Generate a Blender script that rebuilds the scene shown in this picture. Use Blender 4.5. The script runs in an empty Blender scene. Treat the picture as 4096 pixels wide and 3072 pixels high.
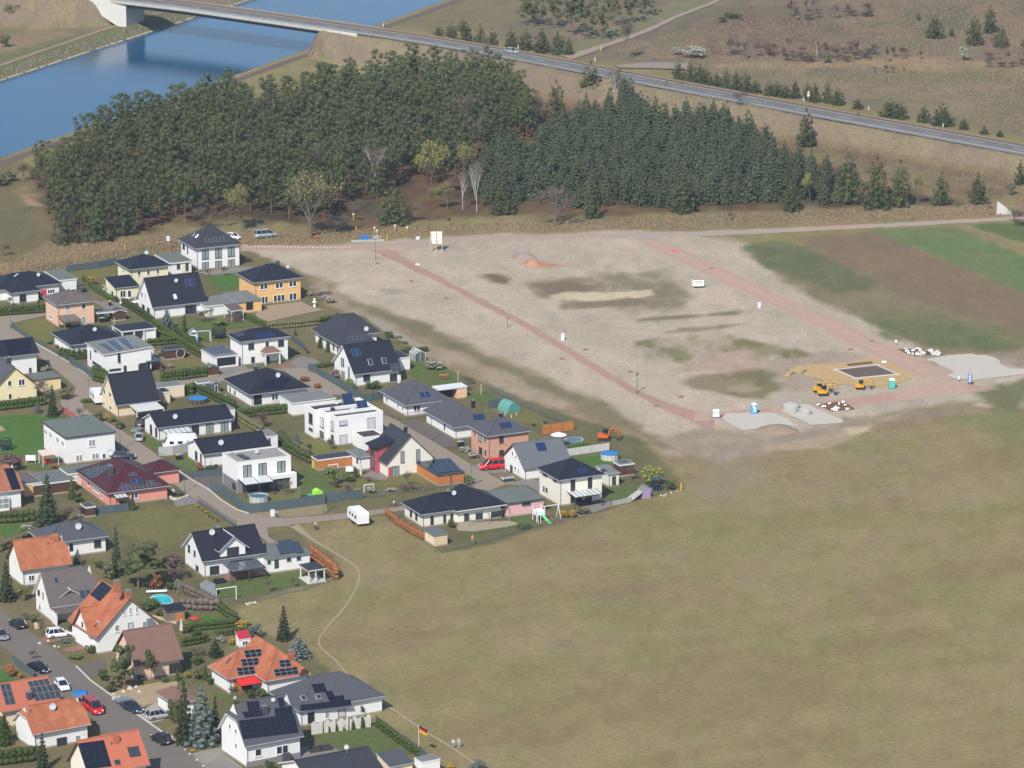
import bpy,math,random
from math import cos,sin,pi,sqrt,atan2
import numpy as np
from mathutils import Vector,Matrix
random.seed(7);np.random.seed(7)
def ZV(z):return Vector((0,0,z))
class MD(dict):
 __getattr__=dict.__getitem__;__setattr__=dict.__setitem__
S=bpy.context.scene
COL=S.collection
R=math.radians
# camera, sky, sun
CAM_H,PITCH,FPX=231.0,R(15.0),17500.0
cam=bpy.data.objects.new('camera',bpy.data.cameras.new('camera'))
COL.objects.link(cam);S.camera=cam
cam.location=(0,0,CAM_H)
cam.rotation_euler=(R(90)-PITCH,0,0)
cam.data.sensor_width=36.0
cam.data.lens=FPX/4096*36.0
cam.data.clip_start=1.0;cam.data.clip_end=20000
SUN_EL,SUN_AZ=R(42.5),R(20.0)
W=bpy.data.worlds.new('World');S.world=W;W.use_nodes=True
nt=W.node_tree
sky=nt.nodes.new('ShaderNodeTexSky');sky.sky_type='NISHITA';sky.sun_disc=False
sky.sun_elevation=SUN_EL
sky.sun_rotation=R(180)+SUN_AZ
sky.air_density=1.0;sky.dust_density=.6;sky.ozone_density=1.4
nt.links.new(sky.outputs[0],nt.nodes['Background'].inputs[0])
nt.nodes['Background'].inputs[1].default_value=.10
sl=bpy.data.lights.new('sun','SUN');sl.energy=3.6;sl.angle=R(.53);sl.color=(1.0,.955,.89)
so=bpy.data.objects.new('sun',sl);COL.objects.link(so)
to_sun=Vector((-sin(SUN_AZ)*cos(SUN_EL),-cos(SUN_AZ)*cos(SUN_EL),sin(SUN_EL)))
so.rotation_euler=to_sun.to_track_quat('Z','Y').to_euler()
so.location=(0,500,400)
S.view_settings.view_transform='Standard';S.view_settings.look='None'
S.view_settings.gamma=1.0;S.view_settings.use_curve_mapping=False
S.view_settings.exposure=.42
S.render.engine='CYCLES'
S.cycles.max_bounces=5;S.cycles.diffuse_bounces=2;S.cycles.glossy_bounces=2
S.cycles.transmission_bounces=2;S.cycles.volume_bounces=0;S.cycles.transparent_max_bounces=4
S.cycles.use_denoising=True
# surveying: photo coordinates -> places on the ground
CROPS=dict(A=(0,850,3.16),B=(650,850,3.16),C=(0,1300,3.16),D=(650,1300,3.16),E=(1200,1200,3.16),F=(1200,1600,3.16),G=(1850,1500,2.4578),H=(600,1700,3.16),I=(0,1650,3.16),J=(0,2100,3.16),K=(0,2547,3.16),L=(600,2050,2.765),M=(600,2500,2.899),N=(1200,2500,2.899),O=(0,0,1.58),P=(1300,0,1.58),Q=(2696,0,1.58),R=(1300,850,2.765),S=(2000,900,2.4578),T=(2700,1350,2.765),U=(3296,1200,2.765),V=(1500,1950,2.765),Z=(0,0,.54004),X=(0,0,1.0))
def ray(c,p):
 x0,y0,s=CROPS[c]
 X=x0+p[0]/s;Y=y0+p[1]/s
 a,b=X-2048.0,1536.0-Y
 return Vector((a,FPX*cos(PITCH)+b*sin(PITCH),-FPX*sin(PITCH)+b*cos(PITCH)))
def at(c,p,z=.0):
 d=ray(c,p);t=(z-CAM_H)/d.z
 return Vector((d.x*t,d.y*t,z))
def zat(c,p,ytop):
 """height of something standing at p whose top shows at ytop"""
 g=at(c,p);d=ray(c,(p[0],ytop));t=g.y/d.y
 return CAM_H+d.z*t
GRID=R(25.7)
UD=Vector((cos(GRID),sin(GRID),0));VD=Vector((-sin(GRID),cos(GRID),0))
# objects
def link(o,parent=None):
 COL.objects.link(o)
 if parent is not None:o.parent=parent
 return o
def tag(o,label=None,cat=None,group=None,kind=None):
 if label:o['label']=label
 if cat:o['category']=cat
 if group:o['group']=group
 if kind:o['kind']=kind
 return o
def empty(name,loc=(0,0,0),rz=.0):
 o=bpy.data.objects.new(name,None);o.empty_display_size=.5
 o.location=loc;o.rotation_euler=(0,0,rz);return link(o)
class MB:
 def __init__(s):s.v=[];s.f=[];s.m=[];s.mats=[];s.cur=0
 def mat(s,m):
  if m not in s.mats:s.mats.append(m)
  s.cur=s.mats.index(m);return s
 def face(s,pts):
  n=len(s.v);s.v+=[tuple(p)for p in pts];s.f.append(tuple(range(n,n+len(pts))));s.m.append(s.cur);return s
 def box(s,x0,y0,z0,x1,y1,z1,M=None):
  c=[(x0,y0,z0),(x1,y0,z0),(x1,y1,z0),(x0,y1,z0),(x0,y0,z1),(x1,y0,z1),(x1,y1,z1),(x0,y1,z1)]
  return s.hexa(c,M)
 def hexa(s,c,M=None):
  if M is not None:c=[tuple(M@Vector(p))for p in c]
  n=len(s.v);s.v+=[tuple(p)for p in c]
  for q in((0,3,2,1),(4,5,6,7),(0,1,5,4),(1,2,6,5),(2,3,7,6),(3,0,4,7)):
   s.f.append(tuple(n+i for i in q));s.m.append(s.cur)
  return s
 def prism(s,poly,z0,z1,cap=True):
  """poly: xy points counter-clockwise"""
  n=len(s.v);k=len(poly)
  s.v+=[(p[0],p[1],z0)for p in poly]+[(p[0],p[1],z1)for p in poly]
  for i in range(k):
   j=(i+1)%k;s.f.append((n+i,n+j,n+k+j,n+k+i));s.m.append(s.cur)
  if cap:
   s.f.append(tuple(n+k+i for i in range(k)));s.m.append(s.cur)
   s.f.append(tuple(n+i for i in reversed(range(k))));s.m.append(s.cur)
  return s
 def tube(s,a,b,r0,r1=None,n=8,cap=True):
  r1=r0 if r1 is None else r1
  a=Vector(a);b=Vector(b);d=(b-a)
  if d.length<1e-6:return s
  d.normalize();q=ZV(1)if abs(d.z)<.9 else Vector((1,0,0))
  u=d.cross(q).normalized();w=d.cross(u)
  k=len(s.v)
  for c,r in((a,r0),(b,r1)):
   for i in range(n):
    t=2*pi*i/n;s.v.append(tuple(c+(u*cos(t)+w*sin(t))*r))
  for i in range(n):
   j=(i+1)%n;s.f.append((k+i,k+j,k+n+j,k+n+i));s.m.append(s.cur)
  if cap:
   s.f.append(tuple(k+n+i for i in range(n)));s.m.append(s.cur)
   s.f.append(tuple(k+i for i in reversed(range(n))));s.m.append(s.cur)
  return s
 def bar(s,a,b,w,h=None):
  """square bar from a to b"""
  return s.tube(a,b,w*.7071,None,4)
 def lathe(s,prof,n=16,cx=0,cy=0):
  k=len(s.v);m=len(prof)
  for r,z in prof:
   for i in range(n):
    t=2*pi*i/n;s.v.append((cx+r*cos(t),cy+r*sin(t),z))
  for a in range(m-1):
   for i in range(n):
    j=(i+1)%n
    s.f.append((k+a*n+i,k+a*n+j,k+(a+1)*n+j,k+(a+1)*n+i));s.m.append(s.cur)
  s.f.append(tuple(k+(m-1)*n+i for i in range(n)));s.m.append(s.cur)
  return s
 def mesh(s,name):
  me=bpy.data.meshes.new(name);me.from_pydata(s.v,[],s.f)
  for m in s.mats:me.materials.append(m)
  if len(s.mats)>1:me.polygons.foreach_set('material_index',s.m)
  me.update();return me
 def bd(s,name,material=None,parent=None,smooth=False):
  if material is not None and not s.mats:s.mats=[material]
  me=s.mesh(name)
  if smooth:me.polygons.foreach_set('use_smooth',[True]*len(me.polygons))
  return link(bpy.data.objects.new(name,me),parent)
def BX(r,n,m,*a):q=MB();q.box(*a);return q.bd(n,m,r)
def kd(o):return[c for c in bpy.data.objects if c.parent is o]
def ctr(o,loc,rz=.0,sc=None,label=None,group=None,kids=None):
 c=o.copy();COL.objects.link(c);c.location=loc;c.rotation_euler=(0,0,rz)
 if sc is not None:c.scale=sc if hasattr(sc,'__len__')else(sc,sc,sc)
 if label:c['label']=label
 if group:c['group']=group
 for ch in(kids if kids is not None else kd(o)):
  d=ch.copy();COL.objects.link(d);d.parent=c
  for g in kd(ch)if kids is None else[]:
   e=g.copy();COL.objects.link(e);e.parent=d
 return c
# colours and materials
KA=.86
def lin(c):
 c=c/255.0
 return c/12.92 if c<=.04045 else((c+.055)/1.055)**2.4
def rgb(r,g,b,k=1.0):return(lin(r)*KA*k,lin(g)*KA*k,lin(b)*KA*k*.93)
_M={}
def mat(name,c,rough=.8,noise=.0,nscale=1.0,metal=.0,spec=.3,rows=.0,rowk=18.0,randv=.0,bump=.0,emit=None,c2=None,thin=False):
 if name in _M:return _M[name]
 m=bpy.data.materials.new(name);m.use_nodes=True;t=m.node_tree;b=t.nodes['Principled BSDF']
 b.inputs['Roughness'].default_value=rough;b.inputs['Metallic'].default_value=metal
 b.inputs['Specular IOR Level'].default_value=spec
 b.inputs['Base Color'].default_value=(*c,1)
 src=None
 def rgbn(col):
  n=t.nodes.new('ShaderNodeRGB');n.outputs[0].default_value=(*col,1);return n.outputs[0]
 src=rgbn(c)
 tc=t.nodes.new('ShaderNodeTexCoord')
 nz=None
 if noise>0 or c2 is not None or bump>0:
  nz=t.nodes.new('ShaderNodeTexNoise');nz.inputs['Scale'].default_value=nscale;nz.inputs['Detail'].default_value=6
  nz.inputs['Roughness'].default_value=.65
  t.links.new(tc.outputs['Object'],nz.inputs['Vector'])
 if c2 is not None:
  cr=t.nodes.new('ShaderNodeMapRange');cr.inputs[1].default_value=.38;cr.inputs[2].default_value=.62
  t.links.new(nz.outputs['Fac'],cr.inputs[0])
  mx=t.nodes.new('ShaderNodeMix');mx.data_type='RGBA'
  t.links.new(cr.outputs[0],mx.inputs[0]);t.links.new(src,mx.inputs[6]);t.links.new(rgbn(c2),mx.inputs[7]);src=mx.outputs[2]
 def scaleval(val_socket,lo,hi,a=.3,bq=.7):
  nonlocal src
  mr=t.nodes.new('ShaderNodeMapRange');mr.inputs[1].default_value=a;mr.inputs[2].default_value=bq
  mr.inputs[3].default_value=lo;mr.inputs[4].default_value=hi
  t.links.new(val_socket,mr.inputs[0])
  vm=t.nodes.new('ShaderNodeVectorMath');vm.operation='SCALE'
  t.links.new(src,vm.inputs[0]);t.links.new(mr.outputs[0],vm.inputs['Scale']);src=vm.outputs[0]
 if noise>0:scaleval(nz.outputs['Fac'],1-noise,1+noise)
 if randv>0:
  oi=t.nodes.new('ShaderNodeObjectInfo');scaleval(oi.outputs['Random'],1-randv,1+randv,0,1)
 if rows>0:
  wv=t.nodes.new('ShaderNodeTexWave');wv.wave_type='BANDS';wv.bands_direction='Z';wv.wave_profile='SAW'
  wv.inputs['Scale'].default_value=rowk/10;wv.inputs['Distortion'].default_value=.4
  wv.inputs['Detail'].default_value=1
  t.links.new(tc.outputs['Object'],wv.inputs['Vector'])
  scaleval(wv.outputs['Fac'],1-rows,1+rows,0,1)
 t.links.new(src,b.inputs['Base Color'])
 if bump>0:
  bp=t.nodes.new('ShaderNodeBump');bp.inputs['Strength'].default_value=bump;bp.inputs['Distance'].default_value=.05
  t.links.new(nz.outputs['Fac'],bp.inputs['Height']);t.links.new(bp.outputs[0],b.inputs['Normal'])
 if emit:
  b.inputs['Emission Color'].default_value=(*emit,1);b.inputs['Emission Strength'].default_value=1
 _M[name]=m;return m
def paint_white(n='white_render',c=(.80,.79,.77)):return mat(n,c,.85,noise=.035,nscale=.7)
M=MD(white=paint_white(),cream=mat('cream_render',(.78,.74,.64),.85,noise=.03,nscale=.7),yellow=mat('pale_yellow_render',(.78,.69,.42),.85,noise=.03),yellow2=mat('yellow_garage_render',(.76,.62,.33),.85,noise=.03),butter=mat('butter_render',(.78,.72,.50),.85,noise=.03),peach=mat('peach_render',(.76,.48,.33),.85,noise=.03),orange=mat('orange_render',(.76,.46,.19),.85,noise=.04),apricot=mat('apricot_render',(.78,.63,.44),.85,noise=.03),salmon=mat('salmon_render',(.74,.30,.24),.85,noise=.03),salmonl=mat('light_salmon_render',(.76,.54,.40),.85,noise=.03),pink=mat('pink_render',(.72,.42,.42),.85,noise=.03),red=mat('red_render',(.42,.09,.11),.8,noise=.03),redp=mat('bright_red_panel',(.62,.06,.07),.6),wgrey=mat('grey_render',(.23,.22,.23),.85,noise=.03),lgrey=mat('light_grey_render',(.42,.42,.41),.85,noise=.05),brick=mat('brick_red',(.55,.27,.18),.9,noise=.12,nscale=2.5,c2=(.64,.38,.28)),plinth=mat('stone_plinth',(.36,.31,.27),.9,noise=.1,nscale=2),black=mat('black_roof_tile',(.018,.020,.030),.55,noise=.10,nscale=.8,rows=.16,rowk=24,spec=.35),anth=mat('anthracite_roof_tile',(.042,.044,.054),.6,noise=.08,nscale=.8,rows=.12,rowk=24),slate=mat('slate_grey_roof_tile',(.082,.084,.096),.6,noise=.06,nscale=.8,rows=.08,rowk=24),grey=mat('grey_roof_tile',(.13,.14,.15),.6,noise=.05,nscale=.8,rows=.06,rowk=24),brgrey=mat('brown_grey_roof_tile',(.125,.105,.098),.7,noise=.08,nscale=.8,rows=.12,rowk=24),brown=mat('brown_roof_tile',(.20,.115,.088),.75,noise=.08,nscale=.8,rows=.12,rowk=24),terra=mat('terracotta_roof_tile',(.36,.115,.055),.75,noise=.15,nscale=.5,rows=.14,rowk=24,c2=(.40,.15,.075)),terra2=mat('weathered_terracotta_roof_tile',(.30,.12,.07),.8,noise=.15,nscale=.5,rows=.12,rowk=24,c2=(.38,.145,.08)),coral=mat('coral_roof_tile',(.46,.14,.08),.75,noise=.07,nscale=.5,rows=.12,rowk=24),wine=mat('wine_red_roof_tile',(.070,.020,.024),.5,noise=.08,nscale=.8,rows=.14,rowk=24),felt=mat('green_grey_roof_felt',(.145,.165,.15),.85,noise=.07,nscale=.35),felt2=mat('grey_roof_felt',(.19,.195,.185),.85,noise=.10,nscale=.35),gravelroof=mat('dark_roof_gravel',(.060,.056,.052),.95,noise=.15,nscale=1.5),paleroof=mat('pale_roof_gravel',(.29,.275,.255),.95,noise=.10,nscale=.8),eave=mat('white_eave_board',(.70,.71,.71),.6),eaved=mat('dark_eave_board',(.07,.075,.08),.6),eavew=mat('brown_eave_board',(.16,.07,.04),.7),gutter=mat('zinc_gutter',(.33,.36,.38),.4,metal=.6),metal=mat('galvanised_metal',(.42,.45,.47),.45,metal=.7),frame=mat('white_window_frame',(.78,.78,.78),.4),framed=mat('anthracite_window_frame',(.06,.062,.066),.5),frameb=mat('brown_window_frame',(.10,.055,.035),.5),glass=mat('window_pane',(.035,.045,.055),.08,spec=.6,noise=.0),curtain=mat('curtained_pane',(.26,.31,.30),.15,spec=.6,noise=.25,nscale=2.5),shutter=mat('closed_roller_shutter',(.56,.56,.60),.6,rows=.05,rowk=60),pv=mat('solar_panel_black',(.012,.014,.026),.18,spec=.5),pvb=mat('solar_panel_blue',(.020,.040,.105),.15,spec=.5),pvg=mat('solar_panel_grey',(.045,.055,.066),.2,spec=.6),pvf=mat('solar_panel_frame',(.20,.22,.23),.4),pvfb=mat('solar_panel_dark_frame',(.03,.032,.04),.4),wood=mat('weathered_wood',(.22,.17,.13),.85,noise=.15,nscale=3),woodo=mat('orange_stained_wood',(.50,.19,.06),.7,rows=.07,rowk=40,noise=.08),woodd=mat('dark_stained_wood',(.10,.05,.03),.8,rows=.1,rowk=40),woodl=mat('raw_pine_wood',(.55,.40,.24),.8,noise=.1,nscale=3),bark=mat('grey_bark',(.16,.14,.12),.95,noise=.2,nscale=4),barkp=mat('orange_pine_bark',(.24,.13,.085),.95,noise=.2,nscale=4),barkw=mat('pale_birch_bark',(.55,.53,.48),.9,noise=.15,nscale=6),concrete=mat('concrete',(.42,.41,.38),.9,noise=.12,nscale=.6),concretel=mat('pale_concrete',(.56,.55,.51),.9,noise=.08,nscale=.6),dish=mat('satellite_dish_grey',(.42,.47,.48),.5),rubber=mat('tyre_rubber',(.02,.02,.022),.8),rim=mat('wheel_rim',(.45,.46,.48),.3,metal=.8),carglass=mat('car_glass',(.02,.026,.032),.05,spec=.8),lampg=mat('car_lamp',(.8,.8,.8),.1),lampr=mat('car_tail_lamp',(.4,.02,.02),.2),polycarb=mat('frosted_terrace_roof',(.60,.63,.61),.35),glassr=mat('dark_glass_roof',(.10,.12,.13),.12,spec=.7),plasticw=mat('white_plastic',(.80,.81,.82),.4),plasticd=mat('dark_plastic',(.025,.027,.03),.5),plastg=mat('lime_green_plastic',(.33,.72,.06),.6),awning=mat('red_awning_cloth',(.70,.035,.03),.7),cloth=mat('cream_cloth',(.66,.56,.48),.9),steelblue=mat('privacy_screen_grey_blue',(.085,.115,.125),.8,noise=.08,nscale=1.2),fence=mat('anthracite_fence_wire',(.10,.12,.13),.7),lamp_post=mat('grey_green_lamp_post',(.12,.14,.14),.6),water=None,poolb=mat('turquoise_pool_water',(.03,.50,.55),.05),poolc=mat('blue_pool_cover',(.03,.22,.52),.5),stone=mat('pale_field_stone',(.48,.44,.38),.95,noise=.15,nscale=2),)
# noise on arrays
_rs=np.random.RandomState(3);_LAT=_rs.rand(256,256)
def vnoise(x,y):
 xi=np.floor(x).astype(int);yi=np.floor(y).astype(int);fx=x-xi;fy=y-yi
 fx=fx*fx*(3-2*fx);fy=fy*fy*(3-2*fy)
 a=_LAT[xi&255,yi&255];b=_LAT[(xi+1)&255,yi&255];c=_LAT[xi&255,(yi+1)&255];d=_LAT[(xi+1)&255,(yi+1)&255]
 return(a*(1-fx)+b*fx)*(1-fy)+(c*(1-fx)+d*fx)*fy
def fbm(x,y,o=4,g=.55):
 r=.0;a=1.0;t=.0
 for i in range(o):
  r=r+a*vnoise(x+17.3*i,y+9.1*i);t+=a;a*=g;x=x*2.03;y=y*2.03
 return r/t
def sp(a,b,x):
 t=np.clip((x-a)/(b-a),0,1);return t*t*(3-2*t)
def seg_dist(px,py,ax,ay,bx,by):
 dx,dy=bx-ax,by-ay;L=dx*dx+dy*dy+1e-12
 t=np.clip(((px-ax)*dx+(py-ay)*dy)/L,0,1)
 return np.hypot(px-ax-t*dx,py-ay-t*dy),t
def poly_sd(px,py,P):
 d=np.full(px.shape,1e9);inside=np.zeros(px.shape,bool);n=len(P)
 for i in range(n):
  ax,ay=P[i][0],P[i][1];bx,by=P[(i+1)%n][0],P[(i+1)%n][1]
  dd,_=seg_dist(px,py,ax,ay,bx,by);d=np.minimum(d,dd)
  c=((ay>py)!=(by>py))
  with np.errstate(divide='ignore',invalid='ignore'):
   xx=(bx-ax)*(py-ay)/(by-ay+1e-12)+ax
  inside^=c&(px<xx)
 return np.where(inside,d,-d)
def pts(*a,z=.0):
 """pts('C', [(x,y)..], 'D', [...]) -> world points"""
 out=[]
 for i in range(0,len(a),2):
  out+=[at(a[i],p,z)for p in a[i+1]]
 return out
# the lie of the land
WATER_Z=-2.2
NEAR0,NEAR1=at('X',(0,642),WATER_Z),at('X',(1813,0),WATER_Z)
FAR0,FAR1=at('X',(0,323),WATER_Z),at('X',(823,54),WATER_Z)
cdir=(NEAR1-NEAR0).normalized();cnor=Vector((-cdir.y,cdir.x,0))
if cnor.y<0:cnor=-cnor
CW=((FAR0+FAR1)/2-NEAR0).dot(cnor)
ROADP=[(-330,-46,7.4),(130,-22,7.5),(538,8,7.4),(1335,122,7.2),(1600,160,7.0),(2000,228,6.6),(2400,305,6.1),(2700,362,5.8),(3050,428,5.4),(3400,492,5.0),(3750,556,4.6),(4096,620,4.2),(4500,696,3.8),(5200,828,3.2)]
RP=[at('X',(p[0],p[1]),p[2])for p in ROADP]
def road_off(off):
 out=[]
 for i,p in enumerate(RP):
  a=RP[max(i-1,0)];b=RP[min(i+1,len(RP)-1)];d=(b-a);d.z=0;d.normalize()
  n=Vector((-d.y,d.x,0));n=n if n.y>0 else-n
  out.append(p+n*off)
 return out
HW=10.5
RC=road_off(HW/2)
def height(x,y):
 x=np.asarray(x,float);y=np.asarray(y,float)
 z=(fbm(x/45,y/45,3)-.5)*.5
 h=np.full(x.shape,-50.0)
 for i in range(len(RC)-1):
  a,b=RC[i],RC[i+1]
  d,t=seg_dist(x,y,a.x,a.y,b.x,b.y)
  top=a.z+(b.z-a.z)*t-.25
  h=np.maximum(h,top-np.maximum(0,d-HW/2-1.2)/1.9)
 s=(x-NEAR0.x)*cnor.x+(y-NEAR0.y)*cnor.y
 dd_=np.full(x.shape,1e9)
 for i in range(len(RC)-1):
  q_,_=seg_dist(x,y,RC[i].x,RC[i].y,RC[i+1].x,RC[i+1].y);dd_=np.minimum(dd_,q_)
 ex_=np.maximum(0,dd_-HW/2)*.95
 gap=np.minimum(s+10.0+ex_,CW+14.0+ex_-s)
 h=np.where(gap>0,h-gap*1.6,h)
 z=z*sp(960,1040,y)*(1-.0)
 z=np.maximum(z,h+(fbm(x/9,y/9,3)-.5)*.5*(h>0))
 bank=np.minimum(s,CW-s)
 c=np.clip(-bank/3.6,-2,1)
 z=np.where(bank>-3.6,np.minimum(z,WATER_Z+.0+np.maximum(c,-1)*2.1),z)
 return z
# what grows or lies where: soft edged patches
LAY=[]
def lay(P,c,soft=1.5,jit=2.0,js=6.0,op=1.0,rag=.0,c2=None):LAY.append((P,c,soft,jit,js,op,rag,c2))
def lz(l,c,**k):lay(pts('Z',l),c,**k)
BASE=(131,118,92)
lz([(1050,-30),(2400,-30),(2400,330),(2212,300),(1640,190),(1280,120),(1060,80)],(134,116,96),soft=6,jit=6,js=20,c2=(122,112,92))
lz([(1480,0),(2230,0),(2230,70),(1900,70),(1500,60),(1300,110)],(132,112,94),soft=8,jit=8,rag=.6,c2=(112,104,84))
lz([(1500,140),(1700,135),(2000,120),(2212,150),(2212,180),(1900,150),(1600,150)],(160,136,104),soft=4,jit=4,rag=.5)
lz([(1560,155),(2212,150),(2212,285),(2000,250),(1800,205),(1620,170)],(137,122,98),soft=5,jit=4,c2=(124,116,86))
lz([(1500,40),(1700,35),(1900,75),(1850,120),(1500,125)],(118,98,82),soft=8,jit=8,rag=.7)
lz([(1240,110),(1420,60),(1500,20),(1560,0),(1450,0),(1300,70)],(128,124,92),soft=5,jit=4)
lz([(700,130),(900,90),(1240,130),(1500,200),(1900,290),(2212,350),(2212,440),(1990,420),(1700,330),(1400,240),(1100,150),(860,110)],(120,100,80),soft=5,jit=5,rag=.35,c2=(124,108,82))
FOREST=[(60,380),(200,300),(330,250),(480,215),(620,205),(780,170),(900,160),(1060,160),(1180,230),(1300,230),(1450,240),(1620,290),(1720,340),(1900,400),(2060,420),(2060,440),(1700,456),(1500,460),(1300,475),(1050,470),(850,480),(760,500),(560,480),(420,485),(300,505),(110,520),(50,440)]
lz(FOREST,(82,70,54),soft=5,jit=5,c2=(104,80,60),rag=.2)
lz([(1290,170),(1350,250),(1330,320),(1200,270),(1130,180)],(122,98,74),soft=4,jit=3)
lz([(-60,-30),(560,-30),(430,30),(300,75),(0,180),(-60,190)],(126,118,88),soft=3,jit=3,c2=(140,120,96))
lz([(0,80),(100,60),(200,75),(170,100),(0,160)],(146,126,100),soft=4,jit=4,rag=.3)
lz([(-20,120),(440,5),(480,20),(420,50),(-20,160)],(116,116,78),soft=2,jit=2)
lz([(840,52),(1000,0),(1150,0),(1080,60),(950,70)],(128,116,88),soft=3,jit=3)
lz([(-40,340),(60,330),(70,420),(150,520),(60,570),(-40,590)],(132,112,84),soft=4,jit=4,c2=(118,108,78))
lz([(-20,470),(60,430),(110,500),(40,540),(-20,520)],(112,106,76),soft=5,jit=5)
lz([(30,410),(60,420),(90,445),(60,440)],(176,150,122),soft=1.5,jit=1.5)
lz([(-20,585),(110,528),(300,515),(420,500),(560,500),(760,505),(1000,490),(1250,478),(1500,470),(1800,455),(2160,445),(2230,468),(1800,485),(1500,496),(1000,502),(700,527),(400,545),(200,580),(-20,600)],(150,128,94),soft=3,jit=2,js=8,c2=(138,122,88))
lz([(1000,470),(1300,470),(1700,455),(2000,445),(1700,475),(1300,485)],(128,118,82),soft=3,jit=3,rag=.3)
lz([(-20,572),(200,540),(380,520),(500,522),(380,545),(150,577),(-20,590)],(160,134,94),soft=2,jit=2,rag=.2)
SITE=[(520,540),(700,535),(860,520),(1100,505),(1500,500),(1570,515),(1640,545),(1700,600),(1830,680),(1960,740),(2000,770),(2050,765),(2180,775),(2230,800),(2230,885),(2150,880),(2050,870),(1850,905),(1700,960),(1560,985),(1440,950),(1300,885),(1150,800),(1000,740),(880,690),(800,655),(700,610),(640,580),(560,560)]
lz(SITE,(190,173,156),soft=2.5,jit=3.0,js=9,c2=(180,166,150))
lz([(640,590),(760,650),(860,690),(900,720),(870,725),(760,680),(690,650),(640,610)],(166,148,132),soft=2,jit=2,rag=.3)
lz([(870,690),(1000,745),(1180,835),(1330,900),(1480,970),(1470,985),(1330,930),(1180,890),(1040,830),(900,760),(840,710)],(168,150,130),soft=2,jit=2,rag=.35,c2=(150,130,108))
lz([(730,640),(800,655),(900,695),(1000,745),(1130,800),(1250,850),(1400,930),(1480,975),(1440,975),(1340,925),(1220,870),(1080,800),(960,745),(860,705),(760,665)],(128,119,92),soft=1.6,jit=2.2,js=5)
lz([(900,705),(1000,745),(1060,775),(1000,765),(930,735)],(121,117,86),soft=2,jit=2)
lz([(1330,590),(1420,585),(1460,620),(1500,640),(1480,665),(1350,670),(1240,660),(1160,640),(1150,615),(1230,600)],(141,130,106),soft=3,jit=4,js=7,rag=.45)
lz([(1150,612),(1230,608),(1300,615),(1260,632),(1180,632)],(128,112,92),soft=2,jit=2)
lz([(1290,590),(1400,605),(1480,640),(1470,650),(1380,625),(1300,610)],(130,122,96),soft=2.5,jit=3,rag=.3)
lz([(1185,636),(1395,628),(1400,640),(1330,648),(1200,650)],(200,184,158),soft=1.2,jit=1.5,js=4)
lz([(1215,655),(1330,650),(1400,640),(1390,655),(1300,665),(1220,668)],(132,118,96),soft=1.5,jit=2,rag=.2)
lz([(1040,592),(1080,590),(1115,602),(1100,615),(1060,612)],(120,104,84),soft=1.6,jit=1.6)
lz([(830,625),(870,625),(865,636),(835,636)],(158,150,138),soft=1,jit=1)
lz([(1370,690),(1400,685),(1600,672),(1590,680),(1380,695)],(134,124,100),soft=1.2,jit=1.2,rag=.3)
lz([(1430,715),(1570,700),(1650,695),(1560,712),(1440,722)],(134,122,98),soft=1.2,jit=1.5,rag=.3)
lz([(1380,740),(1480,725),(1560,720),(1640,745),(1700,760),(1640,800),(1500,790),(1400,775)],(168,154,128),soft=2,jit=4,js=4,rag=.6,c2=(130,124,92))
lz([(1580,725),(1680,745),(1760,768),(1730,780),(1640,770),(1610,790),(1650,805),(1560,770)],(128,120,86),soft=2,jit=3,js=5,rag=.25)
lz([(1500,810),(1620,798),(1680,800),(1700,845),(1640,862),(1560,850),(1480,830)],(130,116,88),soft=1.8,jit=2.5,js=6,rag=.2,c2=(124,118,84))
lz([(1570,835),(1620,832),(1645,840),(1600,848),(1570,845)],(166,150,126),soft=1.2,jit=1.2,rag=.2)
lz([(1500,770),(1610,762),(1640,790),(1560,805),(1480,800)],(182,156,142),soft=2.5,jit=3)
lz([(1650,780),(1800,760),(1850,770),(1840,800),(1740,850),(1690,855),(1690,810)],(170,152,138),soft=2,jit=2.5)
lz([(1120,548),(1155,550),(1150,562),(1110,560)],(160,140,132),soft=1.2,jit=1)
lz([(1135,560),(1165,562),(1220,575),(1160,578),(1130,572)],(192,140,118),soft=1.2,jit=1.5)
lz([(1440,950),(1530,920),(1700,935),(1850,905),(2020,880),(2150,860),(2230,840),(2230,880),(2130,885),(2000,905),(1800,950),(1640,985),(1560,1010),(1520,1000)],(158,142,126),soft=2.5,jit=3,rag=.25,c2=(146,130,110))
lz([(1640,960),(1780,950),(1860,925),(1900,900),(1960,890),(1860,935),(1780,965),(1660,975)],(176,156,132),soft=1.5,jit=2,rag=.35)
lz([(1830,925),(1880,920),(1885,932),(1840,938)],(198,176,150),soft=1,jit=1)
lz([(1530,1000),(1640,980),(1640,1060),(1560,1090),(1500,1110),(1480,1040)],(146,134,108),soft=3,jit=5,rag=.5)
lz([(2130,860),(2170,880),(2170,885),(2110,875)],(190,172,148),soft=1,jit=1)
lz([(1600,540),(1760,530),(1900,560),(2212,690),(2240,760),(2180,765),(2020,755),(1860,690),(1700,610),(1620,560)],(122,118,84),soft=2,jit=2,c2=(134,122,94))
lz([(1600,535),(1690,520),(1780,545),(1900,610),(1800,640),(1700,600)],(102,108,76),soft=2,jit=3,rag=.3)
lz([(1720,515),(1890,500),(2230,640),(2230,720),(2000,660),(1800,560)],(136,114,90),soft=1.5,jit=1.5,c2=(130,112,90))
lz([(1890,498),(2060,488),(2230,540),(2230,640),(2100,585)],(108,124,78),soft=1.2,jit=1.2,c2=(114,124,82))
lz([(2050,488),(2100,486),(2230,530),(2230,560),(2150,525)],(146,128,96),soft=1.2,jit=2,rag=.3)
lz([(2090,485),(2230,478),(2230,532),(2160,510)],(98,112,66),soft=1.2,jit=1)
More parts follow.
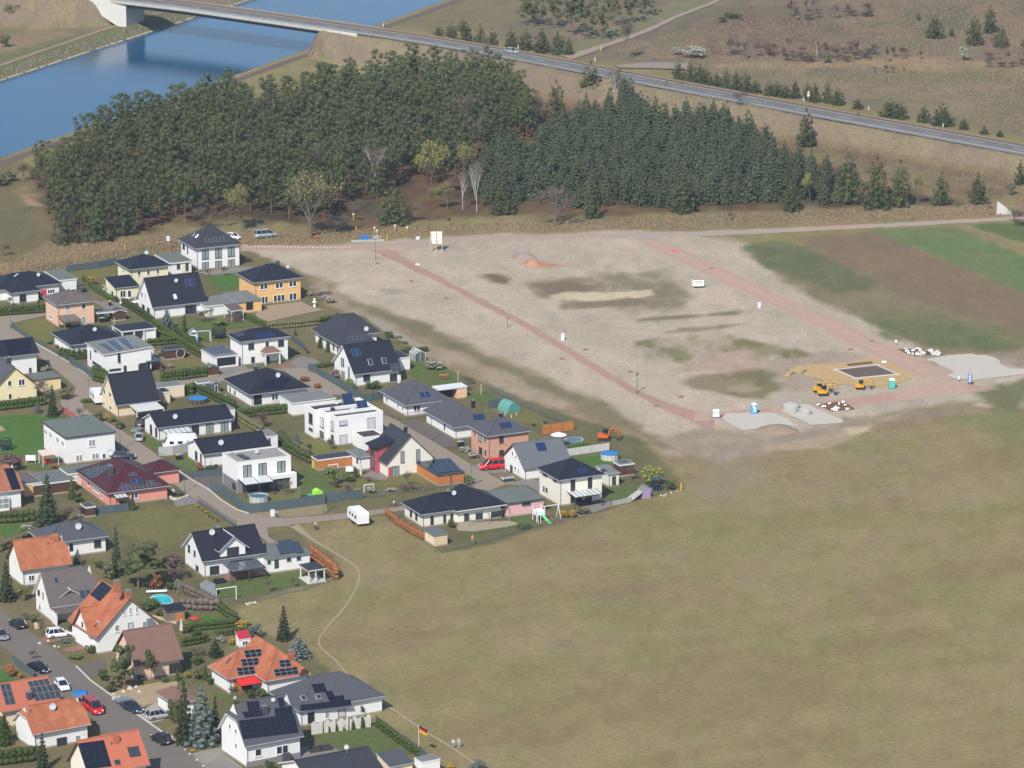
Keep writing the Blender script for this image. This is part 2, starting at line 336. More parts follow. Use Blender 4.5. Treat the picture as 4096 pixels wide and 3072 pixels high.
lz([(1860,690),(2020,680),(2160,720),(2160,750),(2030,757),(1940,735)],(104,112,76),soft=3,jit=4,rag=.3)
lz([(1960,755),(2020,760),(2050,790),(1990,790)],(160,140,122),soft=1.2,jit=1.5,rag=.4)
lz([(2110,850),(2160,830),(2230,810),(2230,900),(2160,890)],(118,116,82),soft=2,jit=2)
lz([(2060,905),(2230,880),(2230,1010),(2180,960)],(130,128,86),soft=2.5,jit=3)
lz([(2100,770),(2150,765),(2230,752),(2230,800),(2160,790)],(150,132,118),soft=1.5,jit=2,rag=.3)
VILL=[(-30,600),(90,572),(380,520),(540,540),(660,590),(700,660),(800,690),(900,770),(1180,880),(1330,930),(1400,960),(1480,1050),(1220,1130),(1000,1190),(950,1192),(830,1115),(640,1130),(660,1160),(720,1200),(735,1240),(500,1310),(520,1340),(690,1420),(790,1550),(930,1640),(940,1700),(-60,1700)]
lz(VILL,(122,112,82),soft=.8,jit=1,js=3,c2=(108,104,72))
lz([(470,1110),(560,1130),(650,1135),(520,1160),(420,1180),(330,1180),(230,1130),(250,1110),(420,1085)],(128,116,78),soft=1,jit=1,c2=(118,112,72))
GREENS=[]
def ground_colour(x,y):
 x=np.asarray(x,float);y=np.asarray(y,float)
 ug=x*UD.x+y*UD.y;vg=x*VD.x+y*VD.y
 n1=fbm(x/38+3,y/38,4);n2=fbm(x/7+31,y/16+5,4);n3=fbm(x*.45+70,y*.22,3)
 st=fbm(ug/30+9,vg/5+2,4)
 A_=np.array(rgb(147,132,98));B_=np.array(rgb(138,130,88));C_=np.array(rgb(141,121,90))
 w=sp(.40,.60,.34*n1+.36*n2+.30*st+.01)[...,None]
 col=A_*(1-w)+B_*w
 w2=(sp(.47,.64,.6*fbm(x/16+50,y/26+8,4)+.4*st)*.75)[...,None]
 col=col*(1-w2)+C_*w2
 e=(fbm(x/2.2+11,y/5+5,3)-.5)
 for(P,c,soft,jit,js,op,rag,c2)in LAY:
  xs=[p[0]for p in P];ys=[p[1]for p in P];mg=soft+jit+1
  sel=(x>min(xs)-mg)&(x<max(xs)+mg)&(y>min(ys)-mg*2.5)&(y<max(ys)+mg*2.5)
  if not sel.any():continue
  px,py=x[sel],y[sel]
  d=poly_sd(px,py,P)+(fbm(px/js+40,py/(js*1.6),4)-.5)*2*jit*1.6
  a=sp(-soft,soft,d)*op
  if rag>0:a=a*(1-rag*1.0+rag*sp(.40,.58,fbm(px/3.2+7,py/7+3,4)))
  cc=np.array(rgb(*c))*np.ones((len(px),1))
  if c2 is not None:
   t=sp(.40,.60,fbm(px/11+90,py/17+4,4))[:,None];cc=cc*(1-t)+np.array(rgb(*c2))*t
  a=a[:,None];col[sel]=col[sel]*(1-a)+cc*a
 hh=height(x,y);br=(sp(.6,1.8,hh)*.85)[...,None];cb_=np.array(rgb(134,119,104));cb2=np.array(rgb(140,126,102));t=sp(.4,.6,n2)[...,None];col=col*(1-br)+(cb_*(1-t)+cb2*t)*br
 col=col*(1+.22*(n3-.5)+.14*e+.16*(fbm(x/4.5+60,y/9,3)-.5))[...,None]
 return col
def vcol_mat(name,rough=.95,bump=.0,fine=.20):
 m=bpy.data.materials.new(name);m.use_nodes=True;t=m.node_tree;b=t.nodes['Principled BSDF']
 b.inputs['Roughness'].default_value=rough;b.inputs['Specular IOR Level'].default_value=.15
 a=t.nodes.new('ShaderNodeVertexColor');a.layer_name='Col'
 tc=t.nodes.new('ShaderNodeTexCoord')
 src=a.outputs[0]
 for sc,am in((1.1,fine),(4.5,fine*.8)):
  nz=t.nodes.new('ShaderNodeTexNoise');nz.inputs['Scale'].default_value=sc;nz.inputs['Detail'].default_value=4;nz.inputs['Roughness'].default_value=.7
  t.links.new(tc.outputs['Object'],nz.inputs['Vector'])
  mr=t.nodes.new('ShaderNodeMapRange');mr.inputs[1].default_value=.3;mr.inputs[2].default_value=.7
  mr.inputs[3].default_value=1-am;mr.inputs[4].default_value=1+am
  t.links.new(nz.outputs['Fac'],mr.inputs[0])
  vm=t.nodes.new('ShaderNodeVectorMath');vm.operation='SCALE'
  t.links.new(src,vm.inputs[0]);t.links.new(mr.outputs[0],vm.inputs['Scale']);src=vm.outputs[0]
 t.links.new(src,b.inputs['Base Color']);return m
GM=vcol_mat('soil_and_grass')
def set_cols(me,col):
 ca=me.color_attributes.new('Col','FLOAT_COLOR','POINT')
 c4=np.ones((len(me.vertices),4),np.float32);c4[:,:3]=col;ca.data.foreach_set('color',c4.ravel())
def grid_mesh(name,xs,ys):
 X,Y=np.meshgrid(xs,ys);Z=height(X,Y);nx,ny=len(xs),len(ys)
 co=np.stack([X,Y,Z],-1).reshape(-1,3).astype(np.float32)
 i=np.arange((ny-1)*(nx-1));r=i//(nx-1);c=i%(nx-1);a=r*nx+c
 q=np.stack([a,a+1,a+nx+1,a+nx],-1).astype(np.int32)
 me=bpy.data.meshes.new(name);me.vertices.add(len(co));me.vertices.foreach_set('co',co.ravel())
 me.loops.add(q.size);me.loops.foreach_set('vertex_index',q.ravel());me.polygons.add(len(q))
 me.polygons.foreach_set('loop_start',np.arange(len(q),dtype=np.int32)*4)
 me.polygons.foreach_set('use_smooth',np.ones(len(q),bool))
 me.update(calc_edges=True);me.materials.append(GM)
 set_cols(me,ground_colour(co[:,0],co[:,1]));return me
ys=[590.0]
while ys[-1]<1500:ys.append(ys[-1]+.62+max(0,ys[-1]-620)*.0011)
xs=np.arange(-205,205.1,.72)
ground=link(bpy.data.objects.new('ground',grid_mesh('ground',xs,np.array(ys))))
tag(ground,'meadow, building land, heath and canal banks of the plain',kind='structure')
mb=MB();B0=9000
x0,x1,y0,y1=-204.5,204.4,590.5,ys[-1]-.5
for q in(((-B0,-B0),(B0,-B0),(B0,y0),(-B0,y0)),((-B0,y1),(B0,y1),(B0,2*B0),(-B0,2*B0)),((-B0,y0),(x0,y0),(x0,y1),(-B0,y1)),((x1,y0),(B0,y0),(B0,y1),(x1,y1))):
 mb.face([(p[0],p[1],-.6 if p[1]<1000 else-.9)for p in q])
tag(mb.bd('surrounding_land',mat('distant_fields',rgb(134,124,92),.95,noise=.2,nscale=.02,c2=rgb(124,122,84))),'fields all around',kind='structure')
# sheets and strips on the ground
def jitter_poly(P,step=1.2,j=.15):
 out=[]
 n=len(P)
 for i in range(n):
  a,b=Vector(P[i]),Vector(P[(i+1)%n]);k=max(1,int((b-a).length/step))
  for q in range(k):
   p=a+(b-a)*(q/k);out.append(Vector((p.x+random.uniform(-j,j),p.y+random.uniform(-j,j),0)))
 return out
def sheet(name,P,m,z=.03,j=.0,label=None,kind='structure',thick=.0,drape=False):
 P=jitter_poly(P,1.2,j)if j>0 else[Vector(p)for p in P]
 ar=sum(P[i].x*P[(i+1)%len(P)].y-P[(i+1)%len(P)].x*P[i].y for i in range(len(P)))
 if ar<0:P=P[::-1]
 mb=MB()
 if thick>0:mb.prism([(p.x,p.y)for p in P],z-thick,z)
 else:mb.face([(p.x,p.y,(float(height(p.x,p.y))if drape else 0)+z)for p in P])
 return tag(mb.bd(name,m),label,kind=kind)
def rsm(P,n):
 P=[Vector(p)for p in P];L=[0]
 for i in range(1,len(P)):L.append(L[-1]+(P[i]-P[i-1]).length)
 out=[]
 for k in range(n):
  t=L[-1]*k/(n-1);i=1
  while i<len(P)-1 and L[i]<t:i+=1
  a=(t-L[i-1])/max(1e-9,L[i]-L[i-1]);out.append(P[i-1].lerp(P[i],a))
 return out
def smooth(P,it=2):
 for _ in range(it):
  Q=[P[0]]
  for i in range(len(P)-1):Q+=[P[i].lerp(P[i+1],.25),P[i].lerp(P[i+1],.75)]
  Q.append(P[-1]);P=Q
 return P
def strip(name,Lp,Rp,c,label,n=160,m=9,z=.04,edge=True,jit=.5,c2=None,drape=False,fine=.1,kind='structure',ruts=None,keepz=False):
 Lr=rsm(smooth([Vector(p)for p in Lp]),n);Rr=rsm(smooth([Vector(p)for p in Rp]),n)
 V=np.zeros((n,m,3))
 for i in range(n):
  ja=(float(fbm(np.array([Lr[i].x/2.5]),np.array([Lr[i].y/3.5]))[0])-.5)*2*jit
  jb=(float(fbm(np.array([Rr[i].x/2.5+9]),np.array([Rr[i].y/3.5]))[0])-.5)*2*jit
  w=(Rr[i]-Lr[i]).length or 1
  for k in range(m):
   t=k/(m-1);t=t+(ja/w)*(1-t)-(jb/w)*t
   p=Lr[i].lerp(Rr[i],t);V[i,k]=(p.x,p.y,p.z)
 X=V[...,0];Y=V[...,1]
 H=V[...,2]if keepz else(height(X,Y)if drape else np.zeros_like(X))
 cross=np.abs(np.linspace(-1,1,m))
 Zz=H+z-(.0 if keepz else .03)*(cross>.99)
 me_v=np.stack([X,Y,Zz],-1).reshape(-1,3)
 f=[(i*m+k,i*m+k+1,(i+1)*m+k+1,(i+1)*m+k)for i in range(n-1)for k in range(m-1)]
 me=bpy.data.meshes.new(name);me.from_pydata([tuple(p)for p in me_v],[],f)
 if sum(p.normal.z for p in me.polygons[:5])<0:me.flip_normals()
 col=np.array(rgb(*c))*np.ones((n*m,3));x=me_v[:,0];y=me_v[:,1]
 if c2 is not None:
  t=sp(.42,.58,fbm(x/9+20,y/14,4))[:,None];col=col*(1-t)+np.array(rgb(*c2))*t
 if ruts is not None:
  k=np.tile(np.linspace(-1,1,m),n);w=(np.exp(-((np.abs(k)-.45)/.16)**2)*.8)[:,None]
  col=col*(1-w)+np.array(rgb(*ruts))*w
 if edge:
  g=ground_colour(x,y);k=np.tile(cross,n);e=sp(.62,1.0,k+(fbm(x/1.5,y/3,3)-.5)*.5)[:,None];col=col*(1-e)+g*e
 set_cols(me,col);me.materials.append(vcol_mat(name+'_surface',fine=fine))
 return tag(link(bpy.data.objects.new(name,me)),label,kind=kind)
def zz(l,z=.0):return[at('Z',p,z)for p in l]
strip('track',zz([(2250,463),(2150,470),(1800,487),(1500,499),(1200,505),(1000,508),(830,525),(700,531),(520,527)]),zz([(2250,471),(2150,479),(1800,498),(1500,513),(1200,518),(1000,522),(880,538),(700,544),(520,545)]),(184,158,146),'reddish gravel track behind the building land',n=300,drape=True,z=.06,c2=(176,160,150))
strip('site_road',zz([(780,536),(830,556),(960,617),(1100,692),(1210,756),(1350,845),(1450,895),(1540,935)]),zz([(862,540),(884,562),(975,610),(1110,680),(1235,752),(1360,832),(1450,873),(1545,896)]),(184,146,132),'red crushed-brick site road along the village side',n=220,c2=(174,142,132),ruts=(178,146,134),jit=.8)
strip('site_road',zz([(1360,518),(1480,577),(1600,633),(1750,703),(1850,758),(1965,815)]),zz([(1440,516),(1540,566),(1660,622),(1800,683),(1960,757),(2120,824)]),(196,162,146),'pinkish site road along the fields',n=200,c2=(188,162,148),ruts=(184,156,142),z=.045,jit=.8)
strip('site_road',zz([(1500,893),(1620,886),(1760,868),(1860,855),(1940,842),(1990,812)]),zz([(1500,912),(1640,899),(1780,884),(1900,872),(2030,858),(2170,842)]),(194,164,150),'pinkish site road joining the two others at the lower end',n=160,c2=(188,152,138),z=.052,jit=.8)
strip('footpath',smooth(zz([(618,1134),(660,1160),(720,1195),(765,1222),(776,1240),(768,1270),(745,1310),(700,1358),(684,1382),(692,1402),(722,1425),(745,1455),(800,1500),(870,1550),(930,1590),(985,1622),(1030,1655),(1060,1680)]),2),smooth(zz([(650,1134),(672,1160),(726,1193),(772,1220),(781,1240),(773,1271),(750,1312),(704,1360),(688.5,1382),(696,1401),(726,1423),(749,1453),(804,1498),(874,1547),(934,1587),(989,1619),(1034,1652),(1064,1677)]),2),(172,152,130),'narrow trodden footpath winding through the meadow',n=420,m=5,jit=.12,z=.05)
def street(name,P,m,label,z=.05):return sheet(name,P,m,z,0,label)
PAVE=mat('street_paving',rgb(160,146,134),.9,noise=.06,nscale=.5,c2=rgb(152,138,126))
ASPH=mat('street_asphalt',rgb(126,118,113),.9,noise=.07,nscale=.4,c2=rgb(120,113,108))
PAVG=mat('driveway_paving',rgb(138,132,130),.9,noise=.08,nscale=.6)
PAVD=mat('dark_driveway_paving',rgb(112,102,98),.9,noise=.08,nscale=.6)
PAVR=mat('reddish_paving',rgb(146,112,98),.9,noise=.1,nscale=.6)
SAND=mat('sandy_soil',rgb(176,154,128),.95,noise=.12,nscale=.6)
LAWN=mat('lawn',rgb(88,106,54),.95,noise=.16,nscale=.8,c2=rgb(98,108,60))
LAWNB=mat('fresh_lawn',rgb(74,112,44),.95,noise=.12,nscale=.8,c2=rgb(84,114,52))
LAWND=mat('dry_lawn',rgb(124,116,66),.95,noise=.14,nscale=.8,c2=rgb(108,110,62))
street('village_street',pts('A',[(-60,1318),(580,1272),(600,1300),(150,1400),(130,1450)],'C',[(450,232),(880,476),(1190,690),(1330,760),(1300,900),(1170,930),(1050,1000),(1050,1050),(1220,1160)],'I',[(1520,215),(1690,330),(2020,560)],'H',[(210,475),(520,690),(740,815),(900,950),(1100,1075),(1250,1120),(1450,1165),(1700,1180),(2230,1140)],'F',[(890,1398),(1330,1338),(1330,1405),(1130,1420),(870,1468),(640,1500),(-30,1570)],'H',[(1900,1262),(1700,1285),(1480,1300),(1500,1420),(1600,1480),(1500,1500),(1300,1330),(1130,1290),(1000,1215),(620,980),(480,890),(270,720),(100,590)],'I',[(1700,600),(1530,500),(1400,200)],'C',[(930,1180),(790,1095),(765,960),(930,880),(960,790),(740,600),(450,360)],'A',[(200,1640),(-60,1620)]),PAVE,'pale paved village street')
street('side_street',pts('D',[(-90,775),(-60,722),(540,658),(735,640),(800,560),(1480,556),(1840,532),(1850,590)],'E',[(200,930),(500,1108),(770,1290),(1060,1440)],'F',[(1240,262),(1640,498),(1840,618),(2212,845)],'G',[(440,1072),(260,1140),(100,1112)],'F',[(2130,960),(1720,745),(1380,440),(1050,380)],'E',[(640,1215),(300,1190)],'D',[(1600,790),(1000,690),(600,730),(250,770)]),PAVE,'pale paved side street between the houses',z=.045)
street('asphalt_street',pts('J',[(-60,980),(60,1110),(470,1420),(720,1590)],'K',[(960,372),(1150,560),(1400,742),(1740,992),(2212,1320)],'M',[(450,1470),(720,1700)],'K',[(1950,1760),(1320,1240),(1180,1050),(940,800),(780,790),(560,560),(400,490),(150,215)],'J',[(-60,1480)]),ASPH,'grey asphalt street')
# the air
def haze():
 m=bpy.data.materials.new('air');m.use_nodes=True;t=m.node_tree;t.nodes.remove(t.nodes['Principled BSDF'])
 v=t.nodes.new('ShaderNodeVolumePrincipled');v.inputs['Color'].default_value=(.62,.76,1.0,1);v.inputs['Density'].default_value=.6e-4;v.inputs['Anisotropy'].default_value=.0
 t.links.new(v.outputs[0],t.nodes['Material Output'].inputs['Volume'])
 mb=MB();mb.box(-600,-60,-6,600,2600,CAM_H+4);tag(mb.bd('haze',m),'thin blue haze',kind='stuff')
haze()
# water
def water_mat():
 m=bpy.data.materials.new('canal_water');m.use_nodes=True;t=m.node_tree;b=t.nodes['Principled BSDF']
 b.inputs['Base Color'].default_value=(.010,.075,.16,1);b.inputs['Roughness'].default_value=.06;b.inputs['IOR'].default_value=1.33
 tc=t.nodes.new('ShaderNodeTexCoord');mp=t.nodes.new('ShaderNodeMapping');mp.inputs['Scale'].default_value=(1,.5,1)
 nz=t.nodes.new('ShaderNodeTexNoise');nz.inputs['Scale'].default_value=1.6;nz.inputs['Detail'].default_value=5;nz.inputs['Roughness'].default_value=.6
 bp=t.nodes.new('ShaderNodeBump');bp.inputs['Strength'].default_value=.35;bp.inputs['Distance'].default_value=.10
 t.links.new(tc.outputs['Object'],mp.inputs[0]);t.links.new(mp.outputs[0],nz.inputs['Vector']);t.links.new(nz.outputs['Fac'],bp.inputs['Height'])
 t.links.new(bp.outputs[0],b.inputs['Normal']);return m
a0=NEAR0-cdir*420;a1=NEAR0+cdir*900
mb=MB();mb.face([a0-cnor*1,a1-cnor*1,a1+cnor*(CW+1),a0+cnor*(CW+1)])
tag(mb.bd('water',water_mat()),'blue water of the canal',kind='structure')
def along(s,t0,t1,n=40):return[NEAR0+cdir*(t0+(t1-t0)*i/n)+cnor*s for i in range(n+1)]
strip('towpath',along(-6.0,-60,420),along(-9.6,-60,420),(112,100,98),'dark paved towpath on the near canal bank',n=200,m=5,z=.08,drape=True,jit=.2)
strip('bank_track',[at('O',p,-.2)for p in[(-60,428),(100,372),(400,268),(700,168),(960,92),(1150,40)]],[at('O',p,-.2)for p in[(-60,452),(100,394),(400,288),(700,186),(960,106),(1150,52)]],(158,134,124),'reddish track along the far canal bank',n=120,m=5,z=.12,drape=True,jit=.4)
strip('dirt_road',smooth([at('P',p,0)for p in[(1480,345),(1600,325),(1850,250),(2020,190),(2240,85),(2420,20),(2500,-20)]]),smooth([at('P',p,0)for p in[(1560,380),(1650,350),(1880,268),(2060,205),(2240,110),(2440,30),(2540,-20)]]),(168,148,138),'sandy track crossing the heath',n=120,m=5,z=.15,drape=True,jit=.5)
strip('dirt_road',[at('P',p,0)for p in[(1830,420),(1960,400),(2100,395),(2300,400)]],[at('P',p,0)for p in[(1860,436),(1990,440),(2120,442),(2300,450)]],(156,142,136),'paved lay-by behind the highway',n=40,m=5,z=.3,drape=True,jit=.3)
mb=MB();rr=random.Random(5)
for side in(0,1):
 for i in range(2600 if side else 900):
  t=rr.uniform(-40,300);s=(CW-.4+rr.random()*3.8)if side else(.2-rr.random()*1.4)
  p=NEAR0+cdir*t+cnor*s;z=float(height(p.x,p.y));q=rr.uniform(.18,.5)*(1 if side else .7)
  c=[(p.x+rr.uniform(-q,q)*.3+dx*q,p.y+rr.uniform(-q,q)*.3+dy*q,z+dz*q*.8+.05)for dx,dy,dz in((-.6,-.5,-.4),(.6,-.5,-.4),(.5,.6,-.4),(-.5,.5,-.4),(-.4,-.4,.5),(.4,-.3,.45),(.35,.4,.5),(-.4,.35,.4))]
  mb.hexa(c)
tag(mb.bd('riprap',mat('riprap_stone',rgb(140,132,126),.95,noise=.35,nscale=1.2)),'grey riprap stones along the canal banks','stones',kind='stuff')
mb=MB()
for side,s in((1,CW-.15),):
 for i in range(330):
  p=NEAR0+cdir*(-40+i)+cnor*s
  if rr.random()<.8:mb.box(p.x-.5,p.y-.15,WATER_Z-.2,p.x+.35,p.y+.25,WATER_Z+rr.uniform(.15,.32))
tag(mb.bd('bank_edging',mat('pale_edging_stone',rgb(186,172,146),.9,noise=.2)),'pale edging stones at the far water line','stones',kind='stuff')
# the highway
TARM=mat('highway_asphalt',rgb(122,117,116),.9,noise=.05,nscale=.3)
def ribbon(name,o0,o1,z,m,label,i0=0,i1=None,thick=.0,kind='structure',parent=None):
 A_=road_off(o0)[i0:i1];B_=road_off(o1)[i0:i1];mb=MB()
 A_=smooth(A_,1);B_=smooth(B_,1)
 for i in range(len(A_)-1):
  a,b,c,d=A_[i],A_[i+1],B_[i+1],B_[i]
  if thick>0:mb.hexa([(a.x,a.y,a.z+z-thick),(b.x,b.y,b.z+z-thick),(c.x,c.y,c.z+z-thick),(d.x,d.y,d.z+z-thick),(a.x,a.y,a.z+z),(b.x,b.y,b.z+z),(c.x,c.y,c.z+z),(d.x,d.y,d.z+z)])
  else:mb.face([(p.x,p.y,p.z+z)for p in(a,b,c,d)])
 return tag(mb.bd(name,m,parent),label,kind=kind)
ribbon('highway',1.1,7.9,.03,TARM,'two-lane highway on its embankment')
ribbon('road_shoulder',-.3,1.1,.02,mat('pale_shoulder',rgb(168,162,154),.9,noise=.06),'pale shoulder on the near side of the highway')
ribbon('road_shoulder',7.9,8.9,.02,mat('dull_shoulder',rgb(128,116,104),.9,noise=.1),'weedy shoulder on the far side of the highway')
ribbon('pavement',9.0,10.6,.10,mat('tan_path',rgb(160,142,122),.9,noise=.08),'tan cycle path beyond the highway',thick=.2)
ribbon('road_marking',1.25,1.42,.036,M.plasticw,'white edge line of the highway, near side')
ribbon('road_marking',7.6,7.75,.036,M.plasticw,'white edge line of the highway, far side')
def dashes(off):
 P=smooth(road_off(off),1);Q=smooth(road_off(off+.14),1);mb=MB();acc=0
 for i in range(len(P)-1):
  L=(P[i+1]-P[i]).length;n=max(1,int(L/9))
  for k in range(n):
   a,b=k/n,(k+.36)/n
   mb.face([tuple(P[i].lerp(P[i+1],a)+ZV(.037)),tuple(P[i].lerp(P[i+1],b)+ZV(.037)),tuple(Q[i].lerp(Q[i+1],b)+ZV(.037)),tuple(Q[i].lerp(Q[i+1],a)+ZV(.037))])
 tag(mb.bd('road_marking',M.plasticw),'dashed white centre line of the highway',kind='structure')
dashes(4.4)
def guardrail(off,m,mp,label,h=.78,wide=.12,skip=None):
 rt=empty('guardrail',(0,0,0));tag(rt,label,'guardrail','guardrails along the highway')
 P=smooth(road_off(off),1);mb=MB();pm=MB();n=0
 for i in range(len(P)-1):
  a,b=P[i],P[i+1];d=(b-a).normalized();q=Vector((-d.y,d.x,0))*wide/2
  mb.hexa([tuple(a-q+ZV(h-.32)),tuple(b-q+ZV(h-.32)),tuple(b+q+ZV(h-.32)),tuple(a+q+ZV(h-.32)),tuple(a-q+ZV(h)),tuple(b-q+ZV(h)),tuple(b+q+ZV(h)),tuple(a+q+ZV(h))])
 mb.bd('rail',m,rt)
 post=None;k=0
 L=[0]
 for i in range(1,len(P)):L.append(L[-1]+(P[i]-P[i-1]).length)
 t=2.0;i=1
 while t<L[-1]:
  while L[i]<t:i+=1
  p=P[i-1].lerp(P[i],(t-L[i-1])/(L[i]-L[i-1]))
  if-190<p.x<200 and p.y<1600:
   if post is None:
    mm=MB();mm.box(-.06,-.06,-.5,.06,.06,h-.3);post=mm.mesh('post');post.materials.append(mp)
   link(bpy.data.objects.new('post',post),rt).location=p
  t+=4.0
 return rt
guardrail(-.1,M.metal,M.metal,'grey steel guardrail on the near edge of the highway')
guardrail(8.5,mat('rusty_rail',rgb(142,122,104),.8),M.wood,'brownish guardrail between highway and cycle path')
bridge=empty('road_bridge',RP[2]);tag(bridge,'long concrete road bridge crossing the blue canal','bridge')
def wribbon(name,o0,o1,z,thick,m,i0=0,i1=4):
 o=ribbon(name,o0,o1,z,m,None,i0,i1,thick,kind=None,parent=bridge)
 if 'kind' in o:del o['kind']
 o.location=-Vector(RP[2]);return o
BI1=4
wribbon('edge_beam',-.75,-.22,.25,.75,M.concrete)
wribbon('edge_beam',10.7,11.2,.25,.75,M.concrete)
wribbon('deck',-.5,10.9,-.06,.65,M.concrete)
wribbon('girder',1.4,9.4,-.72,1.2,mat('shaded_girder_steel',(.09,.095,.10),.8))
P=smooth(road_off(11.0)[0:4],1);mb=MB();pb=MB()
for i in range(len(P)-1):
 L=(P[i+1]-P[i]).length;n=max(1,int(L/2.2))
 for k in range(n):
  a=P[i].lerp(P[i+1],k/n);b=P[i].lerp(P[i+1],(k+1)/n)
  if abs(a.x)<260:
   mb.bar(a+ZV(.3),a+ZV(1.35),.05);mb.bar(a+ZV(1.35),b+ZV(1.35),.06);mb.bar(a+ZV(.85),b+ZV(.85),.03)
o=mb.bd('railing',M.gutter,bridge);o.location=-Vector(RP[2])
def abut(c0,cs,name='abutment'):
 """concrete abutment: pixel of its face at bank level; cs list of offsets"""
 pass
def road_frame(i,t=.0):
 a,b=RP[i],RP[i+1];p=a.lerp(b,t);d=(b-a);d.z=0;d.normalize();n=Vector((-d.y,d.x,0));n=n if n.y>0 else-n
 return p,d,n
def add_abut(i,t,sgn,label,wing):
 p,d,n=road_frame(i,t);top=p.z-.9;bot=-1.6;mb=MB()
 def W_(a,b,z):q=p+d*a*sgn+n*b;return(q.x,q.y,z)
 mb.hexa([W_(0,-.7,bot),W_(1.6,-.7,bot),W_(1.6,11,bot),W_(0,11,bot),W_(0,-.7,top),W_(1.6,-.7,top),W_(1.6,11,top),W_(0,11,top)]if sgn>0 else[W_(1.6,-.7,bot),W_(0,-.7,bot),W_(0,11,bot),W_(1.6,11,bot),W_(1.6,-.7,top),W_(0,-.7,top),W_(0,11,top),W_(1.6,11,top)])
 for off in(-.95,10.6):
  c=[W_(0,off,bot),W_(wing,off,top-1.5),W_(wing,off+.5,top-1.5),W_(0,off+.5,bot),W_(0,off,top+1.1),W_(wing,off,top+1.1),W_(wing,off+.5,top+1.1),W_(0,off+.5,top+1.1)]
  mb.hexa(c)
 o=mb.bd('abutment',M.concretel,bridge);o.location=-Vector(RP[2]);return o
add_abut(2,.975,1,'',11)
add_abut(1,.93,-1,'',12)
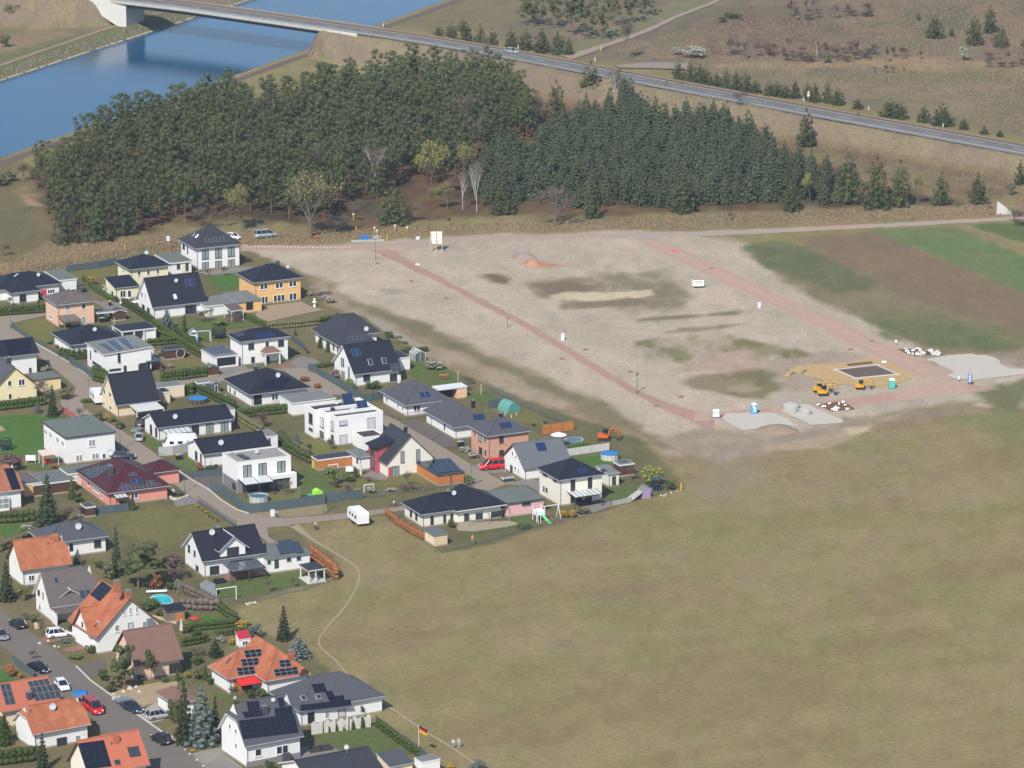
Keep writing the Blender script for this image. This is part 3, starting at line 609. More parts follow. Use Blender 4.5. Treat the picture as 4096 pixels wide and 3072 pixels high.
# buildings
GROUPH='detached houses of the village'
def rpl(c,p,o,n):
 d=ray(c,p);cam_=ZV(CAM_H);t=(o-cam_).dot(n)/d.dot(n);return cam_+d*t
class House:
 """F, L, R: front, left-rear and right roof (eave) corners in a crop of the survey photo, all at height ze. Local axes: x along the front, y into depth."""
 def __init__(s,name,label,cat,crop,ze,F,L=None,R=None,D=None,W=None,rot=None,ov=.55,wall='white',roof='hip',rm='black',top=None,h=None,eave='eave',group=None,base=None,thick=.16,rd=None,zr=None,nowall=False,jk=0,par=.45,sill=False,gut=True,zb=.0):
  s.crop=crop;a=GRID if rot is None else R_(rot)
  s.u=Vector((cos(a),sin(a),0));s.v=Vector((-sin(a),cos(a),0));s.a=a
  f=at(crop,F,ze);s.f=f;s.ze=ze
  s.W=W if W else(at(crop,R,zr if zr else ze)-f).dot(s.u)
  s.D=D if D else(at(crop,L,ze)-f).dot(s.v)
  s.ov=ov;s.zb=zb
  s.o=f+s.u*ov+s.v*ov;s.o.z=0
  s.w=s.W-2*ov;s.d=s.D-2*ov
  s.rt=empty(name,s.o,a);tag(s.rt,label,cat,group)
  s.wm=M[wall];s.rm=M[rm];s.roof=roof
  s.h=h
  if top is not None and h is None:
   if roof in('hip','gableu'):s.h=rpl(crop,top,s.o+s.v*s.d/2,s.v).z-ze
   elif roof=='gablev':s.h=rpl(crop,top,s.f+s.v*0,s.v).z-ze
   elif roof=='hipv':s.h=rpl(crop,top,s.o+s.u*s.w/2,s.u).z-ze
   elif roof=='shed':s.h=at_over(crop,top,s.f+s.v*s.D,s.v)-ze
  if s.h is None:s.h=2.4
  s.planes=[]
  if not nowall:s.walls(par)
  s.make_roof(thick,M[eave],jk,par,gut)
 def P(s,x,y,z=.0):return s.o+s.u*x+s.v*y+ZV(z)
 def walls(s,par=.45):
  mb=MB();w,d,z=s.w,s.d,s.ze-(.02 if s.roof!='parapet' else par)
  pc=s.ov/(s.D/2)*s.h
  if s.roof=='gableu':
   mb.mat(s.wm);k=s.h*(1-s.ov*0/(s.D/2))
   zz_=z+s.h*s.ov/(s.D/2)-.05
   for x in(0,w):
    f=[(x,0,s.zb),(x,d,s.zb),(x,d,zz_),(x,d/2,z+s.h-.05),(x,0,zz_)]
    mb.face(f if x else f[::-1])
   mb.face([(0,0,s.zb),(w,0,s.zb),(w,0,zz_),(0,0,zz_)]);mb.face([(w,d,s.zb),(0,d,s.zb),(0,d,zz_),(w,d,zz_)])
  elif s.roof=='gablev':
   mb.mat(s.wm);zz_=z+s.h*s.ov/(s.W/2)-.05
   for y in(0,d):
    f=[(0,y,s.zb),(w,y,s.zb),(w,y,zz_),(w/2,y,z+s.h-.05),(0,y,zz_)]
    mb.face(f if y==0 else f[::-1])
   mb.face([(0,d,s.zb),(0,0,s.zb),(0,0,zz_),(0,d,zz_)]);mb.face([(w,0,s.zb),(w,d,s.zb),(w,d,zz_),(w,0,zz_)])
  elif s.roof in('shed','shedu'):
   mb.mat(s.wm)
   def zt(x,y):return z+s.h*(((y+s.ov)/s.D)if s.roof=='shed' else((x+s.ov)/s.W))
   c=[(0,0,s.zb),(w,0,s.zb),(w,d,s.zb),(0,d,s.zb),(0,0,zt(0,0)),(w,0,zt(w,0)),(w,d,zt(w,d)),(0,d,zt(0,d))];mb.hexa(c)
  else:
   mb.mat(s.wm);mb.box(0,0,s.zb,w,d,z)
  s.wall=mb.bd('wall',None,s.rt)
  mb=MB();mb.box(-.04,-.04,-.05,w+.04,d+.04,.28);mb.bd('plinth',M.plinth,s.rt)
 def plane(s,pts_):
  """register a roof plane in local coordinates"""
  a,b,c=[Vector(p)for p in pts_[:3]];n=(b-a).cross(c-a).normalized()
  if n.z<0:n=-n
  s.planes.append((a,n));return n
 def slab(s,mb,P,t,em):
  """roof plane with thickness: P ccw from above"""
  a,b,c=Vector(P[0]),Vector(P[1]),Vector(P[2]);n=(b-a).cross(c-a).normalized()
  top=[Vector(p)for p in P];bot=[p-ZV(t)for p in top]
  mb.mat(s.rm).face(top);mb.mat(em).face(bot[::-1])
  k=len(P)
  for i in range(k):
   j=(i+1)%k;mb.face([bot[i],bot[j],top[j],top[i]])
  s.planes.append((top[0],n))
 def make_roof(s,t,em,jk,par,gut):
  o=s.ov;W_,D_,z,h=s.W,s.D,s.ze,s.h;x0,y0,x1,y1=-o,-o,-o+W_,-o+D_
  mb=MB();k=s.roof
  if k=='hip' or k=='hipv':
   e=min(W_,D_)/2
   if k=='hip' and W_>=D_:r0,r1=(x0+e,(y0+y1)/2,z+h),(x1-e,(y0+y1)/2,z+h)
   elif k=='hip':r0,r1=((x0+x1)/2,y0+e,z+h),((x0+x1)/2,y1-e,z+h)
   else:r0,r1=((x0+x1)/2,y0+e,z+h),((x0+x1)/2,y1,z+h)
   A_,B_,C_,D2=(x0,y0,z),(x1,y0,z),(x1,y1,z),(x0,y1,z)
   if k=='hip' and W_>=D_:
    fs=[[A_,B_,r1,r0],[B_,C_,r1],[C_,D2,r0,r1],[D2,A_,r0]]
    if abs(r1[0]-r0[0])<.05:fs=[[A_,B_,r0],[B_,C_,r0],[C_,D2,r0],[D2,A_,r0]]
   else:fs=[[A_,B_,r0],[B_,C_,r1,r0],[C_,D2,r1],[D2,A_,r0,r1]]
   for f in fs:s.slab(mb,f,t,em)
   for a,b in((A_,r0),(B_,r1 if W_>=D_ and k=='hip' else r0),(r0,r1)):
    mb.mat(s.rm).tube(a,b,.10,.10,5)
  elif k=='gableu':
   ym=(y0+y1)/2;j0=jk if jk in(1,3)else 0;j1=jk if jk in(2,3)else 0
   q=.38
   xa=x0+(q*h*.9 if j0 else 0);xb=x1-(q*h*.9 if j1 else 0);yq=(ym-y0)*(1-q);zq=z+h*(1-q)
   F_=[(x0,y0,z),(x1,y0,z)]+([(x1,y0+yq,zq)]if j1 else[])+[(xb,ym,z+h),(xa,ym,z+h)]+([(x0,y0+yq,zq)]if j0 else[])
   Bk=[(x1,y1,z),(x0,y1,z)]+([(x0,y1-yq,zq)]if j0 else[])+[(xa,ym,z+h),(xb,ym,z+h)]+([(x1,y1-yq,zq)]if j1 else[])
   s.slab(mb,F_,t,em);s.slab(mb,Bk,t,em)
   if j0:s.slab(mb,[(x0,y1-yq,zq),(x0,y0+yq,zq),(xa,ym,z+h)],t,em)
   if j1:s.slab(mb,[(x1,y0+yq,zq),(x1,y1-yq,zq),(xb,ym,z+h)],t,em)
   mb.mat(s.rm).tube((xa,ym,z+h+.02),(xb,ym,z+h+.02),.12,.12,6)
  elif k=='gablev':
   xm=(x0+x1)/2
   s.slab(mb,[(x0,y1,z),(x0,y0,z),(xm,y0,z+h),(xm,y1,z+h)],t,em)
   s.slab(mb,[(x1,y0,z),(x1,y1,z),(xm,y1,z+h),(xm,y0,z+h)],t,em)
   mb.mat(s.rm).tube((xm,y0,z+h+.02),(xm,y1,z+h+.02),.12,.12,6)
  elif k=='shed':s.slab(mb,[(x0,y0,z),(x1,y0,z),(x1,y1,z+h),(x0,y1,z+h)],t,em)
  elif k=='shedu':s.slab(mb,[(x0,y0,z),(x1,y0,z+h),(x1,y1,z+h),(x0,y1,z)],t,em)
  elif k=='flat':
   mb.mat(em).box(x0,y0,z-.28,x1,y1,z-.01);mb.mat(s.rm).face([(x0+.06,y0+.06,z),(x1-.06,y0+.06,z),(x1-.06,y1-.06,z),(x0+.06,y1-.06,z)])
   s.planes.append((ZV(z),ZV(1)))
  elif k=='parapet':
   mb.mat(em)
   for a in((x0,y0,x1,y0+.28),(x0,y1-.28,x1,y1),(x0,y0+.28,x0+.28,y1-.28),(x1-.28,y0+.28,x1,y1-.28)):mb.mat(s.wm).box(a[0],a[1],z-par+.002,a[2],a[3],z-.08);mb.mat(em).box(a[0],a[1],z-.08,a[2],a[3],z)
   mb.mat(s.rm).face([(x0+.27,y0+.27,z-par+.05),(x1-.27,y0+.27,z-par+.05),(x1-.27,y1-.27,z-par+.05),(x0+.27,y1-.27,z-par+.05)])
   s.planes.append((ZV(z-par+.05),ZV(1)))
  s.roofo=mb.bd('roof',None,s.rt)
  if gut and k in('hip','hipv','gableu','shed','gablev'):
   mb=MB();zg=z-t*.6;g=.07
   if k!='gablev':mb.tube((x0,y0-g,zg),(x1,y0-g,zg),g,g,6)
   if k in('hip','hipv','gablev'):mb.tube((x0-g,y0,zg),(x0-g,y1,zg),g,g,6);mb.tube((x1+g,y0,zg),(x1+g,y1,zg),g,g,6)
   mb.bd('gutter',M.gutter,s.rt)
   if k!='gablev' and s.zb==0:
    mb=MB();mb.tube((.12,-.10,.1),(.12,-.10,z-.15),.05,.05,6);mb.tube((.12,-.10,z-.15),(.12,y0,z-.1),.05,.05,6);mb.bd('downpipe',M.gutter,s.rt)
# measuring on the house
 def loc(s,p):q=p-s.o;return Vector((q.dot(s.u),q.dot(s.v),q.z))
 def wp(s,c,p,side,off=.0):
  if side=='F':return s.loc(rpl(c,p,s.o+s.v*off,s.v))
  return s.loc(rpl(c,p,s.o+s.u*off,s.u))
 def rp(s,c,p,i=0):
  a,n=s.planes[i];aw=s.P(*a);nw=s.u*n.x+s.v*n.y+ZV(n.z);return s.loc(rpl(c,p,aw,nw)),n
 def win(s,tl,br,side='F',style='w',n=1,name='window',c=None,off=.0,pane=None,bars=0,fw=.08,sl=True):
  """window measured by its top-left and bottom-right corner; n casements"""
  c=c or s.crop;a,b=s.wp(c,tl,side,off),s.wp(c,br,side,off)
  i=0 if side=='F' else 1
  q0,q1=sorted((a[i],b[i]));z1,z0=max(a.z,b.z),min(a.z,b.z)
  s.win_at(q0,q1,z0,z1,side,style,n,name,off,pane,bars,fw,sl)
 def win_at(s,q0,q1,z0,z1,side='F',style='w',n=1,name='window',off=.0,pane=None,bars=0,fw=.08,sl=True):
  fm={'w':M.frame,'d':M.framed,'b':M.frameb,'s':M.framed,'c':M.framed,'W':M.frame}[style[0]]
  pm=pane and M[pane]or(M.shutter if style=='s' else M.curtain if style in('c','W')else M.glass)
  m=MB();w=q1-q0;hh=z1-z0;d0,d1=-.07,.06
  def bx(mb,a,z_a,b,z_b,e0,e1):
   if side=='F':mb.box(a,off+e0,z_a,b,off+e1,z_b)
   elif side=='L':mb.box(off+e0,a,z_a,off+e1,b,z_b)
   elif side=='B':mb.box(a,s.d-e1,z_a,b,s.d-e0,z_b)
   else:mb.box(s.w-e1,a,z_a,s.w-e0,b,z_b)
  e0,e1=-.06,.05
  bx(m,q0,z0,q0+fw,z1,e0,e1);bx(m,q1-fw,z0,q1,z1,e0,e1);bx(m,q0+fw,z0,q1-fw,z0+fw,e0,e1);bx(m,q0+fw,z1-fw,q1-fw,z1,e0,e1)
  for k in range(1,n):
   x=q0+w*k/n;bx(m,x-fw*.7,z0+fw,x+fw*.7,z1-fw,e0,e1)
  if bars:
   bx(m,q0+fw,z1-hh*.32,q1-fw,z1-hh*.32+.05,e0+.01,e1)
  fr=m.bd(name,fm,s.rt)
  for k in range(n):
   p=MB();a=q0+w*k/n+fw*.5;b=q0+w*(k+1)/n-fw*.5
   bx(p,a,z0+fw*.5,b,z1-fw*.5,-.035,.03);p.bd('pane' if style!='s' else 'roller_shutter',pm,fr)
  if sl and z0>.5:
   p=MB();bx(p,q0-.06,z0-.09,q1+.06,z0-.002,-.14,.02);p.bd('sill',M.eave if style[0]in 'wW' else M.gutter,fr)
  return fr
 def door(s,tl,br,side='F',m='framed',c=None,off=.0):
  c=c or s.crop;a,b=s.wp(c,tl,side,off),s.wp(c,br,side,off);i=0 if side=='F' else 1
  q0,q1=sorted((a[i],b[i]));z1,z0=max(a.z,b.z),max(.02,min(a.z,b.z))
  mb=MB()
  if side=='F':mb.box(q0,off-.05,z0,q1,off+.04,z1)
  else:mb.box(off-.05,q0,z0,off+.04,q1,z1)
  o=mb.bd('door',M[m]if isinstance(m,str)else m,s.rt)
  mb=MB()
  if side=='F':mb.box(q1-.16,off-.10,z0+1.0,q1-.10,off-.045,z0+1.25)
  else:mb.box(off-.10,q0+.10,z0+1.0,off-.045,q0+.16,z0+1.25)
  mb.bd('handle',M.metal,o);return o
 def panel(s,tl,br,m,side='F',name='wall_panel',c=None,off=.0,t=.05):
  c=c or s.crop;a,b=s.wp(c,tl,side,off),s.wp(c,br,side,off);i=0 if side=='F' else 1
  q0,q1=sorted((a[i],b[i]));z1,z0=max(a.z,b.z),max(.0,min(a.z,b.z));mb=MB()
  if side=='F':mb.box(q0,off-t,z0,q1,off+.01,z1)
  else:mb.box(off-t,q0,z0,off+.01,q1,z1)
  return mb.bd(name,M[m]if isinstance(m,str)else m,s.rt)
 def quad_on_roof(s,c,q,plane):return[s.rp(c,p,plane)[0]for p in q],s.rp(c,q[0],plane)[1]
 def pv(s,q,nx,ny,plane=0,m='pv',fm='pvf',c=None,gap=.03,name='solar_panel',lift=.09,skip=()):
  """q: top-left, top-right, bottom-left corner of the array, seen on the roof plane"""
  c=c or s.crop;(a,b,d),n=s.quad_on_roof(c,q,plane);ex=(b-a);ey=(d-a)
  for j in range(ny):
   for i in range(nx):
    if(i,j)in skip:continue
    def Q(u_,v_,l):return a+ex*u_+ey*v_+n*l
    u0,u1,v0,v1=i/nx,(i+1)/nx,j/ny,(j+1)/ny
    gu=gap/max(.1,ex.length);gv=gap/max(.1,ey.length);mb=MB()
    mb.mat(M[m]).mat(M[fm])
    c8=[Q(u0+gu,v1-gv,.02),Q(u1-gu,v1-gv,.02),Q(u1-gu,v0+gv,.02),Q(u0+gu,v0+gv,.02),Q(u0+gu,v1-gv,lift),Q(u1-gu,v1-gv,lift),Q(u1-gu,v0+gv,lift),Q(u0+gu,v0+gv,lift)]
    mb.hexa(c8);mb.mat(M[m]);fu=.035/max(.1,ex.length);fv=.035/max(.1,ey.length)
    mb.face([Q(u0+gu+fu,v1-gv-fv,lift+.006),Q(u1-gu-fu,v1-gv-fv,lift+.006),Q(u1-gu-fu,v0+gv+fv,lift+.006),Q(u0+gu+fu,v0+gv+fv,lift+.006)])
    mb.bd(name,None,s.rt)
 def skylight(s,q,plane=0,c=None,m='glass',fm='metal'):
  s.pv(q,1,1,plane,m,fm,c,gap=.0,name='skylight',lift=.14)
 def chimney(s,p,w=.6,up=.9,m='anth',c=None,plane=0,cap=True):
  """p: pixel where it meets the roof"""
  l,n=s.rp(c or s.crop,p,plane);mb=MB();mb.box(l.x-w/2,l.y-w/2,l.z-.6,l.x+w/2,l.y+w/2,l.z+up)
  o=mb.bd('chimney',M[m],s.roofo)
  if cap:mb=MB();mb.box(l.x-w/2-.06,l.y-w/2-.06,l.z+up,l.x+w/2+.06,l.y+w/2+.06,l.z+up+.09);mb.lathe([(.12,l.z+up+.09),(.12,l.z+up+.4)],8,l.x,l.y);mb.bd('chimney_pot',M.gutter,s.roofo)
  return o
 def dish(s,p,plane=0,c=None,d=.85,side=None):
  if side:l=s.wp(c or s.crop,p,side);z0=l.z-.3
  else:l,n=s.rp(c or s.crop,p,plane);z0=l.z
  rt=MB();cz=l.z+(.55 if not side else 0);off=Vector((-.35,-.35,0))if side else ZV(0)
  ax=Vector((-.62,-.78,.35)).normalized();e1=ax.cross(ZV(1)).normalized();e2=e1.cross(ax);ct=Vector((l.x,l.y,cz))+off
  k=14;rings=[]
  for r,dp in((0,.0),(.5,.03),(1,.13)):
   rings.append([ct+(e1*cos(2*pi*i/k)+e2*sin(2*pi*i/k))*r*d/2+ax*(dp*d)for i in range(k)])
  for a in range(2):
   for i in range(k):
    j=(i+1)%k;f=[rings[a][i],rings[a][j],rings[a+1][j],rings[a+1][i]]
    rt.face(f if a else[rings[0][0],rings[1][j],rings[1][i]])
  o=rt.bd('satellite_dish',M.dish,s.rt)
  mb=MB();mb.tube((l.x,l.y,z0-.1),ct,.03,.03,6);mb.tube(ct-e2*d*.45,ct+ax*d*.55-e2*d*.1,.02,.02,5);mb.tube(ct+ax*d*.5-e2*d*.12,ct+ax*d*.62-e2*d*.08,.05,.05,6)
  mb.bd('mast',M.gutter,o)
 def vent(s,p,plane=0,c=None):
  l,n=s.rp(c or s.crop,p,plane);mb=MB();mb.tube((l.x,l.y,l.z-.05),(l.x,l.y,l.z+.45),.08,.08,8);mb.lathe([(.14,l.z+.45),(.14,l.z+.55),(.02,l.z+.62)],8,l.x,l.y);mb.bd('vent_pipe',M.gutter,s.roofo)
 def dormer(s,x,w,y0,zf,h,wall='white',style='d',roof=None,wz=(.35,.5),n=2,pane=None,dep=4.0,zb=None,ov=.35):
  """gabled dormer / cross gable: centre x, width w, front at local y0, eave height zf, gable height h"""
  g=MB();zb=s.ze-.1 if zb is None else zb
  g.mat(M[wall]);g.face([(x-w/2,y0,zb),(x+w/2,y0,zb),(x+w/2,y0,zf),(x,y0,zf+h),(x-w/2,y0,zf)])
  g.face([(x-w/2,y0+dep,zb),(x-w/2,y0,zb),(x-w/2,y0,zf),(x-w/2,y0+dep,zf)]);g.face([(x+w/2,y0,zb),(x+w/2,y0+dep,zb),(x+w/2,y0+dep,zf),(x+w/2,y0,zf)])
  d=g.bd('dormer',None,s.rt);r=MB();sl_=h/(w/2);ze=zf-ov*sl_+.06;zt=zf+h+.06;x0,x1=x-w/2-ov,x+w/2+ov;yf=y0-ov
  sv=s.planes;s.planes=[]
  s.slab(r,[(x0,y0+dep,ze),(x0,yf,ze),(x,yf,zt),(x,y0+dep,zt)],.12,M.eave)
  s.slab(r,[(x1,yf,ze),(x1,y0+dep,ze),(x,y0+dep,zt),(x,yf,zt)],.12,M.eave);s.planes=sv
  r.tube((x,yf,zt+.02),(x,y0+dep,zt+.02),.09,.09,5)
  r.bd('dormer_roof',None,s.rt)
  if n:s.win_at(x-w*wz[0],x+w*wz[0],zb+.35 if zb>1 else .9,zf+h*(wz[1]-.35),'F',style,n,off=y0,pane=pane)
  return d
def R_(a):return math.radians(a)
def at_over(c,p,o,n):return rpl(c,p,o,n).z
def canopy(H,q,z1,z0,m='polycarb',pm='framed',name='terrace_roof',nb=4,posts=(0,1),c=None,mid=False,roofthick=.06):
 """patio roof: q = back-left, back-right, front-left, front-right as seen; back edge at z1, front edge at z0"""
 c=c or H.crop;zz_=(z1,z1,z0,z0);P_=[H.loc(at(c,q[i],zz_[i]))for i in range(4)]
 a,b,d,e=P_;mb=MB()
 x0=(a.x+d.x)/2;x1=(b.x+e.x)/2;y1=(a.y+b.y)/2;y0=(d.y+e.y)/2
 if H.roof and abs(y1)<1.2:y1=-.01
 par=mb
 n=nb
 frame=MB()
 for i in range(n+1):
  x=x0+(x1-x0)*i/n;frame.hexa([(x-.04,y0,z0-.10),(x+.04,y0,z0-.10),(x+.04,y1,z1-.10),(x-.04,y1,z1-.10),(x-.04,y0,z0+.04),(x+.04,y0,z0+.04),(x+.04,y1,z1+.04),(x-.04,y1,z1+.04)])
 frame.box(x0-.05,y0-.08,z0-.16,x1+.05,y0,z0+.03)
 o=frame.bd(name,M[pm],H.rt)
 for i in range(n):
  xa=x0+(x1-x0)*i/n+.05;xb=x0+(x1-x0)*(i+1)/n-.05
  p=MB();p.hexa([(xa,y0+.02,z0-.04),(xb,y0+.02,z0-.04),(xb,y1-.02,z1-.04),(xa,y1-.02,z1-.04),(xa,y0+.02,z0),(xb,y0+.02,z0),(xb,y1-.02,z1),(xa,y1-.02,z1)]);p.bd('roof_pane',M[m],o)
 for x in([x0,x1]+([(x0+x1)/2]if mid else[])):
  p=MB();p.box(x-.07,y0-.06,0,x+.07,y0+.08,z0-.12);p.bd('post',M[pm],o)
 return x0,x1,y0,y1
# the houses, roughly from the far end of the village to the near end
HS={}
def hs(k,*a,**kw):HS[k]=House(*a,**kw);return HS[k]
# far row
h=hs('H21','detached_house','white two-storey house with dark pyramid roof and tall dark windows at the far end of the village','house','B',5.2,(410,460),(185,340),(1015,400),roof='hip',rm='anth',top=(588,165),ov=.55)
for tl,br in(((497,475),(585,585)),((662,458),(750,570)),((823,440),(914,550)),((499,632),(586,745)),((664,614),(752,728)),((827,597),(915,712))):h.win(tl,br,'F','c',2,fw=.11)
h.win((254,395),(284,470),'L','d');h.win((312,428),(326,520),'L','d')
h.pv([(527,330),(805,302),(558,390)],6,1,0,'pvg');h.skylight([(400,253),(416,262),(368,293)],3,fm='eave',m='pvg');h.skylight([(446,278),(464,285),(410,320)],3,fm='eave',m='cream')
x=hs('H21b','garage','white flat-roofed annexe with green felt roof beside the far white house','annexe','B',2.9,(92,640),D=9.5,R=(385,608),rm='felt',roof='flat',ov=.3)
x.win((180,655),(222,708),'F','d');x.door((290,645),(330,740),'F');x.panel((243,640),(288,748),'butter')
h=hs('H20','detached_house','orange two-storey house with black hip roof and white windows','house','B',5.1,(1150,890),(930,765),(1795,825),roof='hip',rm='black',top=(1360,648),wall='orange',ov=.55)
for tl,br,n in(((1232,905),(1330,968),2),((1425,890),(1525,952),2),((1597,868),(1695,932),2),((1400,1045),(1548,1165),3),((1598,1022),(1697,1135),2),((1250,1062),(1335,1170),2)):h.win(tl,br,'F','w',n,fw=.12)
h.win((1028,858),(1042,905),'L','w');h.chimney((1455,668),.7,1.0,plane=2,m='eaved');h.dish((1585,715),1)
x=hs('H20b','garage','orange garage with grey flat roof in front of the orange house','garage','B',2.8,(950,1132),(780,1010),(1268,1097),rm='felt2',roof='flat',wall='orange',ov=.2,eave='gutter')
x.door((1056,1140),(1145,1225),'F','plasticd')
x=hs('H20c','garage','white garage with grey flat roof between black roof and orange garage','garage','B',2.6,(535,1185),(350,1085),(945,1140),rm='felt2',roof='flat',ov=.2)
x.door((590,1210),(635,1300),'F','concrete')
x=hs('H20d','garden_pavilion','open garden pavilion with brown roof beside the white garage','pavilion','B',2.4,(868,1245),(790,1185),(1035,1228),rm='brgrey',roof='shed',h=.5,nowall=True,gut=False,ov=.1)
for px,py in((0,0),(1,0),(0,1),(1,1)):
 BX(x.rt,'post',M.eave,px*(x.w-.1)-.02,py*(x.d-.1),0,px*(x.w-.1)+.12,py*(x.d-.1)+.14,2.3)
h=hs('H2','detached_house','pale yellow house with black hip roof beside the far white house','house','A',4.4,(1630,725),(1440,618),(2155,662),roof='hip',rm='black',top=(1790,530),wall='butter')
for tl,br in(((1738,740),(1776,795)),((1855,730),(1893,785)),((1975,718),(2008,774))):h.win(tl,br,'F','w',1)
h.win((1555,705),(1570,770),'L','w');h.dish((1852,535),0,d=.9)
x=hs('H2b','annexe','pale yellow annexe with sloping dark roof in front of the yellow house','annexe','A',2.7,(1450,960),D=6.5,R=(1765,923),rm='black',roof='shed',h=1.15,wall='butter',ov=.25)
x.win((1517,990),(1588,1075),'F','w',2);x.win((1612,985),(1658,1072),'F','w',1);x.win((1408,978),(1436,1058),'L','w');x.win((1348,935),(1364,1005),'L','w');x.win((1303,912),(1320,972),'L','w')
h=hs('H3','detached_house','white house with steep black gable roof and two blue solar collectors','house','A',2.75,(1925,1205),(1685,1080),(2644,1140),roof='gableu',rm='black',top=(1780,835),ov=.5)
h.pv([(2054+275,847),(2054+398,830),(2054+298,940)],2,1,0,'pvb','gutter');h.skylight([(2054+130,1040),(2054+168,1032),(2054+148,1100)],0,m='polycarb',fm='eave');h.dish((2054+175,890),0)
h.win((1787,995),(1808,1078),'L','w');h.win((1832,1020),(1845,1100),'L','w');h.win((1798,1155),(1830,1240),'L','b');h.win((1862,1195),(1893,1280),'L','b')
h.win((2054+285,1180),(2054+430,1290),'F','d',3)
h=hs('H4','detached_house','peach two-storey house with brown-grey pyramid roof','house','A',5.0,(710,1175),(545,1062),(1215,1110),roof='hip',rm='brgrey',top=(880,968),wall='peach')
h.win((822,1172),(885,1238),'F','w',1,pane='curtain');h.win((1030,1157),(1082,1217),'F','w');h.win((1033,1312),(1085,1410),'F','w',pane='curtain');h.win((628,1285),(662,1358),'L','w',pane='curtain');h.win((682,1185),(706,1228),'L','w',pane='curtain');h.win((628,1150),(648,1192),'L','w',pane='curtain')
h.dish((905,990),0,d=.8);h.vent((950,1030));canopy(h,[(750,1305),(960,1292),(800,1385),(1020,1352)],2.6,2.3,'glassr','wood',nb=4)
h=hs('H1','detached_house','white bungalow with black hip roof and red wall panels at the left edge','house','A',2.7,(-40,985),D=10.5,R=(818,915),roof='hip',rm='black',top=(380,745))
h.panel((512,978),(590,1040),'redp');h.win((600,975),(690,1020),'F','w',3);h.door((440,1005),(505,1110),'F','plasticd');h.dish((488,815),0);h.skylight([(218,778),(240,778),(165,815)],0,m='polycarb')
x=hs('H1w','house_wing','white front wing of the bungalow with black hip roof','house','A',2.72,(130,1022),(-75,905),(515,975),roof='hipv',rm='black',top=(255,880))
x.win((245,1040),(333,1145),'F','d',2);x.panel((-10,962),(14,1075),'redp','L')
hs('H1b','garage','white garage with grey-green flat roof behind the bungalow at left','garage','A',2.7,(745,856),(480,745),(975,830),rm='felt',roof='flat',ov=.15)
# second row
h=hs('H5','detached_house','white bungalow with black hip roof behind the modern white house','house','C',2.75,(890,257),(635,95),(1610,178),roof='hip',rm='black',top=(1250,-18),ov=.6)
h.panel((980,275),(1085,340),'shutter');h.dish((1200,85),0,d=.9)
x=hs('H5b','carport','double carport with black roof and white pillars','carport','C',2.7,(1535,82),D=6.0,R=(1990,38),rm='black',roof='flat',nowall=True,ov=.1)
for fx in(0,.36,.66,1):
 BX(x.rt,'pillar',M.eave,fx*(x.w-.3),-.02,0,fx*(x.w-.3)+.28,.28,2.6)
m=MB();m.box(x.w*.66,.3,0,x.w,x.d,2.4);m.box(0,x.d-.2,0,x.w*.66,x.d,2.4);m.bd('wall',M.white,x.rt)
h=hs('H6','detached_house','modern white house with grey lean-to roof carrying slanted solar rows','house','C',5.0,(1312,375),(1072,220),R=(1835,270),W=10.8,roof='shedu',rm='felt2',h=.55,ov=.35)
h.win((1486,360),(1524,470),'F','d');h.win((1562,515),(1600,590),'F','d');h.win((1748,495),(1780,575),'F','d');h.win((1140,318),(1154,430),'L','d');h.win((1190,308),(1222,345),'L','d');h.win((1172,448),(1288,552),'L','d',3)
h.door((1380,560),(1528,575),'F','framed')
h.win_at(7.6,9.8,.1,2.2,'F','d',2)
for q in([(1250,245),(1330,232),(1395,333)],[(1352,207),(1440,190),(1505,318)],[(1490,182),(1575,168),(1650,300)]):h.pv([q[0],q[1],q[2]],1,3,0,'pvg','pvfb')
for q in([(1330,232),(1362,228),(1450,325)],[(1440,190),(1480,186),(1560,310)],[(1575,168),(1610,165),(1690,295)]):h.pv([q[0],q[1],q[2]],1,3,0,'gutter','gutter',name='reflector',lift=.14)
x=hs('H6b','annexe','small white annexe beside the modern white house','annexe','C',2.9,(1790,320),D=4,R=(1950,300),rm='felt2',roof='flat',ov=.1)
canopy(h,[(1800,400),(1950,375),(1830,470),(2010,440)],2.6,2.5,'pvg','steelblue',nb=3,c='C')
h=hs('H7','detached_house','white house with shallow black solar roof cut by the left edge','house','C',4.4,(-110,428),D=8.5,R=(500,352),roof='gableu',rm='black',top=(380,158),ov=.6)
h.win((365,545),(398,592),'F','d')
h.pv([(60,195),(365,163),(90,385)],7,4,0,'pv','pvfb',skip=((2,3),))
h=hs('H8','detached_house','pale yellow gable house with grey roof at the left edge','house','C',2.6,(-120,850),D=10.5,R=(510,782),roof='gablev',rm='slate',top=(200,528),wall='yellow',eave='eavew',ov=.5)
h.win((97,705),(145,772),'F','w');h.win((232,688),(312,760),'F','w',2);h.win((105,870),(150,940),'F','w');h.chimney((112,470),.8,1.0,'anth',plane=0)
hs('H8b','garage','yellow garage with green felt roof beside the pale yellow gable house','garage','C',2.75,(425,697),(290,618),(752,637),rm='felt',roof='flat',wall='yellow2',ov=.15,eave='eavew')
h=hs('H9','detached_house','cream gable house with steep black roof at the street bend','house','C',2.55,(1465,1022),(1240,882),(2045,965),roof='gableu',rm='black',top=(1340,628),wall='apricot',ov=.5)
h.win((1310,800),(1334,880),'L','w');h.win((1380,845),(1410,922),'L','w');h.win((1308,962),(1325,1030),'L','w');h.win((1386,1010),(1412,1085),'L','w')
canopy(h,[(1665,1020),(1985,978),(1715,1088),(2072,1050)],2.4,2.15,'polycarb','frame',nb=7)
x=hs('H9b','shed','small beige shed with black flat roof right of the cream house','shed','D',2.5,(10,848),D=3.2,R=(108,840),rm='anth',roof='flat',wall='apricot',ov=.1)
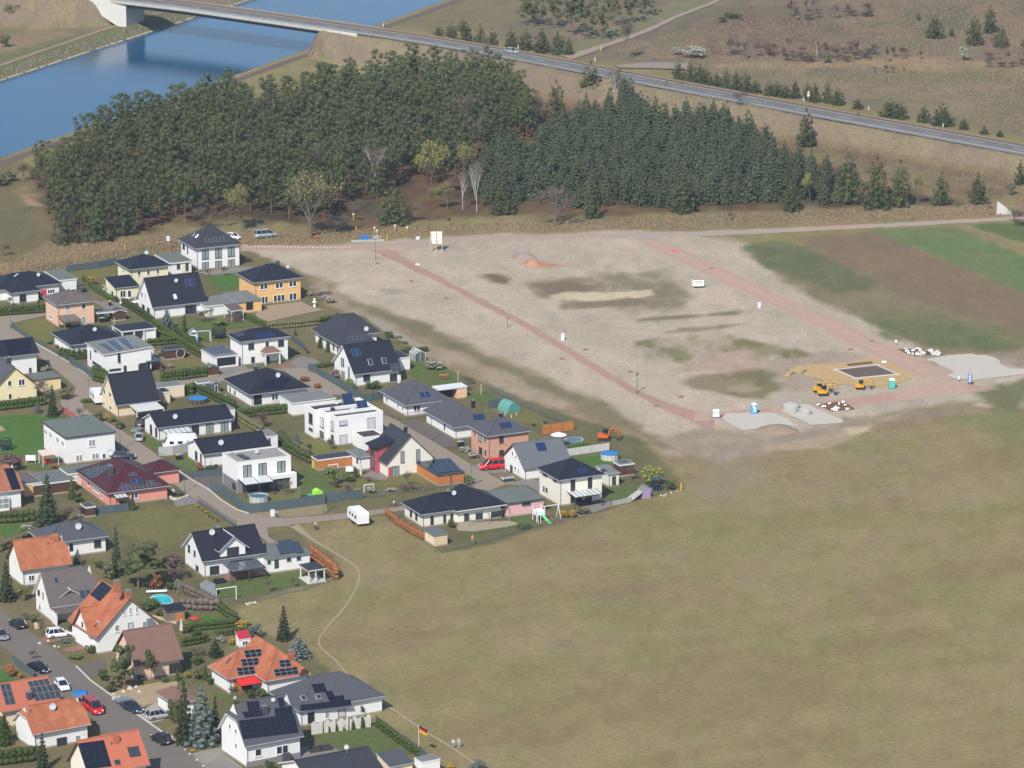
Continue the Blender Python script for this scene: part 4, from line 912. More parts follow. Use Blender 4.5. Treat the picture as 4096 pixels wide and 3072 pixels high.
x=hs('D1','garage','long beige garage with pale flat roof along the side street','garage','D',2.6,(-70,795),D=4.0,R=(278,752),rm='felt2',roof='flat',wall='apricot',ov=.05)
h=hs('H10','detached_house','large white two-storey house with green-grey flat roof and satellite dish on the wall','house','C',5.5,(822,1424),(510,1215),(1522,1376),roof='flat',rm='felt',ov=.3,eave='eaved')
for tl,br in(((560,1308),(602,1400)),((622,1345),(662,1442)),((711,1405),(752,1505)),((775,1450),(815,1548))):h.win(tl,br,'L','W',2,fw=.12)
h.win((1118,1452),(1205,1530),'F','W',2,fw=.12);h.win((957,1645),(1043,1720),'F','W',2,fw=.12);h.win((1162,1625),(1250,1690),'F','W',2,fw=.12);h.win((1290,1625),(1338,1690),'F','w',1,fw=.12)
h.win((627,1525),(668,1575),'L','W',1);h.dish((1410,1600),c='C',side='F',d=1.3)
h=hs('H18','detached_house','white two-storey villa with black hip roof and pillared porch','house','D',5.25,(980,215),(800,120),(1642,152),roof='hip',rm='black',top=(1290,30),ov=.5)
h.win((1083,235),(1157,303),'F','d',2);h.win((1303,212),(1342,282),'F','d');h.win((1460,192),(1534,263),'F','d',2);h.win((1120,405),(1166,475),'F','d');h.win((1463,372),(1506,452),'F','d');h.door((1308,395),(1355,500),'F','plasticd')
h.pv([(880,110),(975,80),(960,160)],3,1,3,'pvg','pvfb');h.pv([(1170,110),(1435,85),(1165,185)],7,1,0,'pvb','pvfb')
pc=h.wp('D',(1345,385),'F');g=MB();g.mat(M.brown);px=pc.x;za=2.6;zb2=3.5
for(a,b)in(((px-2.0,-1.9,za),(px,-.9,zb2)),):pass
g.face([(px-2,-2.1,za),(px+2,-2.1,za),(px+.9,-.9,zb2),(px-.9,-.9,zb2)]);g.face([(px-2,0,za),(px-2,-2.1,za),(px-.9,-.9,zb2),(px-.9,0,zb2)]);g.face([(px+2,-2.1,za),(px+2,0,za),(px+.9,0,zb2),(px+.9,-.9,zb2)]);g.face([(px-.9,-.9,zb2),(px+.9,-.9,zb2),(px+.9,0,zb2),(px-.9,0,zb2)])
g.mat(M.eave).box(px-2,-2.1,za-.2,px+2,0,za-.01);pr=g.bd('porch_roof',None,h.rt)
for q in(-1.7,1.5):m=MB();m.box(px+q,-2.0,0,px+q+.28,-1.72,za-.2);m.bd('pillar',M.eave,pr)
x=hs('H18b','carport','white double garage with solar panels on its flat roof','carport','D',2.7,(650,408),(465,308),(962,368),rm='felt2',roof='flat',ov=.1)
x.door((690,425),(925,495),'F','plasticd',off=-.01);x.pv([(497,303),(760,266),(652,385)],6,3,0,'pv','pvf',lift=.2)
h=hs('H19','detached_house','white bungalow with black pyramid roof and columned corner terrace','house','D',2.75,(1095,885),(765,677),(1882,790),roof='hip',rm='black',top=(1320,540),ov=.7)
h.chimney((1180,590),.7,1.1,'anth',plane=3);h.dish((1463,665),0,d=1.0);h.pv([(1290,700),(1620,665),(1215,820)],6,2,0,'pv','pvfb',gap=.0,lift=.05)
h.win((1377,875),(1462,945),'F','w',2,bars=1,fw=.12);h.win((845,775),(868,860),'L','w');h.win((905,815),(930,900),'L','w');h.door((1150,880),(1255,1000),'F','plasticd')
for q in((1060,990),(1128,1030)):
 l=h.loc(at('D',q,0));m=MB();m.lathe([(.2,0),(.16,.3),(.14,2.5),(.2,2.65)],10,l.x,l.y);m.bd('column',M.eave,h.rt)
x=hs('H19b','garage','long white garage with green-grey flat roof beside the black-roofed bungalow','garage','D',2.8,(1640,987),(1470,885),(2185,912),rm='felt2',roof='flat',ov=.15)
h=hs('H22','detached_house','bungalow with broad dark-grey hip roof next to the building land','house','E',2.75,(345,487),(150,370),(1050,423),roof='hip',rm='anth',top=(640,168),ov=.7)
x=hs('H22w','house_wing','front wing of the dark-grey hip-roofed bungalow with solar frames','house','E',2.76,(490,582),(330,480),(975,535),roof='hipv',rm='anth',top=(655,272),D=11,ov=.6)
x.dish((840,395),0,d=1.0);x.pv([(600,465),(820,440),(615,525)],4,1,0,'pvg','gutter');x.win((418,545),(436,630),'L','b');x.win((470,590),(484,650),'L','b')
h=hs('H23','detached_house','white house with steep black gable roof, skylights and blue collectors','house','E',2.7,(682,947),(430,778),(1352,908),roof='gableu',rm='black',top=(550,572),ov=.5)
h.pv([(638,622),(752,608),(668,720)],2,1,0,'pvb','gutter');h.skylight([(852,750),(905,746),(872,828)],0,fm='eave');h.skylight([(1025,736),(1080,732),(1045,810)],0,fm='eave');h.pv([(1134,810),(1260,798),(1165,910)],2,2,0,'pvg','gutter')
for tl,br in(((522,725),(536,835)),((545,735),(558,845)),((525,890),(540,995)),((550,900),(565,1005)),((612,840),(628,985))):h.win(tl,br,'L','d')
h.win((800,950),(885,1015),'F','d',2);h.win((1135,935),(1225,1025),'F','d',2);h.door((1240,945),(1275,1025),'F','white')
x=hs('H23b','annexe','white annexe with dark roof behind the black gable house','annexe','E',2.9,(1225,735),D=6,R=(1405,718),rm='anth',roof='flat',ov=.1)
h=hs('H24','detached_house','white bungalow with grey pyramid roof and two collectors','house','E',2.55,(1330,1335),(1022,1145),(1912,1252),roof='hip',rm='slate',top=(1425,1020),ov=.6)
h.pv([(1493,1170),(1630,1155),(1530,1243)],2,1,0,'pvb','gutter');h.win((1434,1335),(1520,1400),'F','w',2,fw=.1);h.win((1090,1225),(1112,1290),'L','w');h.win((1232,1300),(1252,1365),'L','w');h.win((1290,1345),(1310,1400),'L','w');h.vent((1100,1115),3);h.dish((1250,1068),3,d=.6)
x=hs('E1','open_shed','open garden shed with white roof and brown locker','shed','E',2.4,(1745,1132),(1680,1085),(2118,1086),rm='eave',roof='flat',nowall=True,ov=.05)
BX(x.rt,'locker',M.peach,x.w*.66,.1,0,x.w,x.d,2.2);m=MB();m.box(0,x.d-.1,0,x.w*.66,x.d,2.2);m.box(0,0,0,.1,x.d,2.2);m.bd('wall',M.steelblue,x.rt)
# middle
h=hs('H14','detached_house','long white bungalow with black gable roof and glass terrace roof','house','C',2.75,(1985,1306),(1795,1178),(2964,1188),roof='gableu',rm='black',top=(1888,1118),ov=.45)
h.win((1896,1250),(1925,1400),'L','d',fw=.06);h.win((1962,1290),(1990,1430),'L','d',fw=.06)
for tl,br,n,st in(((366,1275),(462,1400),2,'d'),((547,1250),(647,1382),2,'c'),((733,1232),(833,1362),2,'c')):h.win(tl,br,'F',st,n,c='D')
h.dish((163,1190),0,c='D',d=1.0);canopy(h,[(0,1330),(320,1282),(62,1385),(392,1345)],2.55,2.25,'polycarb','framed',c='D',nb=5)
x=hs('H14b','annexe','small white cube annexe at the end of the upper long bungalow','annexe','D',2.7,(800,1078),D=5,R=(915,1060),rm='felt2',roof='flat',ov=.05)
h=hs('H15','detached_house','white bungalow with plain black gable roof and round dish','house','H',2.75,(665,378),(447,228),(1545,272),roof='gableu',rm='black',top=(560,182),ov=.45)
h.win((570,320),(602,462),'L','d',fw=.06);h.win((636,360),(656,480),'L','d',fw=.06);h.dish((900,255),0,d=1.1);h.win((755,395),(770,500),'F','w')
x=hs('H15b','annexe','small white cube annexe at the end of the lower long bungalow','annexe','H',2.7,(1480,145),D=5,R=(1618,127),rm='felt2',roof='flat',ov=.05)
x.door((1490,170),(1525,260),'F','steelblue')
h=hs('H16','detached_house','white cubic two-storey house with flat roof and terrace canopy','house','H',6.1,(1100,470),(918,345),(1798,392),roof='parapet',rm='paleroof',ov=.02,eave='concretel',par=.3)
for tl,br in(((1176,512),(1283,662)),((1369,488),(1475,640)),((1606,462),(1712,600))):h.win(tl,br,'F','c',2,fw=.13)
h.win((1588,680),(1745,820),'F','d',3,off=-1.0,fw=.1)
m=MB();x1=h.w;m.mat(M.white);l0=h.wp('H',(1500,640),'F').x;z1=h.wp('H',(1560,640),'F',off=-1.2).z
m.box(l0,-1.25,z1-.75,x1+.6,-.01,z1);m.box(x1-.6,-1.25,0,x1+.6,-.01,z1-.76);m.bd('balcony',None,h.rt)
h.panel((925,600),(1100,860),'wgrey','L');h.panel((1100,700),(1590,870),'wgrey');h.win((1040,720),(1088,830),'L','d',off=-.06);h.win_at(1.0,6.5,.1,2.3,'F','d',4,off=-.06)
canopy(h,[(1125,690),(1485,648),(1200,755),(1580,712)],2.9,2.6,'polycarb','framed',nb=2,mid=True)
h.dish((1350,370),0,d=.8);h.vent((1035,365));h.vent((1600,315));h.pv([(1095,390),(1160,380),(1200,440)],2,2,0,'pvg','pvfb',lift=.3)
h=hs('H17','detached_house','large white cubic house with stepped walls and blue collectors on its flat roof','house','E',5.9,(447,1478),D=3.6,R=(1052,1404),roof='parapet',rm='gravelroof',ov=.02,eave='white',par=.6)
b1=h
blk=[]
for kk,F_,D_ in(('H17c',(322,1426),3.5),('H17d',(178,1390),4.8)):
 f=at('E',F_,5.9);g=House('stepped_block','white block','house','E',5.895 if kk=='H17c' else 5.89,F_,D=D_,W=(b1.P(b1.w,0)-f).dot(UD)-.01,roof='parapet',rm='gravelroof',ov=.02,eave='white',par=.6)
 blk.append(g)
for g in blk:
 T=b1.rt.matrix_world.inverted()if False else None
 off=b1.loc(g.o)
 for ch in kd(g.rt):ch.parent=b1.rt;ch.location=(off.x,off.y,0)
 bpy.data.objects.remove(g.rt)
c_='F'
h.win((498,270),(595,314),'F','s',c=c_);h.win((853,228),(950,362),'F','s',c=c_);h.win((500,448),(597,570),'F','s',c=c_);h.door((702,430),(770,560),'F','plasticd',c=c_)
h.win((392,258),(425,400),'L','s',c=c_);h.win((396,430),(428,560),'L','d',c=c_)
g1,g2=b1.loc(blk[0].o),b1.loc(blk[1].o)
for(tl,br,st,off)in(((247,205),(300,360),'s',g1.x),((252,378),(302,525),'d',g1.x),((112,155),(160,312),'d',g2.x),((114,340),(162,400),'d',g2.x)):h.win(tl,br,'L',st,c=c_,off=off)
for q in([(510,1215),(622,1205),(560,1325)],[(720,1308),(830,1295),(745,1415)]):
 a=h.loc(at('E',(q[2][0]+60,q[2][1]-8),5.3));m=MB();m.mat(M.pvb).mat(M.pvfb);x0,x1,y0,y1,zb_,zt_=a.x-1.1,a.x+1.1,a.y,a.y+1.25,5.35,7.15
 for i in(0,1):
  m=MB();m.mat(M.pvb).mat(M.pvfb);xa=x0+i*1.12;xb=xa+1.08
  m.hexa([(xa,y0,zb_),(xb,y0,zb_),(xb,y1,zt_),(xa,y1,zt_),(xa,y0,zb_+.08),(xb,y0,zb_+.08),(xb,y1,zt_+.08),(xa,y1,zt_+.08)]);m.mat(M.pvb).face([(xa+.05,y0+.04,zb_+.15),(xb-.05,y0+.04,zb_+.15),(xb-.05,y1-.02,zt_+.06),(xa+.05,y1-.02,zt_+.06)]);so_=m.bd('solar_panel',None,h.rt)
 m=MB()
 for xx in(x0,x1):m.bar((xx,y1,zb_),(xx,y1,zt_),.06);m.bar((xx,y0,zb_),(xx,y1,zb_),.06)
 m.bd('solar_rack',M.metal,h.rt)
for q in((465,1325),(665,1405)):h.dish(q,0,c='E',d=.9)
h.chimney((410,1405),.6,.7,'anth',c='E')
x=hs('H17b','annexe','low white annexe with dark flat roof in front of the cubic house','annexe','F',2.9,(795,475),(752,445),(1060,435),rm='gravelroof',roof='parapet',ov=.02,eave='white',par=.25,D=5)
h=hs('H30','detached_house','white gable house with dark roof and red staircase bay','house','F',2.75,(1090,812),(852,655),(1722,740),roof='gablev',rm='anth',top=(1390,447),wall='cream',ov=.35,eave='woodd')
h.win((1270,648),(1320,785),'F','c',fw=.08);h.win((1467,625),(1518,762),'F','c',fw=.08);h.win((1163,840),(1255,962),'F','c',2);h.panel((1115,850),(1160,970),'red','F')
h.chimney((1335,400),.55,1.0,'plasticd',plane=0)
m=MB();m.mat(M.red);l=h.loc(at('F',(985,930),0));ln=h.loc(at('F',(895,880),0));x0=l.x-.2;x1=x0+3.6;y0,y1=l.y+.2,l.y+3.9
zq=5.6
m.hexa([(x0,y0,0),(x1,y0,0),(x1,y1,0),(x0,y1,0),(x0,y0,4.9),(x1,y0,5.9),(x1,y1,5.9),(x0,y1,4.9)]);bay=m.bd('bay',None,h.rt)
m=MB();m.hexa([(x0-.5,y0-.5,4.85),(x1+.4,y0-.5,6.05),(x1+.4,y1+.4,6.05),(x0-.5,y1+.4,4.85),(x0-.5,y0-.5,5.05),(x1+.4,y0-.5,6.25),(x1+.4,y1+.4,6.25),(x0-.5,y1+.4,5.05)]);m.bd('bay_roof',M.black,h.rt)
for z0,z1 in((.3,2.3),(2.8,4.5)):
 m=MB();m.box(x0-.06,y0+.9,z0,x0+.05,y1-.9,z1);f=m.bd('window',M.framed,h.rt);m=MB();m.box(x0-.08,y0+1.0,z0+.1,x0-.05,y1-1.0,z1-.1);m.bd('pane',M.glass,f)
x=hs('H30b','annexe','white annexe with grey-green hip roof behind the red bay','annexe','F',2.7,(740,728),(640,660),(905,700),D=5.5,rm='felt',roof='hip',h=.7,wall='white',ov=.3)
x.win((715,720),(735,800),'L','d')
x=hs('H31','carport','orange wooden garage with dark solar roof by the street','garage','F',2.3,(1742,950),(1567,768),(2066,893),rm='pv',roof='flat',wall='woodo',ov=.15,eave='eaved')
x.pv([(1600,775),(1895,735),(1740,930)],5,4,0,'pv','pvfb',lift=.08);BX(x.rt,'post',M.woodd,x.w*.48,-.12,0,x.w*.48+.12,.0,2.1)
x=hs('F1','woodshed','long orange wooden shed with black roof','shed','F',2.2,(222,757),D=3.2,R=(658,700),rm='anth',roof='flat',wall='woodo',ov=.08)
h=hs('H25','detached_house','bungalow with broad grey hip roof touching the brick house','house','F',2.6,(1940,352),(1572,122),(2420,292),roof='hip',rm='slate',top=(2050,15),wall='white',ov=.65)
h.chimney((2190,60),.6,.9,'plasticd',plane=0)
h.win((1822,290),(1836,370),'L','d',c='F')
h=hs('H25b','detached_house','two-storey red-brick house with grey hip roof','house','G',4.9,(242,606),(57,500),(672,546),roof='hip',rm='slate',top=(400,405),wall='brick',ov=.45)
h.win((360,602),(403,663),'F','d');h.win((360,742),(406,790),'F','d');h.win((158,568),(192,662),'L','c');h.win((164,702),(195,800),'L','d');h.win((218,600),(230,652),'L','d');h.win((220,735),(233,790),'L','d');h.win((118,550),(128,590),'L','d')
h.pv([(358,475),(470,462),(382,530)],2,1,0,'pvb','pvfb');h.chimney((375,405),.6,.6,'plasticd',plane=0)
HS['H25'].pv([(95,393),(205,378),(115,448)],2,1,0,'pvb','pvfb',c='G')
h=hs('H26','detached_house','white gable house with smooth grey roof and one collector','house','G',2.5,(600,922),(405,792),(1062,845),roof='gableu',rm='grey',top=(490,677),ov=.45,eave='eavew')
h.pv([(712,672),(803,662),(740,752)],1,1,0,'pvb','pvfb');h.win((488,745),(502,803),'L','w');h.win((520,785),(535,825),'L','w');h.door((470,880),(494,975),'L','framed');h.win((512,895),(530,940),'L','w');h.vent((607,838));h.win((545,920),(560,955),'L','w')
h=hs('H27','detached_house','white two-storey house with black hip roof at the edge of the meadow','house','G',5.15,(945,1037),(735,908),(1407,975),roof='hip',rm='black',top=(1065,815),wall='cream',ov=.5)
h.win((1062,1030),(1107,1137),'F','d');h.win((1232,1010),(1274,1115),'F','d');h.win((792,960),(832,1002),'L','d');h.win((893,1015),(925,1055),'L','d');h.win((795,1092),(808,1140),'L','d');h.win((820,1105),(836,1153),'L','d');h.win_at(2.2,4.6,.1,2.3,'F','d',2);h.win_at(5.2,6.6,.1,2.3,'F','d',1)
h.pv([(1122,918),(1218,908),(1138,978)],2,1,0,'pvb','pvfb');canopy(h,[(1040,1158),(1305,1122),(1112,1202),(1382,1168)],2.6,2.35,'polycarb','framed',nb=6)
x=hs('H27b','garage','small white garden house with grey roof right of the white two-storey house','shed','G',2.6,(1430,975),(1320,905),(1555,960),rm='felt2',roof='shed',h=.3,wall='cream',ov=.2)
x.door((1470,998),(1508,1085),'F','framed');x.pv([(1350,935),(1400,925),(1375,955)],1,1,0,'pv','pvfb')
x=hs('G2','garden_shed','dark wooden shed with white-edged roof and solar panels by the blue pool','shed','G',2.4,(1545,885),(1475,848),(1700,868),rm='felt2',roof='flat',wall='woodd',ov=.12,eave='eave')
x.pv([(1525,850),(1620,840),(1550,872)],3,1,0,'pv','pvf',lift=.12)
h=hs('H28','detached_house','cream bungalow with black hip roof and open terrace facing the meadow','house','V',2.7,(507,302),(285,160),(1470,190),roof='hip',rm='black',top=(900,35),wall='cream',ov=.6)
h.win((388,245),(411,330),'L','d');h.win((447,282),(471,365),'L','d');h.win((612,318),(648,435),'F','d');h.win((755,302),(785,415),'F','d');h.win((832,292),(864,400),'F','d')
h.chimney((808,90),.7,.9,'plasticd',plane=0);h.dish((875,90),0,d=.9)
x=hs('H28w','house_wing','terrace wing of the cream bungalow with black hip roof','house','V',2.71,(893,264),D=9,R=(1512,213),roof='hipv',rm='black',top=(1130,65),wall='cream',ov=.9,gut=False)
x.win((985,290),(1042,385),'F','d',2);x.win((1112,275),(1190,378),'F','d',2);x.win((1282,270),(1412,385),'F','d',3)
x=hs('H28b','garage','pink garage with wide green-grey flat roof','garage','V',2.8,(1455,177),(1225,40),(1892,120),rm='felt',roof='flat',wall='pink',ov=.3,eave='eaved')
x.win((1625,158),(1720,188),'F','d',2,c='V')
x=hs('V1','garden_shed','small beige garden shed with grey roof and timber lattice front','shed','V',2.2,(648,528),(548,458),(800,497),rm='grey',roof='flat',wall='apricot',ov=.15,eave='gutter')
for i in range(6):BX(x.rt,'lattice_slat',M.woodl,.05+i*x.w/6,-.03,.05,.13+i*x.w/6,.0,2.1)
for i in range(5):BX(x.rt,'lattice_slat',M.woodl,.02,-.05,.1+i*.45,x.w-.02,-.02,.18+i*.45)
h=hs('H11','detached_house','salmon-pink bungalow with wine-red hip roof covered in solar panels','house','I',2.7,(1355,1027),(952,727),(2170,926),roof='hip',rm='wine',top=(1500,605),wall='salmon',ov=.6)
h.pv([(1135,715),(1240,660),(1240,785)],3,2,3,'pvg','pvf')
h.pv([(1020,742),(1130,705),(1145,835)],3,2,3,'pvg','pvf')
h.pv([(1285,680),(1380,640),(1330,720)],2,1,3,'pvg','pvf')
h.pv([(1610,768),(1718,757),(1628,808)],2,1,0,'pvg','pvf');h.pv([(1642,845),(1788,825),(1668,915)],2,1,0,'pvb','pvf');h.pv([(1520,905),(1628,893),(1540,945)],2,1,0,'pvg','pvf');h.pv([(1488,952),(1900,905),(1505,990)],8,1,0,'pvg','pvf');h.pv([(1838,868),(1945,855),(1858,908)],2,1,0,'pvg','pvf');h.pv([(1905,900),(2020,888),(1922,935)],2,1,0,'pvg','pvf')
h.chimney((1398,800),.75,1.9,'slate',plane=3);h.win((1652,1015),(1745,1085),'F','w',2,fw=.12);h.win((1045,830),(1066,945),'L','w',fw=.1);h.win((1105,865),(1135,935),'L','w');h.win((1178,928),(1255,1030),'L','w',4,fw=.12);h.win((1275,985),(1292,1090),'L','w')
canopy(h,[(1410,1020),(1570,1005),(1470,1085),(1625,1068)],2.35,2.1,'polycarb','framed',nb=3)
x=hs('H11w','house_wing','small rear wing of the salmon bungalow with wine-red roof','house','I',2.7,(1905,772),D=6,R=(2008,758),W=6.2,roof='hip',rm='wine',h=1.6,wall='salmon',ov=.4)
x=hs('H11b','annexe','salmon annexe with grey-green flat roof behind the wine-red roof','annexe','I',2.7,(857,777),(757,695),(1400,705),rm='felt',roof='flat',wall='salmonl',ov=.15)
x.door((942,800),(982,900),'F','frame');x.win((842,775),(860,825),'L','w')
x=hs('H12b','garage','garage with brown-grey felt roof and orange wall between hedge and spruce','garage','I',2.6,(300,907),(240,745),R=(520,872),D=8,rm='brgrey',roof='flat',wall='orange',ov=.1)
x=hs('I1','carport','low green-grey flat roof behind the big spruce','carport','I',2.4,(690,880),D=7.5,R=(800,860),W=8.5,rm='felt',roof='flat',wall='woodd',ov=.15)
x.rt.location=x.P(-4.2,0,0)
x=hs('I2','garden_shed','dark brown tool shed with grey roof at the meadow fence','shed','I',2.0,(1080,1198),(1030,1145),(1212,1180),rm='slate',roof='flat',wall='woodd',ov=.1)
h=hs('H12','detached_house','white house with red-brown roof and conservatory, cut by the left edge','house','I',3.6,(-140,1030),D=9.5,R=(310,977),roof='gableu',rm='terra2',top=(128,655),ov=.5,jk=2)
h.pv([(50,712),(165,700),(150,980)],1,4,0,'pv','pvfb',gap=0,lift=.08)
m=MB();mm=M.frame;c0=h.loc(at('I',(120,1235),0));m.box(c0.x-6,c0.y,0,c0.x,c0.y+2.6,.5);cons=m.bd('conservatory',M.white,h.rt)
m=MB()
for i in range(6):
 xx=c0.x-6+i*1.2;m.box(xx-.05,c0.y-.02,.5,xx+.05,c0.y+.08,2.4);m.bar((xx,c0.y,2.4),(xx,c0.y+2.6,3.2),.09)
m.box(c0.x-6,c0.y-.04,2.3,c0.x+.05,c0.y+.08,2.45);m.box(c0.x-6,c0.y-.03,1.3,c0.x+.05,c0.y+.07,1.4);m.bar((c0.x,c0.y+2.6,0),(c0.x,c0.y+2.6,3.2),.1);m.bd('frame',M.frame,cons)
m=MB();m.face([(c0.x-6,c0.y+.02,2.4),(c0.x,c0.y+.02,2.4),(c0.x,c0.y+2.6,3.2),(c0.x-6,c0.y+2.6,3.2)]);m.face([(c0.x-6,c0.y+.03,.5),(c0.x,c0.y+.03,.5),(c0.x,c0.y+.03,2.35),(c0.x-6,c0.y+.03,2.35)]);m.face([(c0.x-.02,c0.y,.5),(c0.x-.02,c0.y+2.6,.5),(c0.x-.02,c0.y+2.6,3.1),(c0.x-.02,c0.y,2.35)]);m.bd('glazing',M.curtain,cons)
# near part of the village
h=hs('H32','detached_house','white house with blue-grey hip roof beside the empty plot','house','I',3.1,(575,1668),(348,1500),(1402,1570),roof='hip',rm='slate',top=(900,1372),ov=.6)
h.chimney((1010,1385),.6,1.2,'slate',plane=0);h.dish((995,1475),0,d=1.2);h.win((1187,195),(1277,275),'F','d',c='J');h.door((875,240),(925,330),'F','plasticd',c='J')
h=hs('H33','detached_house','white house with bright terracotta gable roof and tile-clad chimney','house','J',3.1,(262,580),(45,425),(905,478),roof='gableu',rm='terra',top=(145,202),ov=.55,jk=2,eave='eavew')
h.win((360,640),(435,703),'F','w',2);h.chimney((700,175),1.0,.8,'terra',cap=False);h.vent((640,190));h.skylight([(585,195),(615,190),(600,235)],0,m='terra2',fm='terra2');h.win((195,440),(207,490),'L','w')
h=hs('H34','detached_house','white house with brown-grey half-hip roof, dark gabled dormer and collectors','house','J',2.75,(630,1050),(380,872),(1300,965),roof='gableu',rm='brgrey',top=(500,587),ov=.5,jk=2)
h.skylight([(677,668),(722,662),(692,738)],0);h.pv([(988,828),(1138,810),(1018,938)],2,1,0,'pvg','gutter');h.win((477,808),(506,895),'L','b',fw=.1);h.win((540,845),(552,935),'L','b');h.door((498,1015),(512,1075),'L','framed')
a=h.wp('J',(880,960),'F',off=1.0);h.dormer(a.x,4.3,.9,3.9,1.2,wall='woodd',style='b',n=3,wz=(.42,.5),dep=3.6,zb=2.9)
m=MB();m.hexa([(0,-2.4,2.0),(h.w,-2.4,2.0),(h.w,0,2.55),(0,0,2.55),(0,-2.4,2.12),(h.w,-2.4,2.12),(h.w,0,2.7),(0,0,2.7)]);m.bd('lean_to_roof',M.brgrey,h.rt);BX(h.rt,'side_wall',M.white,0,-2.2,0,.2,0,2.2)
h=hs('H35','detached_house','white house with bright orange roof and front gable facing the street','house','J',3.0,(1212,1436),(882,1190),(2060,1268),roof='gablev',rm='terra',top=(1655,925),ov=.6,eave='eavew',rot=29.5)
for tl,br,n in(((1550,1072),(1585,1135),1),((1630,1042),(1664,1128),1),((1712,1030),(1748,1112),1),((1448,1265),(1510,1345),1),((1795,1220),(1856,1290),1)):h.win(tl,br,'F','W',n,fw=.12)
h.win((1618,1240),(1685,1315),'F','s');h.chimney((1480,800),.9,1.3,'terra',plane=1);h.chimney((1620,880),.9,.7,'terra',plane=1)
h.pv([(1295,712),(1418,800),(1140,880)],3,4,0,'pv','pvfb',gap=.0)
def cross_L(H,y,w,x0,zf,hh,wall='white',zb=0,dep=5.0,win=True,rm=None):
 g=MB();g.mat(M[wall]);g.face([(x0,y+w/2,zb),(x0,y-w/2,zb),(x0,y-w/2,zf),(x0,y,zf+hh),(x0,y+w/2,zf)]);g.face([(x0,y-w/2,zb),(x0+dep,y-w/2,zb),(x0+dep,y-w/2,zf),(x0,y-w/2,zf)]);g.face([(x0+dep,y+w/2,zb),(x0,y+w/2,zb),(x0,y+w/2,zf),(x0+dep,y+w/2,zf)]);g.bd('cross_gable',None,H.rt)
 r=MB();s_=hh/(w/2);ov=.4;ze=zf-ov*s_+.06;zt=zf+hh+.06;xf=x0-.5;sv=H.planes;H.planes=[]
 H.slab(r,[(xf,y-w/2-ov,ze),(x0+dep,y-w/2-ov,ze),(x0+dep,y,zt),(xf,y,zt)],.14,M.eavew);H.slab(r,[(x0+dep,y+w/2+ov,ze),(xf,y+w/2+ov,ze),(xf,y,zt),(x0+dep,y,zt)],.14,M.eavew);H.planes=sv
 r.mat(H.rm).tube((xf,y,zt),(x0+dep,y,zt),.1,.1,5)
 r.bd('cross_gable_roof',None,H.rt)
 if win:
  m=MB();m.box(x0-.06,y-.45,zf+.1,x0+.03,y+.45,zf+1.2);f=m.bd('window',M.frame,H.rt);m=MB();m.box(x0-.08,y-.36,zf+.2,x0-.05,y+.36,zf+1.1);m.bd('pane',M.glass,f)
cross_L(h,h.d*.48,6.2,-.45,3.2,3.5,dep=6.2)
cross_L(h,1.7,1.5,.9,3.9,.75,zb=3.0,dep=2.4)
h=hs('H36','detached_house','salmon house with brown gable roof behind the tall pine','house','K',2.75,(1700,376),(1378,182),(2352,294),roof='gableu',rm='brown',top=(1480,-60),wall='salmonl',ov=.5,eave='eavew',rot=28.5)
h.win((220,458),(368,545),'F','b',3,c='M',fw=.1);h.skylight([(1818,192),(1872,186),(1835,268)],0)
x=hs('K1','garage','white garage with brown hip roof behind the tall spruces','garage','M',2.5,(265,920),(133,782),(560,880),D=7.0,rm='brown',roof='hip',h=1.3,ov=.4,rot=29)
x.door((188,860),(222,950),'L','frame')
h=hs('H37','detached_house','orange-roofed house with two arrays of grey solar panels at the lower left','house','K',2.9,(15,958),D=10.5,R=(797,832),roof='gableu',rm='coral',top=(200,565),ov=.5,wall='apricot',rot=30.5,eave='eavew')
h.pv([(338,570),(603,530),(375,645)],4,1,0,'pvg','pvf');h.pv([(372,648),(715,598),(412,728)],5,1,0,'pvg','pvf');h.pv([(408,730),(745,682),(445,820)],5,1,0,'pvg','pvf');h.pv([(-5,605),(125,592),(70,868)],2,3,0,'pvg','pvf');h.chimney((368,775),.8,1.0,'eaved')
h=hs('H38','detached_house','white house with terracotta half-hip roof and round dish on the ridge side','house','K',2.8,(412,1242),(190,1050),(1188,1125),roof='gableu',rm='terra',top=(330,880),ov=.5,jk=3,rot=30.5)
h.dish((668,925),0,d=1.1);h.vent((375,955));h.door((718,1285),(846,1430),'F','framed');h.win((718,1285),(846,1430),'F','d',2,off=-.06);h.win((950,1252),(1018,1318),'F','w',pane='curtain');h.door((1040,1262),(1075,1400),'F','white')
h=hs('H39','detached_house','coral-roofed house with large black solar field at the bottom edge','house','K',2.9,(1120,1765),(845,1568),(1955,1650),roof='gableu',rm='coral',top=(932,1325),ov=.5,rot=30.5,wall='cream',eave='eavew')
h.pv([(985,1350),(1308,1308),(1085,1680)],4,4,0,'pv','pvfb',gap=.0);h.pv([(1602,1400),(1745,1380),(1642,1528)],2,1,0,'pvg','pvfb');h.skylight([(1435,1562),(1505,1550),(1455,1625)],0);h.chimney((1455,1300),1.0,.7,'coral',cap=False);h.vent((1400,1370))
h=hs('H40','detached_house','white bungalow with terracotta hip roof, solar panels and red awning','house','M',2.8,(905,628),(682,472),(1780,500),roof='hip',rm='terra',top=(1250,245),ov=.5,rot=29.5)
for q,nx in(([(1083,298),(1285,278),(1108,385)],3),([(1045,400),(1252,382),(1070,482)],3),([(997,500),(1200,480),(1025,588)],3)):h.pv(q,nx,2,0,'pv','pvf',gap=.02)
h.skylight([(935,385),(955,390),(878,450)],3)
